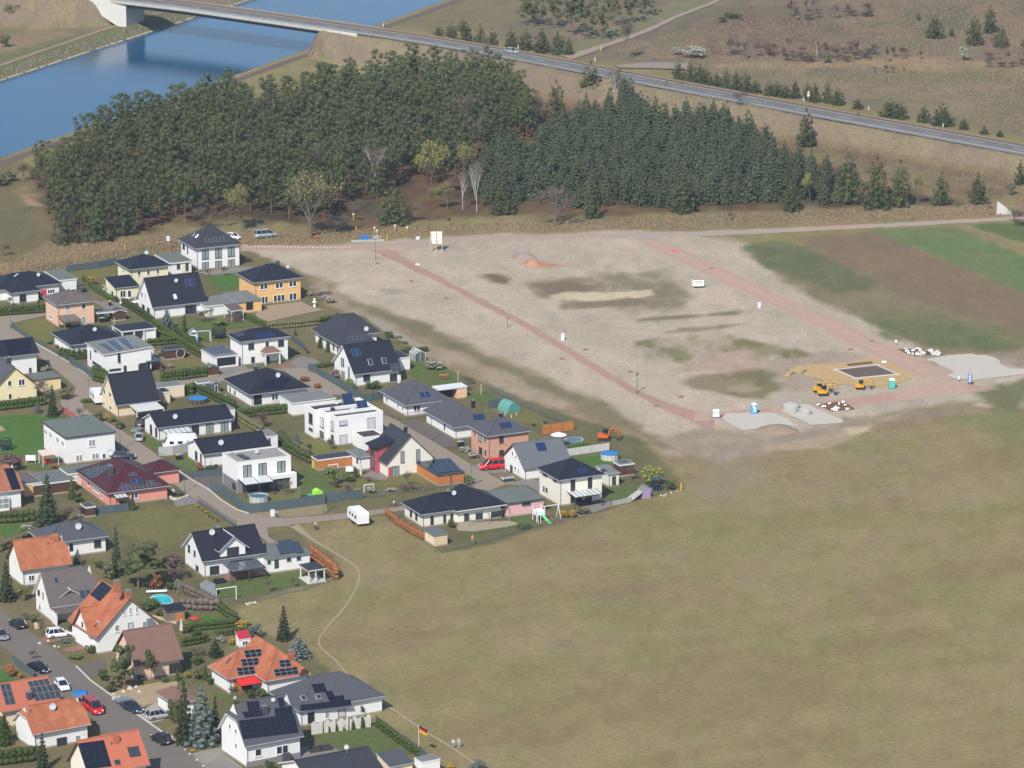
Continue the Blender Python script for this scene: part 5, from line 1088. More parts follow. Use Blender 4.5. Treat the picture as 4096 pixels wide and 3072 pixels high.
m=MB();a=h.loc(at('M',(990,625),2.6));b=h.loc(at('M',(1235,590),2.6));m.hexa([(a.x,-2.6,2.0),(b.x,-2.6,2.0),(b.x,-.02,2.6),(a.x,-.02,2.6),(a.x,-2.6,2.05),(b.x,-2.6,2.05),(b.x,-.02,2.66),(a.x,-.02,2.66)]);m.bd('awning',M.awning,h.rt)
h.win_at(a.x+.4,b.x-.4,.1,2.1,'F','b',3,pane='glass');h.panel((965,640),(1060,755),'woodo')
x=hs('H40w','house_wing','front wing of the terracotta bungalow with solar panels','house','M',2.81,(1342,656),D=12,R=(1902,582),roof='hipv',rm='terra',top=(1500,290),ov=.5,rot=29.5)
x.pv([(1490,412),(1618,400),(1512,495)],2,2,0,'pv','pvf',gap=.02);x.pv([(1428,518),(1700,485),(1455,600)],4,2,0,'pv','pvf',gap=.02);x.chimney((1640,365),.8,1.0,'terra',plane=1)
h=hs('H41','detached_house','white bungalow with grey hip roof and stepped black solar field by the picket fence','house','N',2.8,(-10,1003),D=11,R=(662,935),W=15.5,roof='hip',rm='slate',top=(190,585),ov=.5,rot=29.5)
h.o=h.o
h.pv([(135,690),(275,675),(170,790)],3,2,0,'pv','pvfb',gap=0);h.pv([(290,775),(370,765),(330,870)],2,2,0,'pv','pvfb',gap=0);h.pv([(0,930),(585,865),(10,1000)],10,1,0,'pv','pvfb',gap=0);h.pv([(330,840),(500,815),(345,895)],4,1,0,'pv','pvfb',gap=0)
h.skylight([(0,828),(55,822),(25,880)],0,fm='eave');h.skylight([(175,818),(232,808),(195,865)],0,fm='eave')
h.win((290,1000),(335,1080),'F','w',2);h.win((442,985),(530,1060),'F','s');h.door((88,1020),(168,1130),'F','plasticd')
h=hs('H42','detached_house','tall white house with dark half-hip roof almost covered in black solar panels','house','M',3.6,(1100,1415),(838,1190),(1792,1290),roof='gableu',rm='slate',top=(1095,885),ov=.5,jk=3,rot=29.5)
h.pv([(1115,895),(1255,880),(1140,1000)],3,2,0,'pv','pvfb',gap=0);h.pv([(1068,1010),(1295,985),(1100,1080)],4,1,0,'pv','pvfb',gap=0);h.pv([(1028,1110),(1670,1035),(1080,1325)],11,4,0,'pv','pvfb',gap=0);h.pv([(1440,965),(1640,940),(1455,1060)],4,1,0,'pv','pvfb',gap=0);h.pv([(1475,850),(1545,842),(1498,950)],2,1,0,'pv','pvfb',gap=0)
h.win((1215,1440),(1295,1515),'F','w',fw=.12);h.win((1462,1408),(1605,1480),'F','w',2,fw=.12);h.win((918,1140),(940,1215),'L','w');h.win((988,1198),(1010,1270),'L','w');h.win((990,1365),(1012,1440),'L','w');h.dish((1430,905),0,d=.7);h.chimney((1330,1010),.8,1.0,'eaved')
h.panel((862,1475),(1080,1670),'wgrey','L');BX(h.rt,'plinth',M.wgrey,-.05,-.06,0,h.w+.05,0,.9)
h=hs('H43','detached_house','house with grey corrugated roof and dark solar field at the bottom edge','house','N',2.8,(120,1850),D=11,R=(1000,1690),roof='gableu',rm='anth',top=(60,1545),ov=.5,rot=29.5)
h.pv([(300,1575),(590,1530),(350,1760)],5,3,0,'pvg','pvfb',gap=0);h.vent((550,1480));h.dish((540,1455),0,d=.8)
x=hs('H44','garage','white garage with grey flat roof behind the flag pole','garage','N',2.6,(1410,1590),(1345,1530),(1640,1556),rm='felt2',roof='flat',ov=.05,rot=29.5)
x=hs('H44b','garden_house','pale garden house with blue-grey sloping roof at the bottom edge','shed','N',2.3,(1040,1650),D=4.5,R=(1345,1612),rm='slate',roof='shed',h=.9,wall='apricot',ov=.15,rot=29.5)
h=hs('H29','detached_house','white house with steep black roof and white cross gable','house','L',3.1,(577,547),(315,382),(1297,456),roof='gableu',rm='black',top=(430,227),ov=.55)
l=h.wp('L',(915,550),'F');h.dormer(l.x,4.7,-.15,5.0,1.9,wall='white',style='d',n=1,wz=(.24,.30),dep=4.8,zb=2.9,ov=.6)
h.win((420,350),(446,445),'L','d');h.win((485,415),(505,490),'L','d');h.win((507,575),(540,705),'L','d');h.win((660,598),(765,720),'F','d',2)
h.win_at(h.w*.45,h.w*.86,.1,2.3,'F','d',4);h.dish((690,250),0,d=1.1);h.chimney((755,195),.8,.6,'anth')
canopy(h,[(815,560),(1185,515),(893,657),(1270,602)],2.6,2.3,'glassr','framed',nb=5,mid=True)
x=hs('H29b','annexe','white garage with grey flat roof and black solar field right of the cross-gable house','garage','L',2.8,(1300,517),(1180,340),(1778,446),D=9,rm='felt',roof='flat',ov=.2,eave='gutter')
x.pv([(1380,325),(1560,298),(1445,468)],5,4,0,'pv','pvfb',gap=0,lift=.15,skip=((0,0),))
x.pv([(1560,330),(1640,318),(1625,455)],3,4,0,'pv','pvfb',gap=0,lift=.15)
x.win((1512,495),(1558,532),'F','d');x.win((1622,482),(1668,518),'F','d');x.door((1375,515),(1425,615),'F','framed');x.win((1300,525),(1335,560),'F','d')
x=hs('L1','garden_pavilion','open white garden pavilion with dark roof and grey seating','pavilion','L',2.4,(1745,645),(1685,580),(1985,640),D=4.2,rm='anth',roof='hip',h=.7,nowall=True,ov=.2,gut=False)
for px,py in((0,0),(.45,0),(1,0),(0,1),(1,1)):BX(x.rt,'post',M.eave,px*(x.w-.16),py*(x.d-.16),0,px*(x.w-.16)+.18,py*(x.d-.16)+.18,2.4)
BX(x.rt,'deck',M.concretel,-.3,-.4,0,x.w+.2,x.d,.12);m=MB();m.box(1,1.2,.12,x.w-.8,2,.55);m.box(1,2,.12,x.w-.8,2.2,.95);m.bd('seating',M.concrete,x.rt)
# plants
def leafmat(n,c,c2,rv=.16,sc=3.0,rough=.85):
 return mat(n,c,rough,noise=.22,nscale=sc*4,randv=rv,c2=c2,spec=.12)
LM=dict(pine=leafmat('pine_needles',(.070,.088,.038),(.100,.112,.046)),ypine=leafmat('young_pine_needles',(.072,.096,.054),(.105,.122,.066)),spruce=leafmat('spruce_needles',(.040,.058,.030),(.058,.072,.034)),blue=leafmat('blue_spruce_needles',(.115,.145,.130),(.150,.18,.155)),thuja=leafmat('thuja_scales',(.055,.082,.022),(.080,.105,.028)),shrub=leafmat('evergreen_leaves',(.060,.095,.030),(.09,.12,.038)),light=leafmat('fresh_green_leaves',(.13,.19,.05),(.18,.22,.07)),bud=leafmat('yellow_green_buds',(.27,.27,.07),(.32,.31,.10)),willow=leafmat('willow_green',(.24,.26,.06),(.30,.30,.09)),twig=leafmat('bare_twigs',(.155,.125,.100),(.19,.155,.125)),twigr=leafmat('reddish_twigs',(.17,.10,.082),(.20,.13,.10)),plum=leafmat('purple_plum_leaves',(.105,.055,.062),(.15,.085,.09)),white=leafmat('white_blossom',(.50,.48,.42),(.32,.33,.24)),pinkb=leafmat('pink_blossom',(.36,.24,.26),(.24,.17,.16)),forsy=leafmat('forsythia_yellow',(.52,.34,.025),(.42,.30,.04)),rust=leafmat('rusty_beech_leaves',(.28,.115,.045),(.36,.16,.07)),olive=leafmat('olive_foliage',(.15,.15,.07),(.19,.17,.09)),dry=leafmat('dry_grass_blades',(.27,.20,.125),(.33,.255,.165)))
def am(name,V,F3,mats,mi=None):
 me=bpy.data.meshes.new(name);V=np.asarray(V,np.float32);F3=np.asarray(F3,np.int32)
 me.vertices.add(len(V));me.vertices.foreach_set('co',V.ravel());k=F3.shape[1]
 me.loops.add(F3.size);me.loops.foreach_set('vertex_index',F3.ravel());me.polygons.add(len(F3));me.polygons.foreach_set('loop_start',np.arange(len(F3),dtype=np.int32)*k)
 for m in mats:me.materials.append(m)
 if mi is not None:me.polygons.foreach_set('material_index',np.asarray(mi,np.int32))
 me.update(calc_edges=True);me.validate();return me
ICO=None
def ico():
 global ICO
 if ICO is None:
  import bmesh
  b=bmesh.new();bmesh.ops.create_icosphere(b,subdivisions=1,radius=1);ICO=(np.array([v.co[:]for v in b.verts]),np.array([[v.index for v in f.verts]for f in b.faces]));b.free()
 return ICO
def cm(name,clumps,leaf,nper,m,seed=0,core=.82,m2=None,updir=.35,aspect=1.0,droop=.0):
 """leaf triangles spread over many small boughs, each with a rough solid core"""
 r=np.random.RandomState(seed);V=[];F=[];MI=[];n0=0;iv,f_=ico()
 for ci,(x,y,z,rx,rz)in enumerate(clumps):
  if core>0:  # solid blob added inside the bough to block light and darken its underside
   v=iv*np.array([rx,rx,rz])*core*(1+(r.rand(len(iv),1)-.5)*.5)+np.array([x,y,z]);V.append(v);F.append(f_+n0);n0+=len(v);MI.append(np.zeros(len(f_),int))
  n=max(6,int(nper*(rx*rx+rx*rz)/(.15*.15*2)));d=r.normal(size=(n,3));d[:,2]+=updir;d/=np.linalg.norm(d,axis=1)[:,None]
  c=np.array([x,y,z])+d*np.array([rx,rx,rz])*(.72+.42*r.rand(n,1));c[:,2]-=droop*(d[:,0]**2+d[:,1]**2)*rx
  nn=d+r.normal(size=(n,3))*.55;nn/=np.linalg.norm(nn,axis=1)[:,None]
  a=np.cross(nn,r.normal(size=(n,3)));a/=np.linalg.norm(a,axis=1)[:,None];b=np.cross(nn,a)
  s=leaf*(.6+.8*r.rand(n,1));q=np.stack([c-a*s*.5-b*s*.35*aspect,c+a*s*.5-b*s*.3*aspect,c+b*s*.6*aspect],1).reshape(-1,3)
  V.append(q);F.append(np.arange(n*3).reshape(-1,3)+n0);n0+=n*3;MI.append((r.rand(n)<.35).astype(int)if m2 else np.zeros(n,int))
 return am(name,np.concatenate(V),np.concatenate(F),[m]+([m2]if m2 else[]),np.concatenate(MI)if m2 else None)
def tube_mesh(name,segs,m,n=5):
 mb=MB()
 for a,b,r0,r1 in segs:mb.tube(a,b,r0,r1,n,cap=False)
 mb.mats=[m];return mb.mesh(name)
def cl_pine(r):
 C=[];k=r.randint(15,20);lean=(r.uniform(-.05,.05),r.uniform(-.05,.05));base=r.uniform(.20,.34)
 for i in range(k):
  z=base+(.93-base)*(i+.5)/k;R_max=.40*sqrt(max(.05,1-((z-base-.18)/(.98-base))**2));a=i*2.4+r.uniform(-.5,.5);q=R_max*r.uniform(.35,.95)
  C.append((cos(a)*q+lean[0]*z,sin(a)*q+lean[1]*z,z,r.uniform(.10,.165),r.uniform(.045,.07)))
 C.append((lean[0],lean[1],.93,.11,.05));C.append((0,0,base+.25,.2,.14));return C
def cl_ypine(r,w=.46):
 C=[]
 for t in range(8):
  z=.08+.86*t/7;R_=w*(1-z)**.62*(1 if t else .9);k=max(1,int(6*(1-z)+1.2))
  for i in range(k):
   a=2*pi*i/k+t*1.3+r.uniform(-.4,.4);q=R_*r.uniform(.55,.92)if k>1 else 0
   C.append((cos(a)*q,sin(a)*q,z+r.uniform(-.03,.03),r.uniform(.105,.155)*(1-.45*z),r.uniform(.06,.09)*(1-.25*z)))
  if R_>.2:C.append((0,0,z,R_*.62,.09))
 C.append((r.uniform(-.02,.02),0,.965,.045,.05));return C
def cl_spruce(r,tiers=10):
 C=[]
 for t in range(tiers):
  z=.06+.88*t/(tiers-1);R_=.47*(1-z)**.85;k=max(3,int(9*(1-z)+1))
  for i in range(k):
   a=2*pi*i/k+t*.9+r.uniform(-.25,.25);q=R_*r.uniform(.6,.85);C.append((cos(a)*q,sin(a)*q,z-.015,.115*(1-.55*z),.038))
  C.append((0,0,z,R_*.66+.02,.055))
 C.append((0,0,.965,.022,.045));return C
def cl_round(r,k=16,w=.34,z0=.2,z1=.84,rx=(.13,.2),rz=(.12,.18)):
 C=[]
 for i in range(k):
  z=r.uniform(z0,z1);h=sqrt(max(.06,1-((z-(z0+z1)/2)/((z1-z0)/2+.12))**2));a=r.uniform(0,6.28);q=w*h*sqrt(r.uniform(.15,1))
  C.append((cos(a)*q,sin(a)*q,z,r.uniform(*rx),r.uniform(*rz)))
 C.append((0,0,(z0+z1)/2,w*.8,(z1-z0)*.45));return C
def cl_column(r):
 return[(r.uniform(-.05,.05),r.uniform(-.05,.05),.07+.86*i/7,.40*(1-(.07+.86*i/7))**.45+.05,.13)for i in range(8)]
def branches(r,h0,spread,depth=4,fork=3,up=.75):
 segs=[];tips=[]
 def grow(p,d,L,rad,k):
  q=p+d*L;segs.append((p,q,rad,rad*.62))
  if k==0:tips.append((q,d));return
  for i in range(fork if k>1 else 2):
   e=(d+Vector((r.uniform(-1,1),r.uniform(-1,1),r.uniform(-.25,.8)))*spread).normalized();e=(e+Vector((0,0,(up-.5)*.6))).normalized();grow(p+d*L*r.uniform(.55,1.0),e,L*r.uniform(.62,.8),rad*.55,k-1)
  if k>=2:grow(q,(d+Vector((r.uniform(-.2,.2),r.uniform(-.2,.2),.15))).normalized(),L*.72,rad*.6,k-1)
 grow(ZV(0),Vector((r.uniform(-.05,.05),r.uniform(-.05,.05),1)).normalized(),h0,.022,depth);return segs,tips
def bms(name,seed,m,bark,h0=.26,spread=.75,depth=4,tw=7,tl=.10,leaf=None,nleaf=0):
 """returns (branch mesh, twig mesh) scaled into the unit box"""
 r=random.Random(seed);segs,tips=branches(r,h0,spread,depth);zs=max(q.z for _,q,_,_ in segs);xs_=max(max(abs(q.x),abs(q.y))for _,q,_,_ in segs)or 1;sx,sz=.47/xs_,.97/zs
 f=lambda p:Vector((p.x*sx,p.y*sx,p.z*sz));S_=[(f(a),f(b),ra,rb)for a,b,ra,rb in segs]
 tm=tube_mesh(name+'_limbs',S_,bark,4);V=[];F=[];rr_=np.random.RandomState(seed);n0=0
 ends=[(f(b),(f(b)-f(a)).normalized())for a,b,ra,rb in segs if ra<.0085]
 for p,d in ends:
  for k in range(tw):
   e=(d+Vector(rr_.normal(size=3))*.6).normalized();L=tl*rr_.uniform(.5,1.2);w=.0035;s_=e.cross(Vector(rr_.normal(size=3))).normalized()*w;o=p-d*rr_.uniform(0,.06)
   V+=[o-s_,o+s_,o+e*L];F.append((n0,n0+1,n0+2));n0+=3
 mats=[m];MI=[0]*len(F)
 if leaf is not None:
  mats.append(leaf)
  for i in range(nleaf):
   p,d=ends[rr_.randint(len(ends))];c=p+Vector(rr_.normal(size=3))*.035;a=Vector(rr_.normal(size=3)).normalized();b=a.cross(Vector(rr_.normal(size=3))).normalized();s_=rr_.uniform(.010,.022)
   V+=[c-a*s_,c+a*s_,c+b*s_*1.3];F.append((n0,n0+1,n0+2));MI.append(1);n0+=3
 return tm,am(name+'_twigs',[tuple(v)for v in V],F,mats,MI)
PROTO={}
def proto(kind):
 if kind in PROTO:return PROTO[kind]
 L=[];r=random.Random(hash(kind)%1000 if False else sum(ord(c)for c in kind))
 def trunk(z,rad,m,lean=0):return tube_mesh('trunk',[((0,0,-.03),(lean*.5,0,z*.5),rad,rad*.8),((lean*.5,0,z*.5),(lean,0,z),rad*.8,rad*.4)],m,6)
 if kind=='pine':
  for i in range(7):L.append([('crown',cm('pine_crown',cl_pine(r),.036,62,LM['pine'],i,droop=.1,core=.62,m2=LM['thuja']if i==3 else None)),('trunk',trunk(.86,.017,M.barkp))])
 elif kind=='ypine':
  for i in range(5):L.append([('crown',cm('young_pine_crown',cl_ypine(r),.055,50,LM['ypine'],20+i,core=.6)),('trunk',trunk(.8,.014,M.barkp))])
 elif kind=='bpine':
  for i in range(3):L.append([('crown',cm('broad_pine_crown',cl_ypine(r,.5),.034,80,LM['pine'],30+i,core=.6)),('trunk',trunk(.8,.018,M.barkp))])
 elif kind=='gpine':
  for i in range(2):L.append([('crown',cm('garden_pine_crown',cl_round(r,20,.36,.35,.9,(.10,.16),(.06,.1)),.040,60,LM['pine'],35+i)),('trunk',trunk(.75,.022,M.barkp,.03))])
 elif kind in('spruce','blue'):
  for i in range(3):L.append([('crown',cm(kind+'_crown',cl_spruce(r),.034 if kind=='spruce' else .038,60,LM[kind],40+i,droop=.25)),('trunk',trunk(.9,.016,M.bark))])
 elif kind=='thuja':
  for i in range(3):L.append([('foliage',cm('thuja_foliage',cl_column(r),.07,34,LM['thuja'],50+i)),('stem',trunk(.3,.03,M.bark))])
 elif kind in('shrub','light','olive','plum','forsy','rust','white','pinkb','bluesh'):
  lm=LM['blue' if kind=='bluesh' else kind];m2=LM['twig']if kind in('forsy','white','pinkb','plum')else None
  for i in range(3):L.append([('foliage',cm(kind+'_foliage',cl_round(r,13,.33,.22,.82),.075,34,lm,60+i,m2=m2,core=.62)),('stem',trunk(.35,.03,M.bark))])
 elif kind in('plumtree','whitetree','willow'):
  lm=LM[{'plumtree':'plum','whitetree':'white','willow':'willow'}[kind]]
  for i in range(2):L.append([('crown',cm(kind+'_crown',cl_round(r,20,.36,.32,.88,(.10,.16),(.1,.15)),.045,46,lm,70+i,m2=LM['twig']if kind!='willow' else None,core=.5,droop=.5 if kind=='willow' else 0)),('trunk',trunk(.55,.028,M.bark))])
 elif kind=='bare':
  for i in range(4):a,b=bms('bare',80+i,LM['twig'],M.bark,depth=4,spread=.8,tw=8);L.append([('trunk',a),('crown',b)])
 elif kind=='bare2':
  for i in range(3):a,b=bms('bare',90+i,LM['twigr'],M.bark,depth=4,spread=.6,tw=8);L.append([('trunk',a),('crown',b)])
 elif kind=='birch':
  for i in range(2):a,b=bms('birch',95+i,LM['twig'],M.barkw,depth=4,spread=.42,tw=6,tl=.12);L.append([('trunk',a),('crown',b)])
 elif kind=='budding':
  for i in range(2):a,b=bms('budding',100+i,LM['twig'],M.bark,depth=4,spread=.7,tw=6,leaf=LM['bud'],nleaf=2600);L.append([('trunk',a),('crown',b)])
 elif kind=='bigbud':
  a,b=bms('big_budding',110,LM['twig'],M.bark,depth=4,spread=.85,tw=10,leaf=LM['bud'],nleaf=900);L.append([('trunk',a),('crown',b)])
 elif kind=='bshrub':
  for i in range(4):a,b=bms('bare_shrub',120+i,LM['twig'],M.bark,h0=.06,depth=3,spread=1.0,tw=26,tl=.30);L.append([('stem',a),('twigs',b)])
 elif kind=='rshrub':
  for i in range(3):a,b=bms('red_shrub',130+i,LM['twigr'],M.bark,h0=.06,depth=3,spread=1.0,tw=26,tl=.30);L.append([('stem',a),('twigs',b)])
 PROTO[kind]=L;return L
NAMES=dict(pine=('pine_tree','tree'),ypine=('young_pine_tree','tree'),bpine=('broad_pine_tree','tree'),gpine=('garden_pine_tree','tree'),spruce=('spruce_tree','tree'),blue=('blue_spruce_tree','tree'),thuja=('thuja_shrub','shrub'),shrub=('evergreen_shrub','shrub'),light=('green_shrub','shrub'),olive=('olive_shrub','shrub'),plum=('purple_shrub','shrub'),forsy=('forsythia_shrub','shrub'),rust=('rusty_shrub','shrub'),white=('blossoming_shrub','shrub'),pinkb=('pink_shrub','shrub'),bluesh=('blue_green_shrub','shrub'),plumtree=('purple_plum_tree','tree'),whitetree=('blossoming_tree','tree'),willow=('willow_tree','tree'),bare=('bare_tree','tree'),bare2=('reddish_bare_tree','tree'),birch=('birch_tree','tree'),budding=('budding_tree','tree'),bigbud=('large_budding_tree','tree'),bshrub=('bare_shrub','shrub'),rshrub=('reddish_bare_shrub','shrub'))
DESC=dict(pine='tall dark green pine',ypine='young blue-green pine',bpine='broad dark pine',gpine='round-crowned garden pine',spruce='dark green spruce',blue='blue-grey spruce',thuja='slim green thuja',shrub='dark evergreen shrub',light='fresh green shrub',olive='olive-green shrub',plum='purple-leaved shrub',forsy='yellow forsythia bush',rust='rust-brown leafy shrub',white='white blossoming shrub',pinkb='pink blossoming shrub',bluesh='blue-green shrub',plumtree='purple-leaved plum tree',whitetree='white blossoming tree',willow='yellow-green willow',bare='leafless grey-brown tree',bare2='leafless reddish tree',birch='leafless birch with pale stem',budding='yellow-green budding tree',bigbud='huge budding tree',bshrub='leafless brown shrub',rshrub='leafless reddish shrub')
_ctr={}
AUTO=[]
def plant_at(kind,p,w,h,rz=None,label=None,group=None,name=None):
 L=proto(kind);i=_ctr.get(kind,0);_ctr[kind]=i+1;parts=L[i%len(L)]
 rz=random.uniform(0,6.28)if rz is None else rz;p=Vector(p)
 rt=empty(name or NAMES[kind][0],p,rz);rt.scale=(w,w,h);rt['category']=NAMES[kind][1]
 for nm,me in parts:link(bpy.data.objects.new(nm,me),rt)
 if label:rt['label']=label
 else:AUTO.append((rt,kind))
 if group:rt['group']=group
 return rt
def veg(kind,c,x,yb,yt,w,label=None,group=None,z=None,name=None):
 zg=.0
 p=at(c,(x,yb),0)
 if p.y>940:
  for _ in range(4):zg=float(height(p.x,p.y));p=at(c,(x,yb),zg)
 a,b=at(c,(x-w/2,yb),zg),at(c,(x+w/2,yb),zg);wm=(b-a).length
 d=ray(c,(x,yt));t=p.y/d.y;h=CAM_H+d.z*t-zg
 if name is None and p.y<960 and kind not in('thuja','spruce'):wm*=1.25
 h=max(.3,h-wm*.1)
 return plant_at(kind,(p.x,p.y+wm*.12,zg),wm,h,label=label,group=group)
def hedge(c,P,w,h,label,kind='thuja',crop_far=None,wob=.1,wavy=.0,world=False,name='hedge',group=None):
 P=[Vector(p)for p in P]if world else[at(c,p,0)for p in P];C=[];r=random.Random(len(P)*7+int(P[0].x*10))
 step=w*.55;V=[]
 for i in range(len(P)-1):
  L=(P[i+1]-P[i]).length;n=max(1,int(L/step));d=(P[i+1]-P[i]).normalized();q=Vector((-d.y,d.x,0))
  for k in range(n+1):
   p=P[i].lerp(P[i+1],k/n);hh=h*(1+wavy*(1 if k%2 else-1)+r.uniform(-.04,.04))
   for lv in range(max(1,int(round(hh/(w*.7))))):
    zc=w*.35+lv*w*.7
    if zc>hh-w*.2:zc=hh-w*.36
    C.append((p.x+r.uniform(-wob,wob)*.4,p.y+r.uniform(-wob,wob)*.4,zc,w*.5,w*.42))
   C.append((p.x,p.y,hh-w*.3,w*.44,w*.34))
 o=P[0];C=[(x-o.x,y-o.y,z,a,b)for x,y,z,a,b in C]
 rr_=np.random.RandomState(3);V=[];F=[];n0=0;iv,f_=ico()
 for(x,y,z,rx,rz)in C:
  v=iv*np.array([rx,rx,rz])*.92*(1+(rr_.rand(len(iv),1)-.5)*.25)+np.array([x,y,z]);v[:,2]=np.maximum(v[:,2],0);V.append(v);F.append(f_+n0);n0+=len(v)
  n=int(26*rx/.5)+8;d=rr_.normal(size=(n,3));d/=np.linalg.norm(d,axis=1)[:,None];cc=np.array([x,y,z])+d*np.array([rx,rx,rz])*(.85+.3*rr_.rand(n,1));cc[:,2]=np.maximum(cc[:,2],.03)
  nn=d+rr_.normal(size=(n,3))*.5;nn/=np.linalg.norm(nn,axis=1)[:,None];a=np.cross(nn,rr_.normal(size=(n,3)));a/=np.linalg.norm(a,axis=1)[:,None];b=np.cross(nn,a);s=.2*(.6+.8*rr_.rand(n,1))
  V.append(np.stack([cc-a*s*.5,cc+a*s*.5,cc+b*s*.8],1).reshape(-1,3));F.append(np.arange(n*3).reshape(-1,3)+n0);n0+=n*3
 me=am(name,np.concatenate(V),np.concatenate(F),[LM[kind]]);ob=link(bpy.data.objects.new(name,me));ob.location=o
 return tag(ob,label,'hedge',group)
# the wood between canal, highway and village
def inpoly(x,y,P):
 ins=False;n=len(P)
 for i in range(n):
  x0,y0=P[i];x1,y1=P[(i+1)%n]
  if(y0>y)!=(y1>y)and x<(x1-x0)*(y-y0)/(y1-y0)+x0:ins=not ins
 return ins
def wp2(l):return[(p.x,p.y)for p in zz(l)]
TALL=wp2([(80,400),(190,330),(300,275),(410,255),(500,235),(600,235),(700,210),(800,190),(900,185),(985,175),(1080,190),(1130,240),(1165,300),(1080,320),(1010,345),(985,390),(930,400),(890,385),(850,400),(820,430),(800,430),(775,400),(740,400),(740,440),(700,475),(640,478),(590,470),(550,470),(520,455),(480,460),(430,478),(360,492),(280,505),(220,512),(150,512),(110,480),(100,430)])
YOUNG=wp2([(1060,330),(1150,330),(1190,290),(1240,275),(1300,250),(1350,235),(1400,260),(1430,275),(1480,270),(1560,275),(1620,300),(1680,345),(1760,380),(1830,395),(1850,410),(1780,415),(1790,440),(1700,430),(1640,440),(1500,445),(1480,455),(1330,440),(1270,455),(1200,440),(1170,420),(1140,440),(1050,430),(1010,400)])
def zone(p,px,py):
 return
def poisson(P,dmin,seed,tries=30000,jitter=None,acc=None):
 r=random.Random(seed);xs_=[p[0]for p in P];ys_=[p[1]for p in P];out=[];cell={};cs=dmin
 for _ in range(tries):
  x,y=r.uniform(min(xs_),max(xs_)),r.uniform(min(ys_),max(ys_))
  if not inpoly(x,y,P):continue
  if acc and not acc(x,y):continue
  k=(int(x//cs),int(y//cs));ok=True
  for i in(-1,0,1):
   for j in(-1,0,1):
    for q in cell.get((k[0]+i,k[1]+j),()):
     if(q[0]-x)**2+(q[1]-y)**2<dmin*dmin:ok=False
  if ok:out.append((x,y));cell.setdefault(k,[]).append((x,y))
 return out
ZN=[((60,400),'at the left tip of the wood'),((240,330),'along the canal edge of the wood'),((480,270),'in the canal-side middle of the wood'),((760,230),'below the bridge abutment'),((1020,230),'in the upper corner of the wood by the highway'),((700,340),'in the heart of the wood'),((350,400),'in the left half of the wood'),((280,470),'at the village edge of the wood'),((600,420),'behind the far white house'),((900,330),'beside the bare trees of the wood'),((1100,300),'at the gap between old and young wood')]
ZY=[((1080,410),'at the left end of the young plantation'),((1250,350),'in the middle of the young plantation'),((1350,270),'in the upper plantation below the highway'),((1500,330),'in the right middle of the plantation'),((1450,430),'at the track edge of the plantation'),((1700,400),'at the right end of the plantation')]
def zlabel(x,y,Z_):
 best=min(Z_,key=lambda z:(lambda q:(q.x-x)**2+((q.y-y)*.5)**2)(at('Z',z[0])));return best[1]
rf=random.Random(11)
tall=poisson(TALL,4.9,2)
tall.sort(key=lambda p:p[1])
rest=MB();more=[]
BPY=[]
for i,(x,y)in enumerate(tall):
 w=rf.uniform(5.6,7.6);h=rf.uniform(8.0,12.6)
 if i<296:plant_at('pine',(x,y,float(height(x,y))),w,h,label='tall dark green pine '+zlabel(x,y,ZN),group='tall pines of the wood')
 else:more.append((x,y,w,h))
def mass(name,items,kind,label,mats):
 V=[];F=[];n0=0
 for i,(x,y,w,h)in enumerate(items):
  L=proto(kind);me=L[i%len(L)][0][1];nv=len(me.vertices);co=np.empty(nv*3,np.float32);me.vertices.foreach_get('co',co);co=co.reshape(-1,3);a=i*1.7;c_,s_=cos(a),sin(a)
  q=np.stack([(co[:,0]*c_-co[:,1]*s_)*w+x,(co[:,0]*s_+co[:,1]*c_)*w+y,co[:,2]*h+float(height(x,y))],1);f=np.empty(len(me.polygons)*3,np.int32);me.loops.foreach_get('vertex_index',f);V.append(q);F.append(f.reshape(-1,3)+n0);n0+=nv
 if V:tag(link(bpy.data.objects.new(name,am(name,np.concatenate(V),np.concatenate(F),mats))),label,'trees',kind='stuff')
mass('pine_wood',more,'pine','rest of the dense pine wood towards canal and highway',[LM['pine']])
young=poisson(YOUNG,3.0,5);young.sort(key=lambda p:p[1]);more=[]
for i,(x,y)in enumerate(young):
 w=rf.uniform(3.4,6.2);h=rf.uniform(3.6,8.2)
 if i<290:plant_at('ypine',(x,y,float(height(x,y))),w,h,label='young blue-green pine '+zlabel(x,y,ZY),group='young pines of the plantation')
 else:more.append((x,y,w,h))
mass('young_pine_plantation',more,'ypine','rest of the young pine plantation below the highway',[LM['ypine']])
GZ='pines standing by themselves'
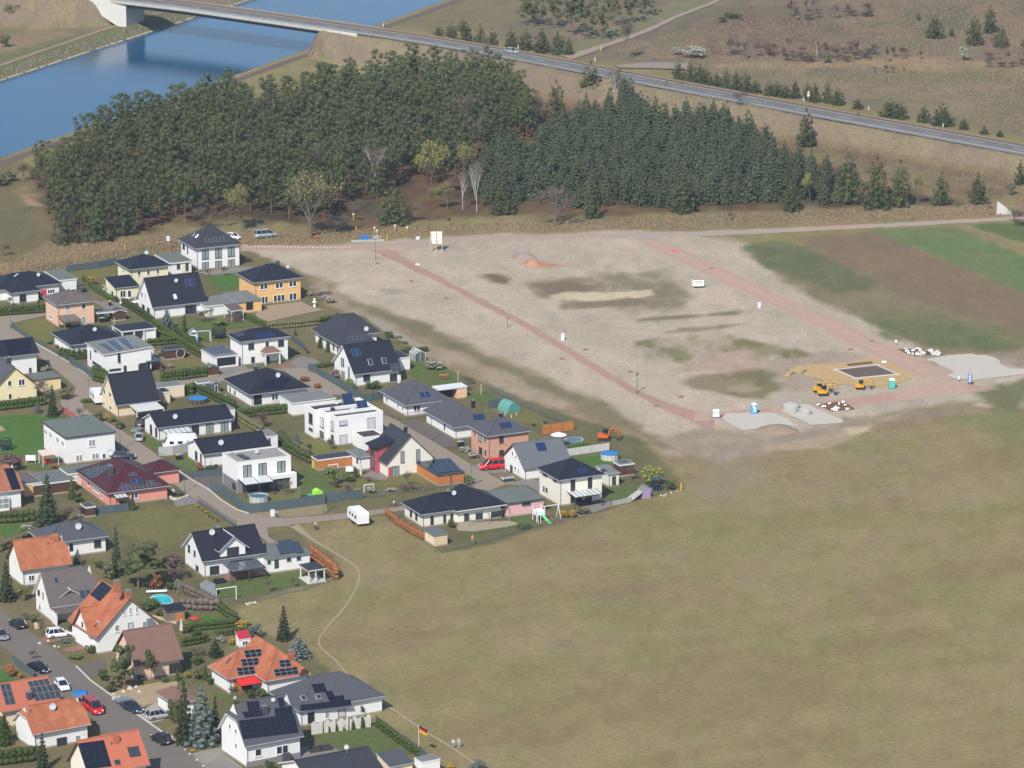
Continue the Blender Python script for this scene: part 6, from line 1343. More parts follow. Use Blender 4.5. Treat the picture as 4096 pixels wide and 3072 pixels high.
T_=[('bpine','O',410,1545,1225,210,'broad dark pine at the left corner of the wood'),('bpine','O',620,1530,1215,250,'broad dark pine, second from the left corner of the wood'),('bpine','O',790,1490,1230,190,'broad dark pine, third from the left corner of the wood'),('bpine','P',440,1420,1120,260,'broad dark pine in front of the wood near the white billboard'),('bpine','P',1120,1360,1100,200,'broad dark pine left of the round bare oak'),('bpine','P',1690,1385,1130,140,'dark pine right of the round bare oak'),('bpine','P',1240,490,350,90,'slim pine just below the highway right of the silver car'),('bpine','P',1680,640,370,210,'tall pine overlapping the highway, left one of the pair'),('bpine','P',1860,660,420,190,'tall pine overlapping the highway, right one of the pair'),('bpine','P',1460,760,490,180,'lone dark pine in the gap of the wood'),('bpine','P',2160,680,500,130,'dark pine standing before the highway'),('bpine','Q',835,930,675,160,'lone tall pine on the embankment touching the guardrail'),('bpine','Q',1165,855,700,145,'lone round pine on the highway embankment'),('bpine','Q',575,900,770,150,'pine on the slope left of the lone tall pine'),('bpine','Q',1100,1290,960,220,'dark pine in the right-hand group by the track, leftmost'),('bpine','Q',1280,1325,960,240,'dark pine in the right-hand group by the track, middle'),('bpine','Q',1430,1310,1000,200,'dark pine in the right-hand group by the track, right'),('bpine','Q',1690,1300,1070,160,'single pine right of the group by the track'),('bpine','Q',1920,1290,1080,160,'last single pine before the white trapezoid sign'),('bpine','Q',740,1340,1120,170,'dark pine standing forward at the track edge'),('bpine','Q',2190,1170,1000,110,'pine cut by the right edge of the picture'),('bpine','Q',60,1350,1050,200,'dark pine at the track, left of the yellow thicket'),('bpine','Q',190,790,640,110,'pine beside the bare tree below the highway'),('bpine','Q',1650,245,80,150,'dark pine on the heath, left one of the pair'),('bpine','Q',1900,285,85,150,'dark pine on the heath in the upper right group'),('bpine','Q',2000,210,20,130,'tall dark pine at the upper right edge group'),('bpine','Q',1755,230,165,50,'small young pine between two heath pines'),('bpine','Q',2070,300,150,130,'dark pine at the front of the upper right group'),('bpine','Q',1545,130,70,35,'tiny pine on the heath'),('bpine','Q',1370,745,610,190,'pine just behind the highway, left of two broad ones'),('bpine','Q',1440,755,640,110,'small pine just behind the highway'),('bpine','Q',1580,775,650,120,'pine behind the highway beside the broadest one'),('bpine','Q',1700,800,640,190,'broadest pine right behind the highway'),('bpine','Q',1830,820,740,90,'low pine behind the highway at the end of its group'),('bpine','Q',1960,850,785,80,'low pine behind the highway near the right edge'),('bpine','Q',2060,865,815,70,'last low pine behind the highway'),('bpine','Q',1160,690,615,100,'small pine behind the highway, right of the warning sign'),('bare','P',1455,1445,1150,320,'round bare oak in front of the young plantation'),('bare','P',900,860,550,330,'large bare tree in the middle of the wood'),('bare','P',960,1000,700,220,'bare brown tree below the large bare one'),('birch','P',300,1230,890,190,'birch with white stem at the lower wood edge'),('bare','O',2010,1190,880,240,'bare grey tree above the huge budding tree'),('bigbud','O',1965,1520,1050,410,'huge spreading tree with yellow-green tips and an orange digger behind its trunk'),('budding','O',1520,1470,1140,260,'budding tree right of the far white house'),('budding','P',655,1260,860,230,'slim yellow-green tree in the middle of the wood edge'),('budding','P',880,1160,880,160,'faint yellow-green tree right of the slim one'),('birch','P',960,1345,1010,110,'pale birch at the left end of the young plantation'),('birch','P',870,1330,1070,90,'thin pale birch beside the other one'),('budding','P',770,1330,1150,180,'low yellow-green bush at the wood edge'),('bare','O',1290,1460,1290,230,'bare shrubby tree behind the far white house'),('bare','P',1350,790,570,150,'bare tree with a yellow patch below the highway'),('birch','P',1825,670,420,110,'bare pale tree between the two overlapping pines'),('bare','P',1900,385,110,150,'feathery pale green tree beside the sandy heath track'),('birch','Q',900,385,235,60,'white birch in the heath thicket'),('bare','Q',40,640,500,110,'bare bush tree just below the highway'),('bare','Q',420,670,555,130,'bare bush tree overlapping the highway'),('budding','Q',1540,1300,1070,90,'yellow-green bush right of the dark pine group'),('budding','Q',860,1290,1090,110,'yellowish birch thicket at the track edge'),('whitetree','Q',1830,385,280,95,'white blossoming tree on the heath, upper right'),('whitetree','Q',130,370,275,200,'broad white blossoming tree behind the highway'),('whitetree','Q',20,350,290,90,'white blossoming bush left of the broad one'),('bshrub','Q',2150,1430,1310,180,'dark bare bush at the track by the right edge'),('bare2','O',1150,1320,1260,60,'x')]
for t in T_[:-1]:veg(*t[:6],label=t[6])
for i in range(17):
 x=30+i*62+rf.uniform(-15,15);yb=515+i*9.5+rf.uniform(-6,6)+(i*i*.0);veg('bpine','Q',x,yb,yb-rf.uniform(95,165),rf.uniform(95,130),group='row of pines behind the highway',label='dark pine in the unbroken row behind the highway')
for x,yb,yt,w in((720,225,150,110),(800,245,130,130),(890,260,130,130),(980,285,140,130),(1060,300,170,110),(870,170,110,90)):veg('bpine','P',x,yb+30,yt,w,label='dark pine overlapping the highway near the bridge end',group='pines at the bridge end')
for x,yb,yt,w in((1180,300,170,120),(1270,320,170,150),(1370,335,165,150),(1470,345,180,140),(1540,350,230,90)):veg('bpine','P',x,yb,yt,w,label='dark pine in the clump behind the silver car',group='pines behind the silver car')
for x,yb,yt,w in((1270,160,-40,150),(1330,170,-60,160),(1440,180,-80,170),(1560,230,-80,170),(1640,250,-90,170),(1740,260,-100,180),(1830,170,-120,160),(1940,150,-90,160),(2030,100,-90,150)):veg('pine','P',x,yb,yt,w,label='tall pine of the grove at the top of the picture',group='pines of the grove at the top')
for x,yb,yt,w in((20,120,-20,130),(80,150,10,130),(150,120,0,130),(230,90,10,110),(30,300,205,90),(60,1150,1050,120),(0,1180,1080,120)):veg('olive','O',x,yb,yt,w,label='olive-green thicket on the far canal side' if yb<400 else 'green thicket beside the left end of the wood',group='thickets at the left edge')
veg('rshrub','O',20,1620,1530,90,label='dark reddish bush at the left edge behind the village')
for i in range(70):
 x,yb=(rf.uniform(330,1500),rf.uniform(340,400))if i<40 else(rf.uniform(700,1250),rf.uniform(60,130))if i<55 else(rf.uniform(1900,2212),rf.uniform(270,430))if i<66 else(rf.uniform(200,420),rf.uniform(110,150))
 k=rf.choice(['bshrub','rshrub','bare2','bare2'])if i<66 else 'shrub';hh=rf.uniform(60,130)if k=='bare2' else rf.uniform(35,60)
 veg(k,'Q',x,yb,yb-hh,rf.uniform(60,110),label=('reddish bare thicket tree' if k=='bare2' else DESC[k])+(' in the long thicket of the heath' if i<40 else ' in the upper heath' if i<55 else ' at the right end of the heath' if i<66 else ' beside the sandy heath track'),group='thickets of the heath')
for x,yb,w in((1268,460,35),(1330,465,50),(1380,462,40),(1450,450,25),(1560,375,50),(965,400,70),(490,60,20),(415,130,40),(780,90,50),(1030,1290,60),(360,1395,50),(2130,1235,80),(1980,1320,50)):veg('bshrub' if w<60 else 'olive','Q',x,yb,yb-w*1.1,w)
for x,yb,yt,w in((190,1400,1310,60),(60,1480,1350,150),(110,1470,1360,100),(790,1430,1370,40),(560,1410,1300,130)):veg('bshrub' if w<70 else 'bshrub','P',x,yb,yt,w)
for x,yb,yt,w in((1430,1440,1310,60),(230,1200,1080,110),(300,1240,1120,130),(380,1290,1160,110),(150,1150,1030,110)):veg('rshrub' if w>90 else 'bshrub','O',x,yb,yt,w)
V=[];F=[];n0=0;r_=np.random.RandomState(4)
for(poly,n,s0,s1)in((wp2([(-20,585),(110,528),(300,515),(420,500),(760,500),(1000,485),(1500,465),(2160,442),(2230,462),(1500,494),(1000,500),(700,524),(400,540),(200,578),(-20,600)]),26000,.22,.5),(wp2([(1280,120),(1500,60),(2230,-20),(2230,290),(1700,170)]),14000,.2,.5),(wp2([(1100,155),(1500,235),(2212,350),(2212,440),(1990,420),(1700,330),(1450,260),(1300,230)]),5000,.2,.4),(wp2([(-20,60),(200,50),(560,-20),(100,-20)]),3000,.2,.5)):
 xs_=[p[0]for p in poly];ys_=[p[1]for p in poly];X=r_.uniform(min(xs_),max(xs_),n*3);Y=r_.uniform(min(ys_),max(ys_),n*3);sd=poly_sd(X,Y,poly);X,Y=X[sd>0][:n],Y[sd>0][:n];Z_=height(X,Y)
 for k in range(2):
  a=r_.uniform(0,6.28,len(X));s=r_.uniform(s0,s1,len(X));w=s*.35;dx,dy=np.cos(a)*w,np.sin(a)*w;jx,jy=r_.uniform(-.2,.2,len(X)),r_.uniform(-.2,.2,len(X))
  V.append(np.stack([np.stack([X-dx,Y-dy,Z_],1),np.stack([X+dx,Y+dy,Z_],1),np.stack([X+jx,Y+jy,Z_+s],1)],1).reshape(-1,3));F.append(np.arange(len(X)*3).reshape(-1,3)+n0);n0+=len(X)*3
tag(link(bpy.data.objects.new('dry_grass',am('dry_grass',np.concatenate(V),np.concatenate(F),[LM['dry']]))),'dry grass tufts along the track and over the heath','grass',kind='stuff')
# builders for the smaller things
def head(c,a,b):
 """place and heading from two ground pixels (rear, front)"""
 p,q=at(c,a),at(c,b);d=q-p;return(p+q)/2,atan2(d.y,d.x),d.length
CARS=dict(hatch=(4.1,1.75,1.48),estate=(4.6,1.80,1.48),suv=(4.4,1.84,1.64),van=(4.9,1.92,1.98),sedan=(4.6,1.8,1.45),small=(3.7,1.68,1.50),bigvan=(5.2,1.95,1.95))
def carpaint(n,c):return mat('car_paint_'+n,c,.28,spec=.6)
PAINT=dict(black=carpaint('black',(.012,.014,.018)),white=carpaint('white',(.78,.79,.80)),silver=carpaint('silver',(.36,.38,.39)),red=carpaint('red',(.62,.012,.015)),dblue=carpaint('dark_blue',(.02,.03,.06)),grey=carpaint('grey',(.16,.17,.18)),paleblue=carpaint('pale_blue_grey',(.30,.36,.38)))
def car(kind,paint,loc,rz,label,cat='car',group=None,z=.0,name='parked_car'):
 L,Wd,H=CARS[kind];rt=empty(name,(loc[0],loc[1],z),rz);tag(rt,label,cat,group);p=PAINT[paint];hw=Wd/2
 van=kind in('van','bigvan')
 if van:st=[(-.5,.32,.98,.90),(-.485,.22,1.12,.97),(-.3,.20,1.16,1),(.2,.20,1.16,1),(.32,.20,1.10,.99),(.42,.22,.98,.95),(.485,.26,.80,.86),(.5,.34,.62,.78)]
 else:st=[(-.5,.36,.72,.84),(-.48,.24,.90,.93),(-.36,.20,.95,1),(.1,.18,.93,1),(.22,.18,.90,1),(.38,.20,.82,.96),(.47,.24,.70,.88),(.5,.34,.58,.80)]
 mb=MB();sec=[]
 for(x,z0,z1,w)in st:
  w*=hw;X=x*L;n=len(mb.v);mb.v+=[(X,-w*.92,z0),(X,-w,(z0+z1)*.48),(X,-w*.96,z1-.05),(X,-w*.86,z1),(X,w*.86,z1),(X,w*.96,z1-.05),(X,w,(z0+z1)*.48),(X,w*.92,z0)];sec.append(n)
 for i in range(len(sec)-1):
  for k in range(8):
   j=(k+1)%8;mb.f.append((sec[i]+k,sec[i]+j,sec[i+1]+j,sec[i+1]+k));mb.m.append(0)
 mb.f.append(tuple(sec[0]+k for k in range(8))[::-1]);mb.f.append(tuple(sec[-1]+k for k in range(8)));mb.m+=[0,0]
 body=mb.bd('body',p,rt,smooth=False);body.data.polygons.foreach_set('use_smooth',[len(q.vertices)==4 for q in body.data.polygons])
 if van:g=[(-.49,1.10,.90,0),(-.465,H,.80,1),(.16,H,.80,1),(.36,1.02,.90,0)]
 elif kind in('estate','suv'):g=[(-.48,.90,.88,0),(-.40,H,.72,1),(.02,H,.72,1),(.23,.88,.88,0)]
 elif kind=='sedan':g=[(-.36,.92,.86,0),(-.20,H,.70,1),(.04,H,.70,1),(.24,.88,.88,0)]
 else:g=[(-.47,.90,.86,0),(-.34,H,.72,1),(.04,H,.72,1),(.26,.88,.88,0)]
 (xa,za,wa,_),(xb,zb,wb,_),(xc,zc,wc,_),(xd,zd,wd,_)=g;A_=[(xa*L,wa*hw,za),(xb*L,wb*hw,zb),(xc*L,wc*hw,zc),(xd*L,wd*hw,zd)]
 m=MB();l=[(x,-w,z)for x,w,z in A_];r=[(x,w,z)for x,w,z in A_]
 bl,br=(A_[0][0],-hw*.95,za-.12),(A_[0][0],hw*.95,za-.12)
 m.face([l[0],l[3],l[2],l[1]]);m.bd('side_window',M.carglass,rt);m=MB();m.face([r[0],r[1],r[2],r[3]]);m.bd('side_window',M.carglass,rt)
 m=MB();m.face([l[3],r[3],r[2],l[2]]);m.bd('windscreen',M.carglass,rt);m=MB();m.face([l[0],l[1],r[1],r[0]]);m.bd('rear_window',M.carglass,rt)
 m=MB();x0,x1=A_[1][0]-.04,A_[2][0]+.04;w=A_[1][1]+.01;m.hexa([(x0,-w,H-.05),(x1,-w,H-.05),(x1,w,H-.05),(x0,w,H-.05),(x0+.08,-w*.9,H+.03),(x1-.12,-w*.9,H+.03),(x1-.12,w*.9,H+.03),(x0+.08,w*.9,H+.03)])
 for s_ in(-1,1):
  q=[(x,w*s_,z)for x,w,z in A_];m.bar(q[2],q[3],.07);m.bar(q[1],q[0],.09)
  for t in(.33,.68):a=Vector(q[1]).lerp(Vector(q[2]),t);b=Vector(q[0]).lerp(Vector(q[3]),t);m.bar(a,b,.06)
 m.bd('roof',p,rt)
 for x in(-.31,.31):
  for s_ in(-1,1):
   R_w=.34;y=s_*(hw-.10);t=MB();t.tube((x*L,y-.11,R_w),(x*L,y+.11,R_w),R_w,R_w,14);wh=t.bd('wheel',M.rubber,rt);t=MB();t.tube((x*L,y+s_*.10,R_w),(x*L,y+s_*.125,R_w),.21,.21,12);t.bd('rim',M.rim,wh)
 for s_ in(-1,1):
  zf=.78 if van else .66;BX(rt,'headlight',M.lampg,.455*L,s_*hw*.62-.14,zf-.07,.497*L,s_*hw*.62+.14,zf+.09);zr=.95 if van else .80;BX(rt,'tail_light',M.lampr,-.504*L,s_*hw*.74-.09,zr-.12,-.48*L,s_*hw*.74+.09,zr+.08)
  m=MB();m.box(.2*L,s_*(hw+.10)-.08,.98,.235*L,s_*(hw+.10)+.08,1.1);m.bd('wing_mirror',p,rt)
 m=MB();m.box(.497*L,-.26,.40,.51*L,.26,.51);m.box(-.512*L,-.26,.55,-.498*L,.26,.66);m.bd('number_plate',M.plasticw,rt)
 BX(rt,'grille',M.plasticd,.46*L,-hw*.5,.30,.505*L,hw*.5,.40)
 return rt
def cpx(kind,paint,c,a,b,label,z=.0,name='parked_car',cat='car',group='cars parked in the village'):
 p,rz,L=head(c,a,b);return car(kind,paint,p,rz,label,cat,group,z,name)
cpx('bigvan','paleblue','B',(1185,325),(1420,305),'grey minibus parked on the grass by the huge budding tree',cat='van')
cpx('small','white','B',(835,330),(950,345),'white car half hidden behind the far white house')
cpx('estate','white','A',(1560,1160),(1740,1160),'white estate car in the drive beside the steep black roof')
p_=at('P',(1180,338),6.3);car('hatch','paleblue',p_,atan2(*(lambda d:(d.y,d.x))(RP[6]-RP[4])),'silver-blue car driving on the highway','car',z=0,name='driving_car').location=(at('P',(1180,336),6.45))
cpx('van','red','G',(400,915),(180,935),'bright red van parked beside the brick house',cat='van')
cpx('hatch','silver','I',(1760,395),(1745,290),'silver car on the street kerb below the cream house',group='cars parked in the village')
cpx('suv','black','I',(1760,200),(1800,120),'black car standing behind the silver one in the drive')
cpx('estate','dblue','I',(1430,590),(1700,585),'dark car parked behind the wine-red roof')
cpx('hatch','black','J',(290,1330),(150,1245),'black car on the asphalt street, showing its tail')
cpx('suv','white','J',(640,1425),(860,1400),'white estate car in the drive of the orange-roofed gable house')
cpx('hatch','grey','J',(-30,1390),(60,1470),'dark grey car cut by the left edge on the asphalt street')
cpx('sedan','black','K',(420,400),(560,460),'black car facing down the asphalt street beside the hedge')
cpx('hatch','white','K',(740,610),(830,700),'white car between the orange roof and the asphalt street')
rv=cpx('bigvan','red','K',(1090,870),(1270,1010),'red delivery van with roof rack on the asphalt street',cat='van')
m=MB()
for i in range(5):m.box(-2.2+i*.75,-.75,2.06,-2.1+i*.75,.75,2.12)
for s_ in(-1,1):m.box(-2.3,s_*.78-.03,1.98,1.0,s_*.78+.03,2.14)
m.bd('roof_rack',M.metal,rv)
cpx('sedan','dblue','K',(1600,900),(1750,970),'dark blue car behind the trailer by the sandy heap')
cpx('suv','silver','K',(1900,1050),(2130,1010),'silver-grey car on the pale drive by the brown-roofed garage')
cpx('suv','black','K',(2110,1375),(1960,1290),'black car on the street near the coral roof, showing its tail')
cpx('small','red','D',(720,430),(724,520),'dark red car inside the solar-roofed garage')
def trailer(c,a,b,label,tarp,low=False):
 p,rz,L=head(c,a,b);rt=empty('car_trailer',p,rz);tag(rt,label,'trailer','car trailers');BX(rt,'body',M.metal,-1.2,-.75,.45,1.2,.75,.85 if low else 1.0)
 m=MB();m.hexa([(-1.22,-.77,.86),(1.22,-.77,.86),(1.22,.77,.86),(-1.22,.77,.86),(-1.1,-.5,.95 if low else 1.6),(1.1,-.5,.95 if low else 1.6),(1.1,.5,.95 if low else 1.6),(-1.1,.5,.95 if low else 1.6)]);m.bd('tarpaulin',tarp,rt)
 m=MB();m.bar((1.2,-.5,.5),(2.2,0,.5),.06);m.bar((1.2,.5,.5),(2.2,0,.5),.06);m.bd('drawbar',M.metal,rt)
 for s_ in(-1,1):m=MB();m.tube((0,s_*.85-.08,.3),(0,s_*.85+.08,.3),.3,.3,12);m.bd('wheel',M.rubber,rt)
trailer('K',(965,800),(1060,800),'small trailer under a bright blue tarpaulin behind the red van',mat('blue_tarpaulin',(.02,.16,.42),.6));trailer('K',(1500,855),(1610,830),'flat grey trailer behind the dark blue car',mat('grey_blue_tarpaulin',(.16,.24,.30),.6),True)
trailer('I',(1700,270),(1760,240),'open grey trailer with a yellow item behind the silver car',mat('dull_trailer_bed',(.18,.2,.2),.7),True)
def caravan(c,a,b,label,h=2.6,L=5.6,W_=2.2,name='caravan',snub=True,motor=False):
 p,rz,_=head(c,a,b);rt=empty(name,p,rz);tag(rt,label,'caravan','caravans and campers');prof=[(-L/2,.55),(-L/2,h-.25),(-L/2+.25,h),(L/2-.6,h),(L/2-.15,h-.45),(L/2,1.2),(L/2-.1,.55)]
 if motor:prof=[(-L/2,.5),(-L/2,h-.3),(-L/2+.3,h),(L/2-1.3,h),(L/2-.9,h-.35),(L/2-.25,1.35),(L/2,.95),(L/2,.45)]
 m=MB();n=len(prof);m.v=[(x,-W_/2,z)for x,z in prof]+[(x,W_/2,z)for x,z in prof]
 for i in range(n):j=(i+1)%n;m.f.append((i,n+i,n+j,j));m.m.append(0)
 m.f.append(tuple(range(n)));m.f.append(tuple(range(n,2*n))[::-1]);m.m+=[0,0];m.bd('body',M.plasticw,rt)
 for x0,x1 in((-L*.36,-L*.2),(-L*.08,L*.06),(L*.18,L*.3)):
  for s_ in(-1,1):BX(rt,'window',M.carglass,x0,s_*W_/2-.02,1.35,x1,s_*W_/2+.02,1.9)
 m=MB();m.box(-L/2-.02,-.7,1.35,-L/2+.03,.7,1.9);(m.bd('window',M.glass,rt)if motor else None)
 for x in(-L*.2,L*.15):BX(rt,'roof_hatch',M.eave,x-.25,-.3,h,x+.25,.3,h+.1)
 for x in([-.4,.4]if not motor else[-L*.28,L*.3]):
  for s_ in(-1,1):m=MB();m.tube((x,s_*(W_/2-.12)-.1,.33),(x,s_*(W_/2-.12)+.1,.33),.33,.33,12);m.bd('wheel',M.rubber,rt)
 if motor:m=MB();m.hexa([(L/2-.95,-W_*.46,h-.42),(L/2-.28,-W_*.46,1.42),(L/2-.28,W_*.46,1.42),(L/2-.95,W_*.46,h-.42),(L/2-.88,-W_*.46,h-.38),(L/2-.2,-W_*.46,1.46),(L/2-.2,W_*.46,1.46),(L/2-.88,W_*.46,h-.38)]);m.bd('windscreen',M.carglass,rt)
 else:m=MB();m.bar((L/2,-.4,.5),(L/2+1.3,0,.45),.08);m.bar((L/2,.4,.5),(L/2+1.3,0,.45),.08);m.bd('drawbar',M.metal,rt)
caravan('F',(800,1600),(670,1500),'white caravan standing alone on the grass beside the lane',L=5.6)
caravan('C',(1255,1000),(1210,950),'white caravan behind the cream gable house',L=5.0)
caravan('H',(540,300),(215,310),'white motorhome in front of the lower long bungalow',L=6.6,h=2.9,motor=True)
lampP=None
def lamp(c,x,yb,yt,label,arm=True,m='lamp_post'):
 p=at(c,(x,yb));h=zat(c,(x,yb),yt);rt=empty('street_lamp',p,GRID);tag(rt,label,'street lamp','street lamps');mb=MB();mb.tube((0,0,0),(0,0,h*.98),.07,.045,8);mb.tube((0,0,0),(0,0,.9),.1,.09,8);mb.bd('post',M[m],rt)
 mb=MB();mb.lathe([(.08,h-.08),(.30,h-.02),(.32,h+.05),(.20,h+.14)],12);mb.bd('lamp_head',M[m],rt)
for a in(('H',437,860,562,'street lamp in front of the lower bungalow fence'),('H',2192,1130,820,'street lamp by the lane near the lime green tent'),('F',2168,1110,815,'street lamp at the end of the side street'),('F',1663,520,232,'street lamp on the grey court of the side street'),('C',1128,935,695,'street lamp beside the caravan at the street bend'),('I',1520,480,180,'street lamp at the corner of the large white house'),('A',130,1470,1225,'street lamp at the upper end of the village street'),('R',560,520,300,'white street lamp on the building land by the first site road'),('S',1345,1650,1475,'thin street lamp beside the dark red stretch of site road'),('S',75,1012,920,'thin street lamp half way along the first site road'),('U',1005,630,465,'pale street lamp by the debris bed at the right'),('K',940,810,705,'street lamp beside the blue trailer'),('G',1715,185,-20,'faint street lamp on the building land near the orange excavator'),('B',1195,330,85,'street lamp beside the grey minibus')):lamp(*a)
def post(c,x,yb,yt,m,label,w=.12,name='marker_post',cat='post',cap=None,group=None):
 p=at(c,(x,yb));h=max(.3,zat(c,(x,yb),yt));rt=MB();rt.mat(M[m]).tube((0,0,0),(0,0,h),w,w,8)
 if cap:rt.mat(M[cap]).lathe([(w*2.2,h-.25),(w*2.4,h),(w,h+.1)],10)
 o=rt.bd(name,None);o.location=p;return tag(o,label,cat,group)
M.gasyellow=mat('yellow_marker',(.62,.40,.03),.6)
for i,(x,yb,yt)in enumerate(((1580,470,405),)):post('A',x,yb,yt,'gasyellow','yellow marker post on the verge behind the pale yellow house')
LBL=['leftmost, at the wood edge','second, left of the blue board','third, beside the green pipe','fourth, tall with a pale cap','fifth, short','sixth, thick','seventh, tallest','eighth, right of the tallest']
for(x,yb,yt,cap),l in zip(((315,75,15,1),(344,212,150,0),(548,225,165,1),(575,250,195,1),(614,300,248,0),(688,310,240,0),(773,212,140,1),(909,212,160,1)),LBL):post('R',x,yb,yt,'gasyellow','yellow gas pipeline marker, '+l,.12,cap='cream' if cap else None,group='yellow gas pipeline markers')
post('P',1745,320,290,'gasyellow','yellow foot of a post by the heath track',.25);post('P',1745,320,195,'wood','slim pole by the heath track',.06,name='pole',cat='pole');post('G',2150,1135,1060,'gasyellow','yellow marker at the garden corner behind the willow',.16)
def box_thing(name,label,cat,c,x,yb,yt,w,d,m,rz=GRID,parts=None,group=None):
 p=at(c,(x,yb));h=zat(c,(x,yb),yt);rt=empty(name,p,rz);tag(rt,label,cat,group);mb=MB();mb.box(-w/2,0,0,w/2,d,h*.94);mb.bd('body',M[m],rt);mb=MB();mb.box(-w/2-.03,-.03,h*.94,w/2+.03,d+.03,h);mb.bd('lid',M[m],rt)
 mb=MB();mb.box(-w/2+.06,-.015,.12,w/2-.06,0,h*.86);mb.bd('door',M[m],rt);return rt,h
box_thing('utility_cabinet','white utility cabinet by the lane beside the grey screen fence','cabinet','H',1555,1158,1075,.75,.35,'plasticw');box_thing('utility_cabinet','white cabinet beside the first site road, half way along','cabinet','S',620,1135,1068,.65,.4,'plasticw');box_thing('utility_cabinet','small white cabinet on the track verge near the billboard','cabinet','R',1030,302,268,.8,.4,'plasticw')
box_thing('utility_cabinet','grey cabinet beside the blue board','cabinet','R',568,305,255,1.4,.5,'lgrey')
box_thing('utility_cabinet','small white cabinet by the upper east site road','cabinet','X',3039,1232,1210,.6,.4,'plasticw')
def board(c,x0,x1,yb,y0,y1,label,m='plasticw',frame=True,legs=3,back=True,name='sign_board',cat='sign',rz=GRID*.1,legm='woodl',nx=2,ny=4,prop=False):
 p=at(c,((x0+x1)/2,yb));a,b=at(c,(x0,yb)),at(c,(x1,yb));w=(b-a).length;zt,z0=zat(c,((x0+x1)/2,yb),y0),max(.05,zat(c,((x0+x1)/2,yb),y1));rt=empty(name,p,rz);tag(rt,label,cat)
 pw,ph=w/nx,(zt-z0)/ny
 for i in range(nx):
  for j in range(ny):mb=MB();mb.box(-w/2+i*pw+.02,-.03,z0+j*ph+.02,-w/2+(i+1)*pw-.02,.03,z0+(j+1)*ph-.02);mb.bd('board_panel',M[m],rt)
 if frame:
  mb=MB()
  for j in range(ny+1):mb.box(-w/2-.03,-.09,z0+j*ph-.04,w/2+.03,-.032,z0+j*ph+.04)
  mb.bd('frame',M[legm],rt)
 for i in range(legs):
  x=-w/2*.92+w*.92*i/max(1,legs-1)if legs>1 else 0;mb=MB();mb.box(x-.06,-.20,0,x+.06,-.092,zt*(.98 if frame else .5))
  mb.bd('post',M[legm],rt)
  if prop:mb=MB();mb.bar((x,-2.0,0),(x,-.2,zt*.6),.1);mb.bd('prop',M[legm],rt)
 return rt
board('R',1165,1300,422,208,345,'large white billboard seen from behind on three timber posts',prop=True)
M.boardblue=mat('blue_board',(.02,.17,.50),.5);board('R',388,490,312,252,308,'bright blue information board on the concrete kerb','boardblue',False,2,nx=1,ny=1,legm='metal')
o=MB();a,b=at('R',(290,330)),at('R',(655,318));d=(b-a).normalized();q=Vector((-d.y,d.x,0));o.hexa([tuple(a),tuple(b),tuple(b+q*.8),tuple(a+q*.8),tuple(a+ZV(.35)),tuple(b+ZV(.35)),tuple(b+q*.8+ZV(.35)),tuple(a+q*.8+ZV(.35))]);tag(o.bd('concrete_kerb',M.concrete),'long concrete kerb under the blue board','kerb')
board('T',402,497,895,785,880,'tilted white board at the lower corner of the building land','plasticw',True,2,nx=1,ny=2,legm='metal',rz=.2)
board('U',638,690,712,672,700,'white board beside the sand bed','plasticw',False,2,nx=1,ny=1,legm='metal');board('U',782,806,505,438,465,'small white sign on a thin pole by the east road','plasticw',False,1,nx=1,ny=1,legm='metal')
board('U',1590,1642,940,815,905,'white panel with blue foot at the far road end','plasticw',True,2,nx=1,ny=4,legm='boardblue',rz=-.9);board('U',1480,1498,905,838,880,'narrow white panel left of the blue-footed one','plasticw',False,1,nx=1,ny=1,legm='metal')
p=at('S',(1955,620));rt=empty('sign_trailer',p,GRID*.3);rt.scale=(.6,.6,.6);tag(rt,'white advertising trailer with red lettering beside the east site road','sign')
BX(rt,'body',M.plasticw,-1.9,-.1,.7,1.9,.1,3.0)
for s_,w in((-1,1.2),(1,1.2)):m=MB();m.hexa([(s_*1.9,-.1,.7),(s_*1.9,0,.7),(s_*2.4,1.4,.7),(s_*2.3,1.4,.7),(s_*1.9,-.1,3.3),(s_*1.9,0,3.3),(s_*2.4,1.4,3.1),(s_*2.3,1.4,3.1)]);m.bd('side_board',M.eave,rt)
BX(rt,'chassis',M.framed,-1.7,.2,.35,1.7,1.6,.6)
for s_ in(-1,1):m=MB();m.tube((s_*1.2,-.05,.3),(s_*1.2,.25,.3),.3,.3,12);m.bd('wheel',M.rubber,rt)
M.redtext=mat('red_lettering',(.55,.05,.04),.6)
r_=random.Random(3)
for row,(z,n,hh)in enumerate(((2.35,9,.34),(1.85,8,.30),(1.40,12,.14))):
 for i in range(n):x=-1.35+2.6*i/n;BX(rt,'letter',M.redtext,x,-.125,z,x+2.0/n*r_.uniform(.6,1.0),-.105,z+hh*r_.uniform(.75,1))
p=at('Q',(848,640),5.0);rt=empty('road_sign',p,.3);tag(rt,'triangular warning sign with a plate beneath beside the highway','road sign');m=MB();m.tube((0,0,-.5),(0,0,3.0),.05,.05,6);m.bd('post',M.metal,rt)
m=MB();m.face([(-.55,-.06,2.0),(.55,-.06,2.0),(0,-.06,3.0)]);m.face([(-.55,-.02,2.0),(0,-.02,3.0),(.55,-.02,2.0)]);m.bd('border',M.redtext,rt);m=MB();m.face([(-.38,-.08,2.12),(.38,-.08,2.12),(0,-.08,2.8)]);m.bd('face',M.plasticw,rt);BX(rt,'plate',M.plasticw,-.35,-.08,1.3,.35,-.04,1.9)
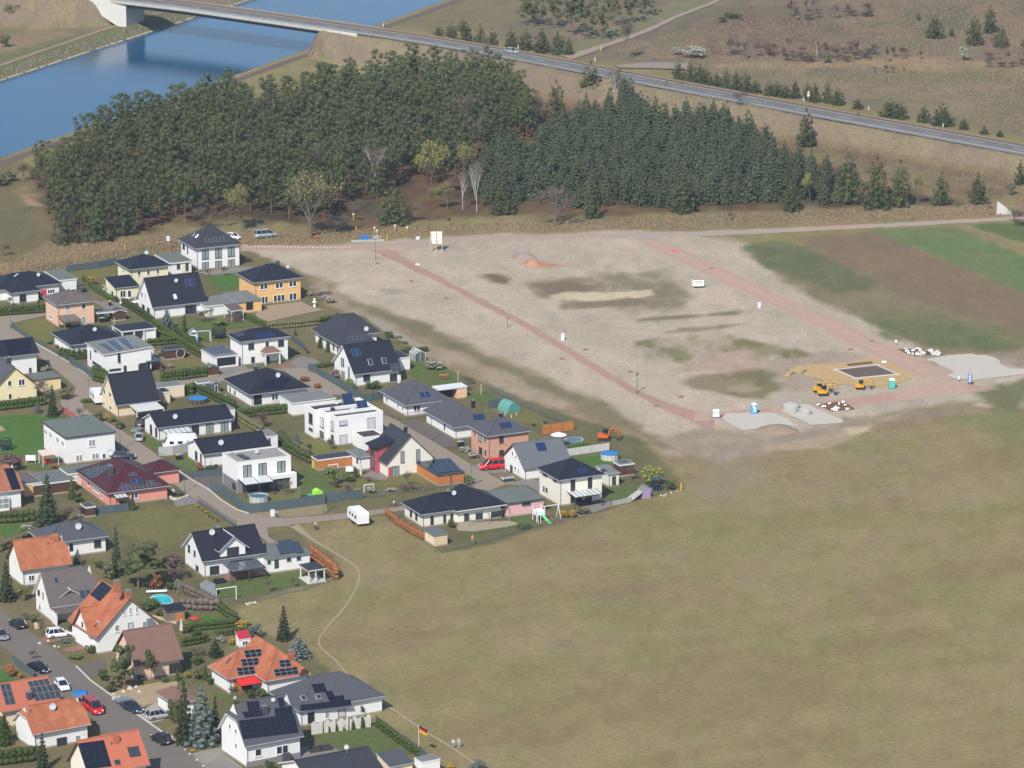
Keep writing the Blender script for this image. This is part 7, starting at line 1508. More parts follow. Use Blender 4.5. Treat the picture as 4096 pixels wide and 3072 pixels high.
for c_,x,y,z,l in(('P',1220,300,6.4,'behind the highway near the silver car'),('P',1706,378,5.6,'behind the highway by the lay-by'),('Q',820,632,5.1,'left of the triangular warning sign'),('Q',1700,795,4.6,'behind the highway at the right'),('Q',1230,690,4.8,'on the heath edge behind the highway'),('P',368,160,7,'at the bridge end')):
 p=at(c_,(x,y),z-.3);m=MB();m.mat(M.plasticw).box(-.1,-.06,-.3,.1,.06,.85);m.mat(M.plasticd).box(-.105,-.065,.55,.105,.065,.75);o=m.bd('delineator_post',None);o.location=p;tag(o,'white reflector post '+l,'reflector post','reflector posts of the highway')
p=at('A',(2128,470));h=zat('A',(2128,470),298);rt=empty('sign_post',p,0);tag(rt,'tall sign post with a small white-blue plate behind the pale yellow house','sign');m=MB();m.tube((0,0,0),(0,0,h),.05,.05,6);m.bd('post',M.metal,rt);BX(rt,'plate',M.plasticw,-.35,-.08,h-1.1,.35,-.05,h);BX(rt,'symbol',M.boardblue,-.1,-.1,h-.8,.1,-.082,h-.3);BX(rt,'bin',M.brown,-.6,-.3,0,.6,.3,1.0)
p=at('Q',(2085,1355));rt=empty('trapezoid_sign',p,0);tag(rt,'white slanting concrete wing of the culvert by the track','culvert');m=MB();m.hexa([(-1.8,0,0),(2.2,0,0),(2.2,.4,0),(-1.8,.4,0),(-1.6,0,3.2),(2.0,0,.6),(2.0,.4,.6),(-1.6,.4,3.2)]);m.bd('wall',M.concretel,rt)
# machines and toilets on the site
def exc(c,x,yb,rz,label,m,sc=1.0,arm=(2.6,2.9,3.9),cabm='plasticd',flip=1,roofm=None,dx=0):
 p=at(c,(x,yb));rt=empty('excavator',p,rz);sc*=.62;rt.scale=(sc,sc,sc);tag(rt,label,'excavator','excavators')
 for s_ in(-1,1):
  mb=MB();prof=[(-1.5,.15),(-1.3,0),(1.3,0),(1.5,.15),(1.6,.4),(1.4,.72),(-1.4,.72),(-1.6,.4)];mb.v=[(a,s_*.95-.24,b)for a,b in prof]+[(a,s_*.95+.24,b)for a,b in prof];n=8
  for i in range(n):mb.f.append((i,n+i,n+(i+1)%n,(i+1)%n));mb.m.append(0)
  mb.f.append(tuple(range(n)));mb.f.append(tuple(range(n,2*n))[::-1]);mb.m+=[0,0];t=mb.bd('track',M.rubber,rt)
  for k in range(4):w=MB();w.tube((-1.05+k*.7,s_*1.2,.36),(-1.05+k*.7,s_*1.24,.36),.22,.22,10);w.bd('roller',M.framed,t)
 mb=MB();mb.box(-.8,-.7,.35,.8,.7,.8);mb.box(1.45,-1.1,.15,1.58,1.1,.6);mb.bd('undercarriage',M.framed,rt)
 mb=MB();prof=[(-1.75,-.8),(-1.95,0),(-1.75,.8),(-1.3,1.1),(.9,1.1),(1.1,.9),(1.1,-.9),(.9,-1.1),(-1.3,-1.1)];mb.prism(prof[::-1],.85,1.45);mb.bd('upper_body',m,rt);mb=MB();prof=[(a*(.97 if a<0 else .25),b*.95)for a,b in prof];mb.prism(prof[::-1],1.452,1.85);mb.bd('engine_cover',m,rt)
 mb=MB();mb.box(-.35,.15,1.46,1.0,1.02,2.75);mb.bd('cab_glazing',M.carglass,rt);mb=MB()
 for a in(-.38,1.0):
  for b in(.12,1.02):mb.box(a-.04,b-.04,1.46,a+.05,b+.05,2.78)
 mb.bd('cab_frame',M[cabm]if isinstance(cabm,str)else cabm,rt);mb=MB();mb.box(-.5,.05,2.78,1.08,1.1,2.9);mb.bd('cab_roof',roofm or M[cabm],rt)
 A_,B_,C_=arm;y=-.25;p0,p1,p1b,p2,p3=(.9,y,1.3),(1.7,y,3.1),(2.5,y,3.45),(4.0,y,3.2),(4.2,y,1.2)
 mb=MB()
 for a,b,w in((p0,p1,.32),(p1,p1b,.34),(p1b,p2,.28)):mb.bar(a,b,w)
 mb.bd('boom',m,rt);mb=MB();mb.bar((4.0,y,3.35),(4.15,y,1.1),.24);mb.bar((3.75,y,3.6),(4.0,y,3.2),.2);mb.bd('dipper_arm',m,rt);mb=MB();mb.tube((1.1,y,1.7),(2.2,y,3.0),.07,.07,6);mb.tube((2.6,y,3.75),(3.75,y,3.62),.07,.07,6);mb.tube((4.35,y,3.0),(4.45,y,1.3),.06,.06,6);mb.bd('hydraulic_ram',M.framed,rt)
 mb=MB();mb.hexa([(3.3,y-.5,.35),(4.2,y-.5,.25),(4.2,y+.5,.25),(3.3,y+.5,.35),(3.5,y-.5,.95),(4.25,y-.5,1.15),(4.25,y+.5,1.15),(3.5,y+.5,.95)]);mb.bd('bucket',M.framed,rt);return rt
YEL=mat('machine_yellow',(.68,.34,.03),.45,noise=.06);ORG=mat('machine_orange',(.62,.12,.02),.45)
M.machine_yellow=YEL
exc('T',1590,605,.15,'yellow excavator at the back of the pair near the sand bed',YEL,1.05,roofm=YEL);exc('T',1640,640,.12,'yellow excavator at the front of the pair',YEL,1.05);exc('T',2050,570,.08,'yellow excavator with dark open canopy beside the sand bed',YEL,.95)
exc('G',1395,640,.0,'orange excavator parked outside the garden pool',ORG,1.15)
o=exc('B',1930,330,2.2,'small orange digger hidden behind the huge tree',ORG,.7)
def toilet(c,x,yb,yt,label,m,roofm,printm=None):
 p=at(c,(x,yb));h=zat(c,(x,yb),yt);rt=empty('portable_toilet',p,.05);tag(rt,label,'portable toilet','portable toilets');w=.58;mb=MB();mb.box(-w,-w,.08,w,w,h-.3);mb.bd('body',M[m],rt);mb=MB();mb.hexa([(-w-.04,-w-.04,h-.3),(w+.04,-w-.04,h-.3),(w+.04,w+.04,h-.3),(-w-.04,w+.04,h-.3),(-w*.6,-w*.6,h),(w*.6,-w*.6,h),(w*.6,w*.6,h),(-w*.6,w*.6,h)]);mb.bd('roof',M[roofm],rt)
 mb=MB();mb.box(-w+.12,-w-.03,.15,w-.12,-w-.001,h-.42);mb.bd('door',M[m],rt);mb=MB();mb.box(-w-.05,-w-.05,0,w+.05,w+.05,.08);mb.bd('base',M.framed,rt)
 if printm:
  for q in((-.3,1.3,.1,2.0),(.0,.6,.35,1.5),(-.1,.4,.02,1.2)):mb=MB();mb.box(q[0],-w-.045,q[1],q[2],-w-.032,q[3]);mb.bd('print',M[printm],rt)
M.teal=mat('teal_plastic',(.10,.46,.40),.5);M.skyblue=mat('sky_blue_plastic',(.12,.33,.62),.5);M.paleb=mat('pale_blue_plastic',(.55,.68,.78),.5)
toilet('U',750,975,865,'teal portable toilet with white roof by the sand bed','teal','plasticw');toilet('T',872,842,722,'blue portable toilet with white print by the concrete yard','skyblue','paleb','paleb')
for(x,yb,yt,r_w,l)in((1290,805,740,1.75,'large upright concrete ring with domed lid on the concrete yard'),(1424,870,830,1.7,'flat concrete ring lying in front of the domed one')):
 p=at('T',(x,yb))+Vector((0,r_w,0));h=zat('T',(x,yb),yt)*.9;mb=MB();mb.lathe([(r_w,0),(r_w,h*.7 if 'domed lid' in l else h),(r_w*.97,h*.7 if 'domed lid' in l else h)]+([(r_w*.55,h),(r_w*.2,h+.12)]if 'domed lid' in l else[(r_w*.86,h),(r_w*.86,.05)]),24);rt=empty('concrete_ring',p);tag(rt,l,'concrete ring','concrete rings');mb.bd('ring',M.concrete,rt)
PC=mat('concrete_yard',rgb(202,194,186),.9,noise=.05,nscale=.6);SB=mat('yellow_sand',rgb(196,164,120),.95,noise=.08,nscale=.6);DB=mat('dark_brown_soil',rgb(118,98,88),.95,noise=.12,nscale=1.2,c2=rgb(106,92,90))
sheet('concrete_yard',pts('T',[(515,905),(560,838),(880,832),(1080,832),(1200,880),(1370,985),(1200,975),(1120,965),(1020,995),(760,1032),(600,960)]),PC,.075,.25,'pale yard of crushed concrete with the blue toilet')
sheet('concrete_yard',pts('T',[(1175,815),(1360,745),(1460,738),(1560,780),(1700,850),(1870,915),(1860,945),(1520,975),(1400,920),(1260,860)]),PC,.076,.25,'pale yard of crushed concrete under the rings')
sheet('concrete_yard',pts('U',[(1135,655),(1440,610),(1620,598),(1850,625),(1940,680),(1930,705),(2050,760),(2250,765),(2250,820),(2000,850),(1690,885),(1450,870),(1350,830),(1450,805)]),PC,.075,.3,'large pale concrete apron at the far right')
sheet('sand_bed',pts('U',[(-230,720),(300,690),(500,640),(620,660),(740,700),(850,770),(1000,830),(990,860),(800,930),(620,965),(380,940),(100,930),(-190,840)]),SB,.06,.5,'yellow sand bed of the new house plot')
sheet('sand_heap',pts('T',[(1218,425),(1290,370),(1350,322),(1410,325),(1450,370),(1390,395),(1320,385),(1260,435)]),SB,.35,.25,'small heap of yellow sand left of the bed',thick=.3)
rt=empty('building_plot',at('U',(450,800)));tag(rt,'rectangular brown foundation with pale concrete edge in the sand bed','foundation');o0=at('U',(450,800))
F_=[at('U',q)-o0 for q in((145,778),(350,868),(795,825),(580,730))];m=MB();m.prism([(p.x,p.y)for p in F_],0,.12);m.bd('soil_bed',DB,rt)
for i in range(4):
 a,b=F_[i],F_[(i+1)%4];d=(b-a).normalized();q=Vector((d.y,-d.x,0))*.35;e=d*.8;m=MB();m.hexa([tuple(a-e),tuple(b+e),tuple(b+e+q),tuple(a-e+q),tuple(a-e+ZV(.2+i*.004)),tuple(b+e+ZV(.2+i*.004)),tuple(b+e+q+ZV(.2+i*.004)),tuple(a-e+q+ZV(.2+i*.004))]);m.bd('concrete_edge',M.concretel,rt)
sheet('soil_strip',pts('U',[(245,710),(275,735),(545,705),(525,682)]),DB,.09,0,'narrow dark strip behind the foundation')
r_=random.Random(9)
def debris(c,P,n,label,seed):
 r_=random.Random(seed);W3=[at(c,p)for p in P];o0=W3[0];rt=empty('debris_bed',o0);tag(rt,label,'debris');m=MB();m.prism([((p-o0).x,(p-o0).y)for p in(W3 if sum(W3[i].x*W3[(i+1)%len(W3)].y-W3[(i+1)%len(W3)].x*W3[i].y for i in range(len(W3)))>0 else W3[::-1])],0,.12);m.bd('soil_bed',mat('rust_brown_soil',rgb(122,90,72),.95,noise=.15,nscale=1.5),rt)
 me=None;P2=[(p.x,p.y)for p in W3];k=0
 while k<n:
  x=r_.uniform(min(p[0]for p in P2),max(p[0]for p in P2));y=r_.uniform(min(p[1]for p in P2),max(p[1]for p in P2))
  if inpoly(x,y,P2):
   if me is None:q=MB();q.hexa([(-.5,-.2,0),(.5,-.25,0),(.45,.25,0),(-.4,.2,0),(-.35,-.1,.22),(.4,-.15,.3),(.3,.15,.25),(-.3,.12,.3)]);me=q.mesh('sack');me.materials.append(M.plasticw)
   o=link(bpy.data.objects.new('sack',me),rt);o.location=(x-o0.x,y-o0.y,.12);o.rotation_euler=(0,0,r_.uniform(0,3));s=r_.uniform(.5,1.2);o.scale=(s,s,s);k+=1
debris('T',[(1565,755),(1700,725),(1870,712),(1990,795),(1740,820),(1640,780)],16,'brown soil bed strewn with white sacks beside the concrete yard',4);debris('U',[(818,550),(1060,540),(1130,565),(1060,620),(920,600)],10,'rust-brown bed with white scraps by the pale street lamp',5)
r_=random.Random(8);rt=empty('rubble_heap',at('U',(1150,585)));tag(rt,'heap of white and grey rubble beside the rust-brown bed','rubble')
for i in range(26):q=MB();s=r_.uniform(.25,.6);q.hexa([(-s,-s,0),(s,-s*.8,0),(s,s,0),(-s,s,0),(-s*.5,-s*.6,s),(s*.6,-s*.4,s*1.2),(s*.5,s*.5,s),(-s*.6,s*.4,s)]);o=q.bd('stone',M.concretel if i%3 else M.framed,rt);o.location=(r_.uniform(-2.8,2.8),r_.uniform(-2.2,2.2),0)
for(c_,x,y,l,m_)in(('R',580,570,'near the white lamp','brown'),('R',955,762,'left of the first site road','brown'),('R',1345,955,'at the edge of the red stretch','brown'),('R',1020,578,'pale, below the billboard','concretel'),('S',608,1320,'left of the dark red road','brown'),('S',845,1230,'right of the dark red road','brown'),('S',1285,1448,'beside the thin lamp','brown'),('S',1710,260,'in the upper corner','redp'),('S',2080,435,'right of the east road','brown'),('T',68,660,'at the lower bend','brown'),('G',1905,308,'near the village side','brown'),('G',2150,220,'by the red road end','brown'),('U',530,462,'by the east road','brown'),('U',295,552,'above the sand bed','brown')):
 p=at(c_,(x,y));q=MB();q.hexa([(-.6,-.5,0),(.6,-.45,0),(.5,.5,0),(-.5,.5,0),(-.2,-.2,.35),(.3,-.2,.4),(.2,.2,.35),(-.25,.2,.3)]);o=q.bd('manhole_mound',M[m_]);o.location=p;tag(o,'small mound on the building land '+l,'mound','small mounds on the building land')
for(c_,x,y,w,h,m_,l)in(('S',240,325,5.5,1.3,'brgreyheap','grey-violet gravel heap on the building land'),('S',325,395,4.2,1.3,'redheap','reddish brick-grit heap beside the grey one'),('T',1130,1030,8,1.2,'earthheap','broad earth heap below the concrete yard'),('C',5,1330,2.2,.9,'earthheap','mole-brown soil heap on the bright lawn')):
 if m_ not in M:M[m_]=mat(m_,dict(brgreyheap=rgb(160,142,138),redheap=rgb(188,140,118),earthheap=rgb(156,136,120))[m_],.95,noise=.1,nscale=1)
 p=at(c_,(x,y));mb=MB();k=20;r2=random.Random(int(x));ring=[[r2.uniform(.85,1.15)for _ in range(k)]for _ in range(4)]
 pr=[(1,0),(.75,.4),(.42,.8),(.12,1)];mb.v=[(cos(6.283*i/k)*w/2*a*ring[j][i],sin(6.283*i/k)*w*.42*a*ring[j][i],b*h)for j,(a,b)in enumerate(pr)for i in range(k)]
 for j in range(3):
  for i in range(k):mb.f.append((j*k+i,j*k+(i+1)%k,(j+1)*k+(i+1)%k,(j+1)*k+i));mb.m.append(0)
 mb.f.append(tuple(3*k+i for i in range(k)));mb.m.append(0);o=mb.bd('soil_heap',M[m_],smooth=True);o.location=p;tag(o,l,'heap','heaps of loose material')
# lawns, terraces, drives (crop, points)
def S_(name,m,c,P,z,label,j=.0):sheet(name,pts(c,P),m,z,j,label)
S_('lawn',LAWNB,'C',[(-60,1160),(200,1130),(700,1165),(800,1180),(530,1210),(545,1440),(600,1500),(500,1640),(-60,1650)],.04,'bright green lawn left of the large white house',.25)
S_('lawn',LAWND,'A',[(190,1400),(560,1330),(590,1400),(720,1450),(640,1640),(560,1640),(350,1560)],.04,'lawn in front of the peach house',.25)
S_('lawn',LAWNB,'B',[(590,790),(960,780),(960,960),(780,980),(620,900)],.04,'fresh lawn between the far white house and the orange one',.25)
S_('lawn',LAWN,'B',[(120,1400),(480,1360),(1100,1390),(1160,1440),(800,1480),(860,1640),(300,1640),(240,1560)],.04,'lawn with the swing and trampoline',.3)
S_('lawn',LAWND,'A',[(900,760),(1460,680),(1480,810),(980,850)],.04,'strip of lawn behind the pale yellow house',.25)
S_('lawn',LAWND,'D',[(20,470),(130,440),(330,440),(470,500),(60,550)],.04,'small lawn beside the round sauna window',.25)
S_('lawn',LAWND,'C',[(1700,180),(1950,170),(2060,220),(1850,250)],.04,'small lawn in front of the double carport',.2)
S_('lawn',LAWN,'D',[(680,870),(780,860),(1080,1060),(930,1080)],.04,'narrow lawn along the hedge of the black bungalow',.15)
S_('lawn',LAWN,'E',[(1380,770),(1800,830),(2050,980),(2100,1090),(1700,1100),(1480,1000),(1370,930)],.04,'lawn around the big blossoming bush',.3)
S_('lawn',LAWN,'G',[(0,215),(230,150),(460,275),(250,300)],.04,'triangular lawn at the wire fence',.2);S_('lawn',LAWND,'G',[(400,380),(560,350),(880,500),(840,520),(700,480),(520,460)],.04,'lawn beside the green tunnel tent',.2)
S_('lawn',LAWNB,'G',[(1035,680),(1190,655),(1245,700),(1080,745)],.04,'green patch below the covered pool',.15);S_('lawn',LAWNB,'G',[(1120,815),(1370,780),(1480,880),(1300,905)],.04,'green lawn left of the blue round pool',.2)
S_('lawn',LAWN,'G',[(1400,1130),(1640,1080),(1800,1050),(1860,1150),(1600,1210),(1420,1235)],.04,'lawn with the violet playhouse',.25);S_('lawn',LAWN,'G',[(480,1380),(680,1355),(700,1450),(500,1500),(0,1590),(0,1550),(450,1480)],.04,'garden strip behind the cream bungalow',.2)
S_('lawn',LAWN,'F',[(0,870),(170,850),(480,1140),(520,1180),(0,1240)],.04,'long lawn with the lime green tent',.3);S_('lawn',LAWND,'F',[(700,1010),(1100,960),(1560,960),(1650,1060),(900,1110),(700,1130)],.04,'garden lawn in front of the white and red house',.3);S_('lawn',LAWND,'F',[(0,500),(180,490),(640,640),(560,720),(100,700),(0,560)],.04,'lawn below the cubic house',.3)
S_('lawn',LAWN,'H',[(250,470),(520,420),(680,570),(540,640),(340,550)],.04,'small lawn in front of the lower long bungalow',.2);S_('lawn',LAWND,'H',[(960,850),(1240,930),(1500,900),(2000,890),(2100,920),(1200,1030),(1050,960)],.04,'lawn around the white frame pool',.2)
S_('lawn',LAWN,'I',[(1780,300),(1880,290),(2090,450),(2080,530),(1960,480)],.04,'small lawn beside the silver car',.15);S_('lawn',LAWN,'I',[(340,650),(560,610),(760,680),(600,730),(380,720)],.04,'lawn patch behind the brown-grey garage roof',.2);S_('lawn',LAWNB,'I',[(-40,1440),(300,1400),(330,1500),(60,1570),(-40,1560)],.04,'bright lawn strip above the terracotta house',.2)
S_('lawn',LAWN,'L',[(500,760),(800,780),(1280,700),(1700,640),(1760,770),(1500,840),(1000,920),(760,960),(640,830)],.04,'large lawn of the cross-gable house',.3);S_('lawn',LAWNB,'L',[(380,1180),(660,1140),(800,1150),(830,1200),(480,1240)],.04,'bright lawn with the red pedal car',.2);S_('lawn',LAWN,'L',[(600,1320),(940,1270),(960,1290),(660,1350)],.04,'narrow green strip between two hedges',.1)
S_('lawn',LAWN,'M',[(700,770),(760,760),(990,870),(1020,910),(900,900)],.04,'curved lawn below the terracotta bungalow',.15);S_('lawn',LAWN,'N',[(170,1290),(850,1180),(1310,1500),(960,1560),(700,1400),(450,1420),(300,1350)],.04,'lawn with the white slat fence and hedge',.25);S_('lawn',LAWNB,'K',[(-40,430),(60,430),(200,550),(-40,590)],.04,'bright lawn corner above the coral solar roof',.15)
D_='driveway'
S_(D_,PAVG,'D',[(715,545),(1000,500),(1090,560),(800,650),(720,650)],.055,'grey drive of the white villa');S_(D_,PAVG,'D',[(1620,470),(1730,400),(1900,420),(2010,480),(1880,545),(1500,555)],.056,'grey forecourt of the white villa');S_(D_,PAVR,'D',[(1470,500),(1640,480),(1700,535),(1470,555)],.062,'reddish bed beside the villa forecourt')
S_(D_,PAVD,'C',[(890,480),(1130,470),(1190,580),(1200,680),(1180,690),(1050,600)],.055,'dark drive of the modern white house');S_(D_,PAVD,'H',[(530,670),(900,640),(940,790),(1000,830),(880,860),(760,830),(640,760)],.055,'dark drive of the cubic house');S_(D_,PAVD,'F',[(1260,285),(1400,270),(1620,290),(1800,420),(2050,540),(2010,590),(1840,605),(1640,500)],.055,'dark court beside the side street')
S_(D_,PAVG,'G',[(100,900),(180,860),(400,900),(440,960),(250,970)],.055,'drive under the red van');S_(D_,PAVG,'G',[(400,1080),(620,1030),(780,1040),(780,1170),(640,1090)],.055,'paved court beside the pink garage');S_(D_,PAVG,'A',[(1190,1140),(1400,1110),(1560,1160),(1750,1150),(1760,1200),(1560,1240),(1380,1250)],.055,'drive between peach house and hedge')
S_(D_,PAVG,'H',[(270,930),(480,900),(620,990),(330,1040)],.055,'drive at the corner of the salmon bungalow');S_(D_,PAVR,'I',[(980,900),(1040,890),(1290,1090),(1430,1200),(1370,1215),(1180,1060)],.055,'reddish path along the salmon bungalow');S_(D_,mat('pale_drive',rgb(176,168,160),.9,noise=.06),'K',[(1740,990),(1900,870),(2060,760),(2100,900),(2200,990),(2050,1060),(1900,1100)],.055,'pale drive under the silver-grey car')
S_(D_,PAVR,'J',[(490,1440),(640,1390),(900,1400),(940,1420),(700,1480),(600,1500)],.055,'drive under the white estate car');S_(D_,PAVR,'J',[(770,1580),(1080,1500),(1180,1550),(860,1620)],.056,'reddish garage drive of the orange-roofed house');S_(D_,PAVD,'K',[(960,370),(1330,280),(1340,420),(1160,540),(1100,500)],.055,'dark drive in front of the salmon house');S_(D_,PAVG,'M',[(500,1540),(860,1420),(870,1500),(1080,1660),(700,1700)],.055,'grey drive left of the tall solar house')
S_('terrace',PAVR,'L',[(780,770),(1290,690),(1340,640),(1240,620),(860,690),(760,720)],.055,'reddish terrace of the cross-gable house');S_('terrace',mat('pale_terrace',rgb(170,156,138),.9,noise=.08),'V',[(890,430),(960,390),(1480,370),(1600,400),(1500,430),(1100,490),(920,480)],.055,'pale terrace of the cream bungalow');S_('terrace',PAVG,'G',[(1100,1320),(1450,1240),(1480,1290),(1150,1400)],.056,'terrace of the white two-storey house')
S_('terrace',PAVG,'B',[(430,760),(990,690),(1180,690),(960,760),(600,800)],.055,'terrace along the far white house');S_('terrace',mat('beige_path',rgb(168,146,126),.9,noise=.08),'B',[(1170,1290),(1330,1180),(1750,1130),(1900,1200),(2050,1230),(1700,1300),(1340,1380),(1270,1400)],.055,'beige gravel garden in front of the orange house');S_('terrace',PAVD,'D',[(920,960),(1060,930),(1280,1000),(1200,1020),(1060,1050)],.055,'dark corner terrace of the black bungalow')
S_('terrace',PAVG,'F',[(780,960),(900,900),(1120,960),(1090,1010),(900,1020)],.055,'terrace of the white and red house');S_('terrace',PAVG,'N',[(-250,1480),(100,1400),(420,1440),(520,1480),(0,1580),(-250,1620)],.055,'terrace with dark garden furniture');S_('gravel_bed',SAND,'K',[(1380,720),(1700,630),(2100,570),(2230,570),(2230,700),(1900,860),(1790,910),(1560,830)],.06,'sandy soil bank above the dark blue car',.3);S_('gravel_bed',mat('grey_plot',rgb(150,144,134),.95,noise=.1),'M',[(480,1490),(840,1410),(850,1440),(740,1590),(620,1610)],.056,'grey gravel plot near the bottom',.2)
S_('gravel_strip',mat('grey_gravel',rgb(158,150,136),.95,noise=.1,nscale=1.2),'E',[(760,150),(830,190),(1240,400),(1600,600),(1610,640),(1300,540),(1180,470),(1020,370)],.055,'grey gravel strip behind the dark bungalow',.2);S_('gravel_strip',mat('plot_verge',rgb(150,136,108),.95,noise=.12),'H',[(1260,1120),(2230,1000),(2230,1130),(1700,1170),(1450,1160)],.03,'dry verge below the grey screen fence',.2)
for c_,P in(('H',[(210,475),(520,690),(740,815),(900,950),(1100,1075),(1250,1120)]),('C',[(450,232),(880,476),(1190,690)]),('K',[(960,372),(1150,560),(1400,742),(1740,992),(2212,1320)])):
 L_=[at(c_,p)for p in P];mb=MB()
 for i in range(len(L_)-1):
  a,b=L_[i],L_[i+1];d=(b-a).normalized();q=Vector((-d.y,d.x,0))*.12;mb.hexa([tuple(a-q),tuple(b-q),tuple(b+q),tuple(a+q),*[tuple(v+ZV(.14))for v in(a-q,b-q,b+q,a+q)]])
 tag(mb.bd('kerb',M.concretel),'pale kerb stones along the street',kind='structure')
# fences
def fence(c,P,h,label,m='steelblue',solid=True,gap=2.5,group='garden fences',world=False,mp=None,slats=False):
 P=[at(c,p)for p in P];rt=empty('fence',P[0]);tag(rt,label,'fence',group);mp=mp or('fence' if solid else m);post_=None
 for i in range(len(P)-1):
  a,b=P[i]-P[0],P[i+1]-P[0];L=(b-a).length;n=max(1,int(round(L/gap)));d=(b-a).normalized();q=Vector((-d.y,d.x,0))*.02
  for k in range(n):
   u,w=a+(b-a)*(k/n),a+(b-a)*((k+1)/n);u2,w2=u+d*.04,w-d*.04;mb=MB()
   if solid:mb.hexa([tuple(v+ZV(z))for z in(.05,h)for v in(u2-q,w2-q,w2+q,u2+q)]);mb.bd('screen_panel',M[m],rt)
   else:
    for z in(.08,h*.5,h):mb.bar(u+ZV(z),w+ZV(z),.03)
    for j in range(1,10):v=u+(w-u)*(j/10);mb.bar(v+ZV(.05),v+ZV(h),.018)
    mb.bd('wire_panel',M[m],rt)
   pm=MB();pm.box(-.04,-.04,0,.04,.04,h+.06)
   if post_ is None:post_=pm.mesh('post');post_.materials.append(M[mp])
   link(bpy.data.objects.new('post',post_),rt).location=u
  if i==len(P)-2:link(bpy.data.objects.new('post',post_),rt).location=b
 return rt
fence('H',[(760,815),(900,880),(1050,985),(1150,1060),(1240,1115),(1400,1105),(1700,1070),(2212,1000)],1.85,'long grey-blue privacy screen round the cubic house');fence('F',[(0,1345),(790,1245)],1.85,'grey-blue privacy screen behind the lime green tent')
fence('F',[(800,1245),(1010,1225),(1230,1190),(1560,1160),(1770,1110),(2100,1080)],.9,'low dark wire fence along the gardens above the lane','fence',False);fence('H',[(90,400),(210,455),(480,640),(530,675)],1.0,'wire fence beside the street in front of the lower bungalow','fence',False);fence('H',[(530,672),(905,635)],1.3,'grey-blue screen before the lower long bungalow')
fence('H',[(600,975),(770,1090),(880,1170),(1000,1245),(1090,1295)],1.2,'anthracite fence along the empty plot','fence',False,1.6);fence('A',[(850,750),(1120,715),(1240,700),(1480,655)],1.5,'grey privacy fence along the track behind the yellow house');fence('C',[(885,490),(1060,600),(1190,700)],1.6,'grey-blue screen beside the modern white house');fence('C',[(455,235),(650,340),(830,450),(885,485)],1.1,'dark wire fence along the upper street','fence',False)
fence('A',[(150,1440),(250,1530),(400,1640)],1.2,'grey screen fence in front of the peach house lawn','steelblue');fence('E',[(110,880),(210,935),(270,975),(500,1095),(780,1270)],1.5,'grey screen fence along the side street');fence('E',[(780,1290),(900,1275),(1050,1250)],1.6,'grey screen at the bend of the side street');fence('F',[(1060,190),(1240,265),(1620,200)],1.3,'dark wire fence round the grey hip-roofed bungalow','fence',False)
fence('G',[(240,140),(340,200),(560,300),(820,420),(1040,510)],1.6,'long wire fence between gardens and building land','fence',False,2.5);fence('G',[(255,330),(455,305)],1.8,'grey screen beside the green tunnel tent');fence('D',[(1620,190),(1760,290),(1830,370)],1.3,'dark screen right of the white villa','steelblue');fence('I',[(1210,1290),(1420,1270),(1620,1245)],1.5,'dark screen below the salmon bungalow','steelblue')
fence('G',[(780,590),(870,575),(1095,540)],1.9,'orange-brown wooden fence behind the pool','woodo',mp='woodd');fence('G',[(1030,800),(1440,740)],1.5,'pale concrete garden wall beside the grey-roofed gable house','concretel',mp='concretel');fence('G',[(1470,1290),(1660,1250)],1.0,'low grey screen at the meadow edge','concrete')
fence('C',[(785,1085),(860,1130),(950,1175)],.9,'dark red fence beside the bright lawn','red',mp='red');fence('N',[(880,1150),(1100,1320),(1300,1470),(1470,1580)],1.5,'grey-blue screen behind the hedge at the bottom');fence('K',[(160,320),(300,430),(430,520)],1.3,'grey screen beside the black car','steelblue');fence('V',[(255,330),(320,325)],1.2,'short dark fence beside the cream bungalow','fence',False)
fence('L',[(1060,1010),(1300,960),(1500,900),(1700,870),(1850,805),(2060,745)],.8,'low wire fence at the meadow side of the cross-gable house','fence',False);fence('V',[(740,725),(900,690),(1090,645),(1500,525),(1720,455),(2050,380)],.8,'low wire fence at the meadow side of the cream bungalow','fence',False)
fence('H',[(105,400),(300,385),(490,345)],1.9,'grey screen shielding the motorhome','lgrey')
fence('F',[(1540,950),(1580,940)],1.3,'small dark gate beside the orange garage','woodd')
rt=empty('slat_fence',at('N',(150,1265)));tag(rt,'row of pale standing slats in front of the grey-roofed bungalow','fence');a,b=at('N',(140,1270)),at('N',(830,1180));n=42
for i in range(n):
 if i%9==8:continue
 p=a+(b-a)*(i/n)-at('N',(150,1265));m=MB();h=1.9+.25*sin(i*1.3);m.box(p.x-.10,p.y-.03,0,p.x+.10,p.y+.03,h);m.bd('slat',M.concretel,rt)
# hedges
hedge('A',[(0,1305),(580,1262)],1.0,1.8,'clipped hedge in front of the bungalow at the left edge',wavy=.06);hedge('A',[(1560,1180),(1680,1240),(1850,1350),(1930,1420)],1.1,1.8,'hedge running down beside the steep black-roofed house');hedge('B',[(-130,1440),(50,1560),(250,1690),(370,1770),(600,1890)],1.2,2.0,'long tall hedge between playground lawn and sauna garden')
hedge('D',[(0,720),(280,690),(540,655)],1.3,2.3,'thick hedge along the side street behind the black gable roof');hedge('C',[(1880,270),(2200,240),(2440,230)],1.2,1.6,'hedge behind the round sauna');hedge('D',[(180,130),(400,290),(600,440),(670,500)],1.2,1.9,'hedge left of the solar-roofed garage')
hedge('D',[(390,830),(560,900),(780,1010),(900,1060)],1.2,1.8,'hedge between blue pool and black bungalow');hedge('D',[(300,880),(370,870)],1.5,2.2,'short fat hedge beside the beige garage');hedge('D',[(930,1190),(1200,1150),(1640,1105)],1.2,2.0,'hedge below the corner terrace');hedge('D',[(960,1200),(1100,1290),(1250,1370)],1.2,1.8,'hedge right of the upper long bungalow','olive')
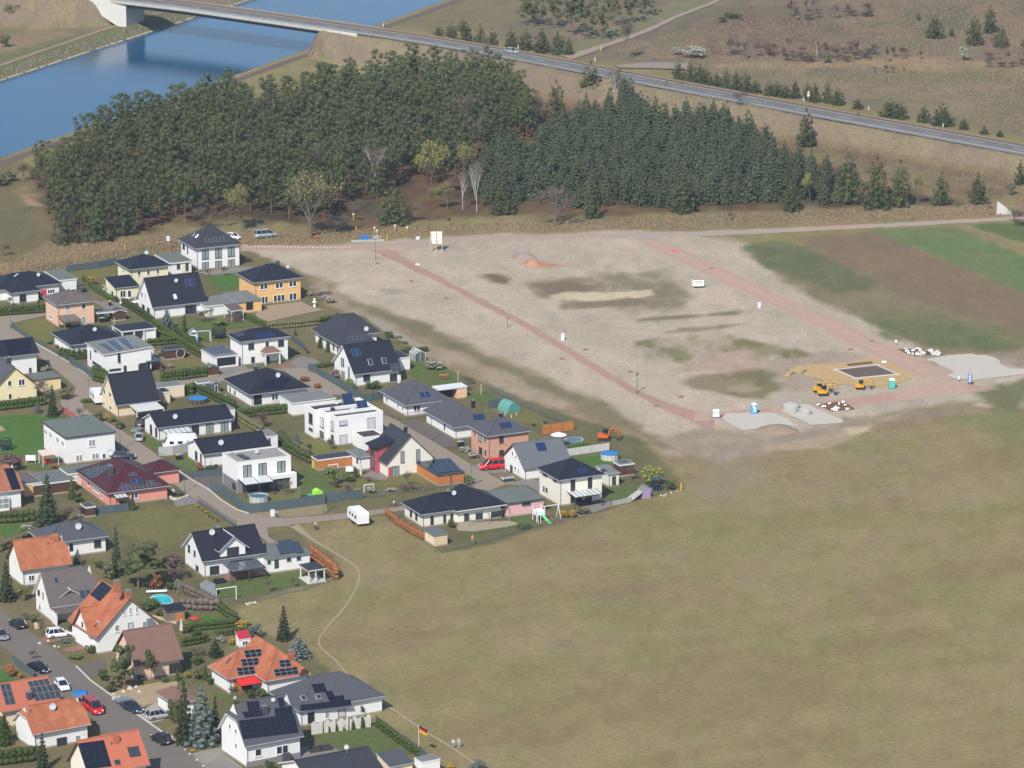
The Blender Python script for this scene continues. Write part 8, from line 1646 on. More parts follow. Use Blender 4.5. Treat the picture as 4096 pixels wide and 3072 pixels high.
hedge('C',[(760,400),(900,440),(1110,425)],1.0,1.9,'spiky thuja hedge between two white houses',wavy=.14);hedge('C',[(1200,710),(1330,740)],1.4,2.4,'thick hedge at the corner of the modern white house');hedge('C',[(1190,640),(1300,680),(1340,700)],1.3,2.2,'inner hedge at the modern white house');hedge('C',[(0,1080),(250,1050),(560,1010)],1.3,2.0,'long hedge in front of the pale yellow house');hedge('C',[(1045,985),(1165,975)],1.0,.8,'low clipped hedge by the caravan')
hedge('B',[(1340,1480),(1700,1450),(1980,1420)],1.1,1.7,'hedge behind the white villa','olive');hedge('B',[(1990,1420),(2212,1380)],1.1,1.7,'hedge touching the dark hip roof','thuja');hedge('B',[(1050,1330),(1180,1400),(1300,1440)],1.0,1.2,'green hedge piece beside the white garage','shrub')
hedge('I',[(0,1400),(200,1390),(410,1370)],1.6,2.1,'dark hedge left of the big spruce','shrub');hedge('J',[(0,330),(250,240),(400,160)],1.5,1.8,'dark hedge behind the terracotta house','olive');hedge('K',[(0,1620),(250,1590),(480,1560)],1.6,2.5,'tall thuja hedge at the lower left corner')
hedge('L',[(470,1310),(700,1290),(940,1260)],1.0,1.6,'straight clipped hedge below the bright lawn');hedge('L',[(740,1070),(850,1150),(940,1200)],1.1,1.5,'hedge running down to the clipped one','shrub');hedge('L',[(370,1480),(540,1450),(620,1430)],1.0,1.4,'lower hedge beside the brown roof');hedge('L',[(760,1370),(900,1350),(1060,1330)],1.0,1.1,'hedge right of the clipped ball shrub');hedge('L',[(380,880),(560,960),(760,1060)],1.5,1.8,'bare grey-brown hedge beside the turquoise pool','twig')
hedge('L',[(370,1060),(560,1080),(750,1080)],1.6,2.0,'bare dark hedge behind the brown shed','twig');hedge('V',[(140,310),(250,410),(400,500),(540,575)],1.3,1.3,'rust-brown beech hedge along the cream bungalow','rust');hedge('L',[(1790,510),(1880,570),(2040,700),(2060,740)],1.3,2.4,'rust-brown hedge beside the garden pavilion','rust');hedge('N',[(900,1180),(1100,1330),(1300,1470),(1380,1520)],1.1,1.3,'green hedge running down the bottom lawn',wavy=.1)
hedge('A',[(1060,870),(1200,990),(1370,1100),(1460,1130)],.9,1.2,'low green hedge left of the yellow annexe','shrub');hedge('E',[(1290,680),(1600,650)],.9,1.0,'low hedge behind the glass house');hedge('E',[(130,870),(300,850),(460,820)],1.1,1.0,'low hedge in front of the steep black roof','shrub')
hedge('D',[(1480,1440),(1640,1560),(1840,1650)],1.4,1.6,'mixed hedge beside the cubic white annexe','olive');hedge('H',[(1640,200),(1760,330),(1900,420),(2020,480)],1.5,1.9,'mixed evergreen hedge right of the cubic house','shrub');hedge('A',[(1990,1560),(2212,1640)],1.2,1.6,'hedge behind the double carport')
# garden trees and shrubs: kind, crop, x, base y, top y, width
for t in(('spruce','I',600,1440,750,420,'big dark spruce beside the salmon bungalow'),('thuja','I',910,1100,850,130),('blue','A',2110,1500,1180,220,'blue spruce below the steep black roof'),('thuja','B',278,1510,1290,75),('spruce','C',665,1160,740,190,'dark spruce in front of the pale yellow house'),('blue','C',480,1120,950,110,'small blue spruce by the long hedge'),('gpine','J',1740,830,150,560,'large round pine between the pool and the white bungalow'),('spruce','J',1470,640,-10,220,'tall conifer at the corner of the empty plot'),('plumtree','J',2190,710,350,330,'purple plum tree beside the cross-gable house'),('spruce','J',800,600,290,190,'spruce in front of the terracotta roof'),('blue','J',980,520,290,150,'pale spruce below the white bungalow'),('spruce','J',80,970,430,290,'dark spruce at the left edge'),('gpine','K',1570,690,50,330,'tall pine in front of the salmon house'),('gpine','K',1915,600,110,150,'slim pine in front of the brown roof'),('spruce','M',400,1390,610,320,'tall spruce beside the solar house, left one'),('blue','M',600,1400,650,420,'tall blue-grey spruce beside the solar house'),('spruce','M',760,1330,800,200,'dark spruce hidden behind the blue-grey one'),('gpine','M',300,1300,830,220,'dark broad conifer left of the tall spruces'),('spruce','L',1480,1420,1010,220,'slim dark spruce at the meadow edge'),('blue','L',1640,1620,1340,300,'round blue-grey spruce at the meadow edge'),('bluesh','L',1150,1400,1220,180),('spruce','L',720,1600,1380,220,'olive conifer behind the terracotta bungalow'),('thuja','K',30,1380,1000,330),('spruce','K',540,1700,1190,230,'dark conifer at the bottom between two orange roofs'),('willow','G',1860,1100,860,240,'weeping willow with fresh yellow-green leaves'),('shrub','G',2040,1130,1030,110),('blue','D',1690,1540,1340,150,'blue spruce beside the cubic house garden'),('thuja','E',255,610,450,80),('thuja','E',352,660,500,75),('white','E',1710,890,730,230),('shrub','E',1125,490,380,110),('thuja','F',705,990,850,60),('light','F',400,1080,810,190),('light','F',610,1050,880,160),('plum','F',460,1120,990,90),('forsy','F',728,1170,1110,130),('white','F',895,1180,1075,150),('white','F',1150,1165,1095,130),('rshrub','F',595,1180,1070,130),('rshrub','F',1400,1150,1050,260),('rshrub','F',880,1040,970,130),('bare','F',1370,1100,870,140),('white','G',30,770,690,120),('white','G',110,820,745,110),('light','G',70,1080,975,110),('forsy','G',1000,1410,1300,90),('forsy','G',1080,1410,1310,80),('forsy','A',1150,920,790,140),('bluesh','A',1030,1010,880,110),('spruce','A',890,970,860,100,'dark little conifer beside the peach house roof'),('thuja','A',482,1215,1110,60),('bare','A',130,1200,1060,100),('pinkb','A',1880,1560,1400,120),('bare','B',560,1400,1190,260),('bare','B',900,1400,1260,240),('light','B',720,1440,1330,200),('bare','B',770,810,660,110),('bare','B',590,820,700,100),('white','B',1860,1060,980,80),('white','B',2120,1150,1050,140),('bshrub','B',2050,1120,990,200),('bshrub','B',1100,640,560,170),('white','B',2060,1390,1300,190),('thuja','B',1680,1560,1470,45),('white','C',570,590,500,160),('light','C',620,240,180,90),('rust','C',735,290,230,110),('white','C',2030,400,310,120),('white','D',290,390,320,110),('white','D',100,550,470,80),('rust','C',2010,560,485,190),('bare','C',1670,585,500,90),('olive','C',830,950,760,200),('bshrub','C',570,960,700,190),('forsy','C',1355,1210,1090,110),('light','C',1410,1230,1140,130),('shrub','C',1510,1315,1215,150),('olive','C',1240,1230,1060,150),('bshrub','C',1000,1175,1040,100),('plum','I',140,740,500,330),('rust','I',670,720,620,80),('bshrub','I',850,1400,1180,200),('bshrub','I',1000,1330,1180,170),('shrub','I',1000,1140,1050,130),('thuja','I',1675,1240,1060,90),('shrub','I',1570,1200,1110,130),('bluesh','H',365,900,800,90),('white','I',330,1490,1400,140),('rshrub','D',1270,1290,1080,190),('bshrub','D',1520,1430,1310,120),('shrub','D',1845,1570,1490,90),('bshrub','F',375,640,480,130),('rust','H',625,590,450,100),('shrub','H',780,590,480,190),('rust','D',1790,720,640,120),('rust','D',1960,800,720,130),('bare','H',1715,890,680,170),('light','E',640,1130,980,150),('shrub','E',920,1130,1000,190),('pinkb','E',440,990,860,150),('rust','E',80,1030,950,100),('rshrub','E',1320,620,520,80),('bshrub','E',1250,560,450,90),('bshrub','E',2090,1060,950,160),('forsy','H',595,1055,990,60),('forsy','H',655,1090,1030,60),('forsy','H',712,1120,1065,60),('thuja','H',750,1170,1120,32),('thuja','H',795,1190,1140,32),('thuja','H',855,1225,1175,34),('shrub','V',845,450,340,110),('shrub','G',600,1510,1450,150),('bare','G',1650,1050,880,130),('olive','G',1180,1370,1290,150),('bare','L',1300,900,720,110),('bare','L',1590,840,680,110),('shrub','L',410,1330,1225,110),('shrub','L',510,1380,1290,150),('white','L',780,1440,1350,110),('forsy','L',910,1470,1370,110),('bshrub','L',510,1590,1470,160),('forsy','L',1030,1270,1180,170),('shrub','J',2150,830,700,130),('shrub','J',1900,1080,920,260),('olive','J',2000,1150,1040,170),('rust','J',1960,810,600,190),('olive','J',1370,700,430,200),('shrub','J',1260,560,440,170),('olive','J',290,960,750,200),('bluesh','J',320,1200,1090,130),('olive','J',430,1240,1100,150),('shrub','J',1140,1625,1500,150),('light','J',950,1700,1620,190),('bluesh','J',820,1490,1420,150),('shrub','J',900,1400,1240,100),('bare','J',520,1410,1180,100),('bare','K',395,300,150,150),('shrub','K',1290,560,400,190),('shrub','K',1390,700,600,150),('olive','K',1460,640,470,200),('bluesh','K',1750,560,450,150),('rust','K',130,510,320,160),('forsy','K',255,530,430,80),('thuja','M',320,650,520,70),('forsy','M',430,620,530,70),('shrub','M',160,670,600,110),('shrub','M',1160,850,740,130),('shrub','M',1310,830,720,220),('olive','M',960,800,690,110),('thuja','M',640,640,470,80),('shrub','M',700,700,590,90),('olive','M',550,640,480,130),('shrub','M',540,460,350,160),('thuja','N',340,1245,1160,40),('thuja','N',430,1235,1150,40),('thuja','N',505,1220,1105,65),('thuja','N',615,1210,1090,65),('thuja','N',728,1200,1070,65),('shrub','N',710,1050,910,100),('bluesh','N',2060,1700,1560,200),('forsy','N',1750,1690,1610,160),('shrub','M',1380,1690,1560,120),('forsy','M',495,1480,1430,60),('olive','L',1200,1440,1370,90),('shrub','G',700,500,470,60),('shrub','G',810,480,450,45),('bshrub','G',30,160,60,180)):
 veg(*t[:6],label=t[6]if len(t)>6 else None)
for i in range(9):veg('thuja','G',1045+i*24,722-i*4,690-i*4,14,label='tiny thuja in the row before the covered pool',group='row of tiny thujas before the pool')
# play things, pools, garden furniture
def play_tower(c,x,yb,rz,label,slide,sc=1.0,swing=True,roof=True):
 p=at(c,(x,yb));rt=empty('play_tower',p,rz);rt.scale=(sc,sc,sc);tag(rt,label,'play tower','play towers');m=MB()
 for a in(-.75,.75):
  for b in(-.75,.75):m.box(a-.05,b-.05,0,a+.05,b+.05,2.5)
 m.bd('frame',M.plasticw,rt);m=MB();m.box(-.8,-.8,1.15,.8,.8,1.25)
 for s_ in(-1,1):m.box(-.8,s_*.78-.02,1.25,.8,s_*.78+.02,1.85);m.box(s_*.78-.02,-.8,1.25,s_*.78+.02,.8,1.85)
 m.bd('platform',M.plasticw,rt)
 if roof:m=MB();m.face([(-1,-.9,2.4),(0,-.9,3.1),(0,.9,3.1),(-1,.9,2.4)]);m.face([(1,-.9,2.4),(1,.9,2.4),(0,.9,3.1),(0,-.9,3.1)]);m.bd('roof',M.felt2,rt);m=MB();m.face([(-.8,-.86,2.4),(.8,-.86,2.4),(0,-.86,3.0)]);m.bd('gable',M.plasticw,rt)
 m=MB();m.hexa([(.0,-.8,1.15),(.5,-.8,1.15),(.9,-2.9,.12),(.4,-2.9,.12),(.0,-.8,1.25),(.5,-.8,1.25),(.9,-2.9,.22),(.4,-2.9,.22)]);m.bd('slide',M[slide],rt)
 m=MB();m.bar((-.6,-.8,1.2),(-.9,-1.7,0),.06);m.bar((-.1,-.8,1.2),(-.4,-1.7,0),.06);m.bd('ladder',M.plasticw,rt)
 if swing:
  m=MB();m.bar((.75,0,2.3),(3.6,0,2.3),.1);m.bar((3.6,0,2.3),(3.7,-.8,0),.09);m.bar((3.6,0,2.3),(3.7,.8,0),.09);m.bd('swing_beam',M.plasticw,rt)
  for a in(1.6,2.6):m=MB();m.bar((a-.2,0,2.3),(a-.2,0,.5),.02);m.bar((a+.2,0,2.3),(a+.2,0,.5),.02);m.box(a-.25,-.1,.45,a+.25,.1,.5);m.bd('swing',M.woodd,rt)
M.slideblue=mat('blue_slide',(.06,.30,.66),.4);M.slidegreen=mat('green_slide',(.16,.62,.22),.4)
play_tower('B',390,1640,GRID-.2,'white play tower with grey roof, swing and blue slide','slideblue');play_tower('G',750,1430,GRID,'white play tower with green slide and tall swing frame','slidegreen',1.1,roof=False)
def trampoline(c,x,yb,w_px,label,net='plasticd',frame='framed'):
 p=at(c,(x,yb));a,b=at(c,(x-w_px/2,yb)),at(c,(x+w_px/2,yb));r=(b-a).length/2;p.y+=r;rt=empty('trampoline',p);tag(rt,label,'trampoline','trampolines');m=MB();m.lathe([(r,.72),(r,.80),(r*.86,.80),(.02,.76)],20);m.bd('mat',M.plasticd,rt);m=MB()
 for i in range(8):t=6.283*i/8;x_,y_=cos(t)*r,sin(t)*r;m.tube((x_,y_,0),(x_,y_,2.5),.035,.035,5)
 for i in range(20):t,u=6.283*i/20,6.283*(i+1)/20;m.bar((cos(t)*r,sin(t)*r,2.45),(cos(u)*r,sin(u)*r,2.45),.04)
 m.bd('frame',M[frame],rt);nm=MB()
 for i in range(24):
  t=6.283*i/24;nm.box(cos(t)*r-.03,sin(t)*r-.03,.8,cos(t)*r+.03,sin(t)*r+.03,2.42)
  for z in(1.2,1.6,2.0):u=6.283*(i+1)/24;nm.bar((cos(t)*r,sin(t)*r,z),(cos(u)*r,sin(u)*r,z),.07)
 nm.bd('safety_net',M[net],rt)
M.greenframe=mat('green_frame',(.05,.30,.18),.5)
trampoline('B',710,1610,165,'black netted trampoline on the lawn behind the solar-roofed garage');trampoline('C',65,1600,150,'green framed trampoline on the bright lawn',frame='greenframe');trampoline('G',1905,1150,100,'low blue-edged trampoline under the willow',frame='slideblue')
def pool(c,x,yb,w_px,h,label,wall,water,ring='eave',cover=False):
 p=at(c,(x,yb));a,b=at(c,(x-w_px/2,yb)),at(c,(x+w_px/2,yb));r=(b-a).length/2;p.y+=r;rt=empty('swimming_pool',p);tag(rt,label,'pool','garden pools');m=MB();n=28
 for i in range(n):
  t,u=6.283*i/n,6.283*(i+1)/n;m.face([(cos(t)*r,sin(t)*r,0),(cos(u)*r,sin(u)*r,0),(cos(u)*r,sin(u)*r,h),(cos(t)*r,sin(t)*r,h)]);m.face([(cos(t)*r*.95,sin(t)*r*.95,h-.4),(cos(t)*r*.95,sin(t)*r*.95,h),(cos(u)*r*.95,sin(u)*r*.95,h),(cos(u)*r*.95,sin(u)*r*.95,h-.4)])
 m.bd('wall',M[wall],rt);m=MB();m.lathe([(r*.94,h+.01),(r*1.03,h+.01),(r*1.03,h+.08),(r*.94,h+.08)],n);m.f.pop();m.m.pop();m.bd('rim',M[ring],rt);m=MB();m.face([(cos(6.283*i/n)*r*.95,sin(6.283*i/n)*r*.95,h+(.03 if cover else-.15))for i in range(n)]);m.bd('cover' if cover else 'water',M[water],rt)
 for i in range(0,n,2):t=6.283*i/n;m=MB();m.tube((cos(t)*r*1.02,sin(t)*r*1.02,0),(cos(t)*r*1.02,sin(t)*r*1.02,h),.04,.04,5);m.bd('strut',M.gutter,rt)
M.greywater=mat('grey_blue_pool_water',(.08,.17,.22),.08);M.palewall=mat('pale_pool_wall',(.52,.52,.50),.6);M.rimblue=mat('pale_blue_rim',(.30,.46,.55),.5)
pool('H',1368,1000,245,1.15,'round white frame pool with pale blue rim behind the screen fence','palewall','greywater','rimblue');pool('G',1448,850,175,1.15,'round pool with bright blue cover','concretel','poolc','poolc',True);pool('D',440,1010,240,.9,'dark round pool under a blue cover beside the hedge','woodd','poolc','poolc',True)
def oval(c,P,m,label,rim='concretel',name='swimming_pool'):
 W3=[at(c,p)for p in P];o0=sum(W3,Vector())/len(W3);rt=empty(name,o0);tag(rt,label,'pool','garden pools');Q=[(p-o0)for p in smooth(W3+[W3[0]],2)];Q=Q[::-1]if sum(Q[i].x*Q[(i+1)%len(Q)].y-Q[(i+1)%len(Q)].x*Q[i].y for i in range(len(Q)))<0 else Q
 b=MB();b.face([(q.x*1.12,q.y*1.12,.08)for q in Q]);b.bd('rim',M[rim],rt);b=MB();b.face([(q.x,q.y,.10)for q in Q]);b.bd('water',m,rt)
oval('J',[(1905,930),(1960,885),(2110,885),(2195,970),(2130,1000),(2050,1000)],M.poolb,'turquoise oval pool behind the orange-roofed house');oval('G',[(1010,640),(1035,620),(1150,610),(1190,645),(1120,665),(1015,672)],M.greywater,'blue-green pool in front of the white parasol')
m=MB();p=at('J',(1850,880));q=at('J',(2110,868));m.bar(p+ZV(.5),q+ZV(.5),.35);tag(m.bd('pool_roller',M.plasticw),'white roller of the turquoise pool cover','roller')
tag(sheet('garden_path',pts('J',[(1920,1150),(1960,1140),(2230,1230),(2230,1260),(2020,1200)]),mat('cream_path',rgb(206,188,150),.9),.06,0,'cream-coloured path beside the shed'),None)
def hbx(name,label,cat,c,F_,w,d,h,rh,wall,roof,rz=GRID,eave='eave',door=None):
 x=House(name,label,cat,c,h,F_,W=w,D=d,rm=roof,wall=wall,roof='gablev',h=rh,ov=.12,eave=eave,gut=False,rot=math.degrees(rz),thick=.07)
 if door:x.win_at(x.w*.3,x.w*.7,.05,h*.85,'F','w',1,name='door',pane=door)
 return x
M.violet=mat('violet_paint',(.36,.26,.46),.7);M.greypaint=mat('grey_blue_paint',(.30,.34,.38),.7)
x=hbx('playhouse','violet wooden playhouse with white edges and grey roof by the meadow','playhouse','G',(1770,1140),1.9,2.0,1.6,.7,'violet','felt2');m=MB();m.hexa([(-.1,-.1,1.3),(-.1,1.6,1.3),(-.12,1.6,1.4),(-.12,-.1,1.4),(-2.3,-.3,.0),(-2.3,1.8,.0),(-2.34,1.8,.1),(-2.34,-.3,.1)]);m.bd('side_awning',M.concrete,x.rt)
x=hbx('playhouse','grey-blue stilted playhouse with white veranda beside the goal frame','playhouse','L',(585,880-65),2.4,1.6,2.2,.6,'greypaint','felt2');x=House('playhouse','white garden playhouse with red roof behind the terracotta bungalow','playhouse','L',1.6,(985,1405),W=2.2,D=1.8,rm='coral',wall='white',roof='shed',h=.9,ov=.1,gut=False);x.win_at(.5,1.5,.4,1.2,'F','w',2)
M.redroof=mat('crimson_roof',(.42,.03,.05),.6);x.roofo.data.materials[0]=M.redroof
x=hbx('garden_shed','grey shed with white edges beside the black bungalow','shed','D',(625,748),1.9,1.6,2.0,.6,'steelblue','felt2',door='plasticd');x=House('garden_shed','long grey shed with white frame beside the pointed one','shed','D',2.2,(445,735),W=2.7,D=1.8,rm='felt2',wall='steelblue',roof='flat',ov=.08,gut=False);x.win_at(.7,1.6,.8,1.7,'F','w',1)
x=House('garden_shed','red-brown shed with grey felt roof beside the solar-roofed garage','shed','D',1.7,(545,560),W=3.2,D=2.6,rm='felt',wall='woodd',roof='gablev',h=.6,ov=.2,eave='felt',gut=False);x=House('garden_shed','brown shed with black roof beside the turquoise pool','shed','L',2.0,(183,1100),W=3.5,D=2.2,rm='black',wall='wood',roof='shed',h=.6,ov=.15,gut=False,eave='eaved');x.door((280,1110),(370,1180),'F','woodo',c='L')
x=House('sauna_hut','dark brown garden sauna with a large round window and flat grey roof','hut','C',2.3,(2085,318),W=4.4,D=3.0,rm='anth',wall='woodd',roof='flat',ov=.25,gut=False,eave='gutter');m=MB();
for i in range(20):t,u=6.283*i/20,6.283*(i+1)/20;m.bar((3.3+cos(t)*.95,-.06,1.15+sin(t)*.95),(3.3+cos(u)*.95,-.06,1.15+sin(u)*.95),.14)
fr=m.bd('round_window',M.woodl,x.rt);m=MB();m.face([(3.3+cos(6.283*i/20)*.92,-.03,1.15+sin(6.283*i/20)*.92)for i in range(20)]);m.bd('pane',M.glass,fr)
x=House('garden_shed','dark shed with low grey gable roof beside the peach house','shed','A',2.0,(1420,1270),W=3.4,D=2.5,rm='slate',wall='woodd',roof='gablev',h=.6,ov=.25,gut=False);x=House('pergola','open shelter with green-grey roof beside the peach house','shelter','A',2.3,(1230,1270),W=4.2,D=3.0,rm='felt',roof='flat',ov=.2,nowall=True,gut=False)
for a in(0,1):
 for b in(0,1):BX(x.rt,'post',M.wood,a*(x.w-.12),b*(x.d-.12),0,a*(x.w-.12)+.12,b*(x.d-.12)+.12,2.2)
p=at('G',(510,370));rt=empty('tunnel_tent',p,GRID+.15);tag(rt,'green tunnel greenhouse at the garden fence','greenhouse');m=MB();n=12;Lt=3.6;rr2=1.55
for i in range(n):t,u=pi*i/n,pi*(i+1)/n;m.face([(cos(t)*rr2,0,sin(t)*2.1),(cos(u)*rr2,0,sin(u)*2.1),(cos(u)*rr2,Lt,sin(u)*2.1),(cos(t)*rr2,Lt,sin(t)*2.1)])
M.greenfoil=mat('green_foil',(.13,.33,.28),.5);M.greenfoil2=mat('darker_green_foil',(.10,.29,.25),.5);m.bd('foil',M.greenfoil,rt)
for y_ in(.01,Lt-.01):m=MB();m.face([(cos(pi*i/n)*rr2*.99,y_,sin(pi*i/n)*2.08)for i in range(n+1)]);m.bd('end_panel',M.greenfoil2,rt)
p=at('E',(1485,755));rt=empty('greenhouse',p,GRID);tag(rt,'small glass greenhouse with gable roof','greenhouse');m=MB();w,d,h,g=1.2,1.4,1.6,.7
for sx in(-1,1):
 for y_ in(-d,0,d):m.bar((sx*w,y_,0),(sx*w,y_,h),.06);m.bar((sx*w,y_,h),(0,y_,h+g),.06)
 m.bar((sx*w,-d,h),(sx*w,d,h),.06)
m.bar((0,-d,h+g),(0,d,h+g),.06);m.bar((0,-d,0),(0,-d,h+g),.05);m.bd('frame',M.plasticw,rt)
for sx in(-1,1):m=MB();m.face([(sx*w*.98,-d,.05),(sx*w*.98,d,.05),(sx*w*.98,d,h),(sx*w*.98,-d,h)]);m.bd('pane',M.curtain,rt);m=MB();m.face([(sx*w,-d,h),(sx*w,d,h),(0,d,h+g),(0,-d,h+g)]);m.bd('roof_pane',M.curtain,rt)
m=MB();m.face([(-w,-d+.02,.05),(w,-d+.02,.05),(w,-d+.02,h),(0,-d+.02,h+g),(-w,-d+.02,h)]);m.bd('front_pane',M.glassr,rt)
p=at('F',(225,1225));rt=empty('play_tent',p,.4);tag(rt,'lime green play tent behind the screen fence','tent');m=MB();m.face([(-.9,-.8,0),(.9,-.8,0),(.75,-.7,1.2),(0,-.75,1.6),(-.75,-.7,1.2)]);m.face([(.9,-.8,0),(.9,1,0),(.75,.9,1.2),(.75,-.7,1.2)]);m.face([(-.9,1,0),(-.9,-.8,0),(-.75,-.7,1.2),(-.75,.9,1.2)]);m.face([(.75,-.7,1.2),(.75,.9,1.2),(0,.95,1.6),(0,-.75,1.6)]);m.face([(-.75,.9,1.2),(-.75,-.7,1.2),(0,-.75,1.6),(0,.95,1.6)]);m.face([(.9,1,0),(-.9,1,0),(-.75,.9,1.2),(0,.95,1.6),(.75,.9,1.2)]);m.bd('cloth',M.plastg,rt)
m=MB();m.face([(-1.0,-.4,.05),(-1.9,-.2,.05),(-1.8,.8,.6),(-1.0,.9,.6)]);m.face([(-1.9,-.2,.0),(-1.0,-.4,.0),(-1.0,.9,.6),(-1.8,.8,.6)]);m.bd('tunnel',M.greenframe,rt)
p=at('F',(184,862));m=MB();m.box(-.35,-.04,0,.35,.04,1.5);o=m.bd('sight_board',M.plastg);o.location=p;tag(o,'lime green upright board beside the wooden shed','board')
def goal(c,x,yb,w,h,label,rz=GRID):
 p=at(c,(x,yb));rt=empty('goal_frame',p,rz);tag(rt,label,'goal','football goals');m=MB();m.bar((-w/2,0,0),(-w/2,0,h),.12);m.bar((w/2,0,0),(w/2,0,h),.12);m.bar((-w/2,0,h),(w/2,0,h),.12);m.bd('frame',M.plasticw,rt);m=MB()
 for s_ in(-1,1):m.bar((s_*w/2,0,h),(s_*w/2,.9,0),.04)
 m.bar((-w/2,.9,0),(w/2,.9,0),.04);m.bd('rear_stay',M.metal,rt)
goal('L',845,975,3.7,2.3,'large white swing-like goal frame on the lawn of the cross-gable house');goal('F',870,1160,1.9,1.4,'white goal behind the blossoming shrub');goal('F',420,900,1.9,1.3,'white goal frame beside the wooden shed')
p=at('L',(315,890));rt=empty('swing_frame',p,.3);tag(rt,'grey A-shaped swing frame beside the plum tree','swing');m=MB()
for s_ in(-1,1):m.bar((-.7,s_*1.2,0),(0,s_*1.2,2.2),.1);m.bar((.7,s_*1.2,0),(0,s_*1.2,2.2),.1)
m.bar((0,-1.2,2.2),(0,1.2,2.2),.1);m.bd('frame',M.gutter,rt)
def parasol(c,x,yb,r,h,label,m_,flat=False):
 p=at(c,(x,yb));rt=empty('parasol',p);tag(rt,label,'parasol','parasols');m=MB();m.tube((0,0,0),(0,0,h),.04,.04,6);m.bd('pole',M.eave,rt);m=MB();k=10
 for i in range(k):t,u=6.283*i/k,6.283*(i+1)/k;m.face([(cos(t)*r,sin(t)*r,h-(.15 if flat else .5)),(cos(u)*r,sin(u)*r,h-(.15 if flat else .5)),(0,0,h+.1)])
 m.bd('canopy',M[m_],rt)
parasol('G',945,700,1.6,2.8,'large white parasol beside the covered pool','plasticw')
p=at('L',(348,1345));rt=empty('parasol',p);tag(rt,'closed white parasol at the corner of the brown roof','parasol','parasols');m=MB();m.lathe([(.10,.4),(.32,.7),(.26,1.4),(.08,2.6),(.02,2.75)],9);m.bd('cloth',M.cloth,rt);m=MB();m.tube((0,0,0),(0,0,.9),.05,.05,6);m.bd('pole',M.woodl,rt)
p=at('I',(640,680));rt=empty('garden_awning',p,GRID);tag(rt,'cream garden awning with striped wall beside the large white house','awning');m=MB();m.hexa([(-1.7,0,2.2),(1.9,0,2.2),(1.6,3,2.5),(-1.5,3,2.5),(-1.7,0,2.25),(1.9,0,2.25),(1.6,3,2.56),(-1.5,3,2.56)]);m.bd('cloth',M.cloth,rt)
for a,b in((-1.5,0),(1.6,0),(1.4,2.8),(-1.3,2.8)):BX(rt,'post',M.eave,a-.05,b-.05,0,a+.05,b+.05,2.2)
p=at('I',(595,650));m=MB();m.box(-.6,-.3,.3,.6,.3,.5);m.box(-.6,.2,.5,.6,.3,.95);m.box(-.5,-.3,0,-.4,.3,.3);m.box(.4,-.3,0,.5,.3,.3);o=m.bd('garden_bench',M.redp);o.location=p;tag(o,'red garden bench under the cream awning','bench')
p=at('L',(490,1190));rt=empty('pedal_car',p,2.6);tag(rt,'red toy car on the bright lawn','toy');m=MB();m.hexa([(-.9,-.4,.15),(.9,-.4,.15),(.9,.4,.15),(-.9,.4,.15),(-.7,-.35,.6),(.8,-.35,.45),(.8,.35,.45),(-.7,.35,.6)]);m.bd('body',M.redp,rt)
for a in(-.55,.55):
 for b in(-.42,.42):m=MB();m.tube((a,b-.05,.15),(a,b+.05,.15),.15,.15,8);m.bd('wheel',M.rubber,rt)
p=at('J',(470,1310));m=MB();m.lathe([(.25,0),(.5,.1),(.55,.9),(.4,1.05)],10);o=m.bd('leaf_bag',M.woodl);o.location=p;tag(o,'tan garden bag beside the asphalt street','bag')
p=at('F',(625,930));m=MB();m.box(-.7,-.05,.4,.7,.05,1.4);m.tube((0,0,0),(0,0,1.6),.04,.04,5);o=m.bd('laundry',M.plasticw);o.location=p;tag(o,'white laundry on a line beside the wooden shed','laundry');p=at('I',(388,640));m=MB();m.box(-.95,-.04,.5,.95,.04,1.6);m.tube((-.9,0,0),(-.9,0,1.6),.04,.04,5);m.tube((.9,0,0),(.9,0,1.6),.04,.04,5);o=m.bd('laundry',M.plasticw);o.location=p;tag(o,'white cloth hanging beside the bright lawn','laundry')
p=at('F',(770,950));m=MB();m.lathe([(.25,0),(.28,.1),(.2,2.0),(.1,2.3)],8);o=m.bd('garden_column',M.concretel);o.location=p;tag(o,'pale standing pillar on the terrace of the white and red house','pillar');p=at('B',(1922,1190));m=MB();m.lathe([(.35,0),(.2,.3),(.12,.9),(.5,1.0),(.45,1.15),(.15,1.3),(.3,1.6),(.1,1.9)],10);o=m.bd('stone_lantern',M.plasticw);o.location=p;tag(o,'white garden lantern right of the orange house','lantern')
p=at('E',(1820,990));rt=empty('picnic_bench',p,.2);tag(rt,'orange-brown picnic bench on the lawn','bench');BX(rt,'table_top',M.woodo,-.9,-.35,.7,.9,.35,.76)
for s_ in(-1,1):BX(rt,'seat',M.woodo,-.9,s_*.75-.14,.42,.9,s_*.75+.14,.47);m=MB();m.bar((s_*.7,-.8,0),(s_*.7,.3,.72),.08);m.bar((s_*.7,.8,0),(s_*.7,-.3,.72),.08);m.bd('leg',M.woodd,rt)
def bins(c,x,yb,n,label,lids=('gasyellow','skyblue','plasticd','brown')):
 p0=at(c,(x,yb))
 for i in range(n):p=p0+UD*(i*.68);rt=empty('wheelie_bin',p,GRID);tag(rt,label%('first','second','third','fourth')[i]if '%s' in label else label,'bin','wheelie bins');m=MB();m.hexa([(-.22,-.25,.05),(.22,-.25,.05),(.22,.25,.05),(-.22,.25,.05),(-.28,-.33,.98),(.28,-.33,.98),(.28,.33,.98),(-.28,.33,.98)]);m.bd('body',M.plasticd,rt);m=MB();m.hexa([(-.3,-.35,.98),(.3,-.35,.98),(.3,.35,1.05),(-.3,.35,1.05),(-.28,-.33,1.04),(.28,-.33,1.04),(.28,.33,1.12),(-.28,.33,1.12)]);m.bd('lid',M[lids[i%len(lids)]],rt)
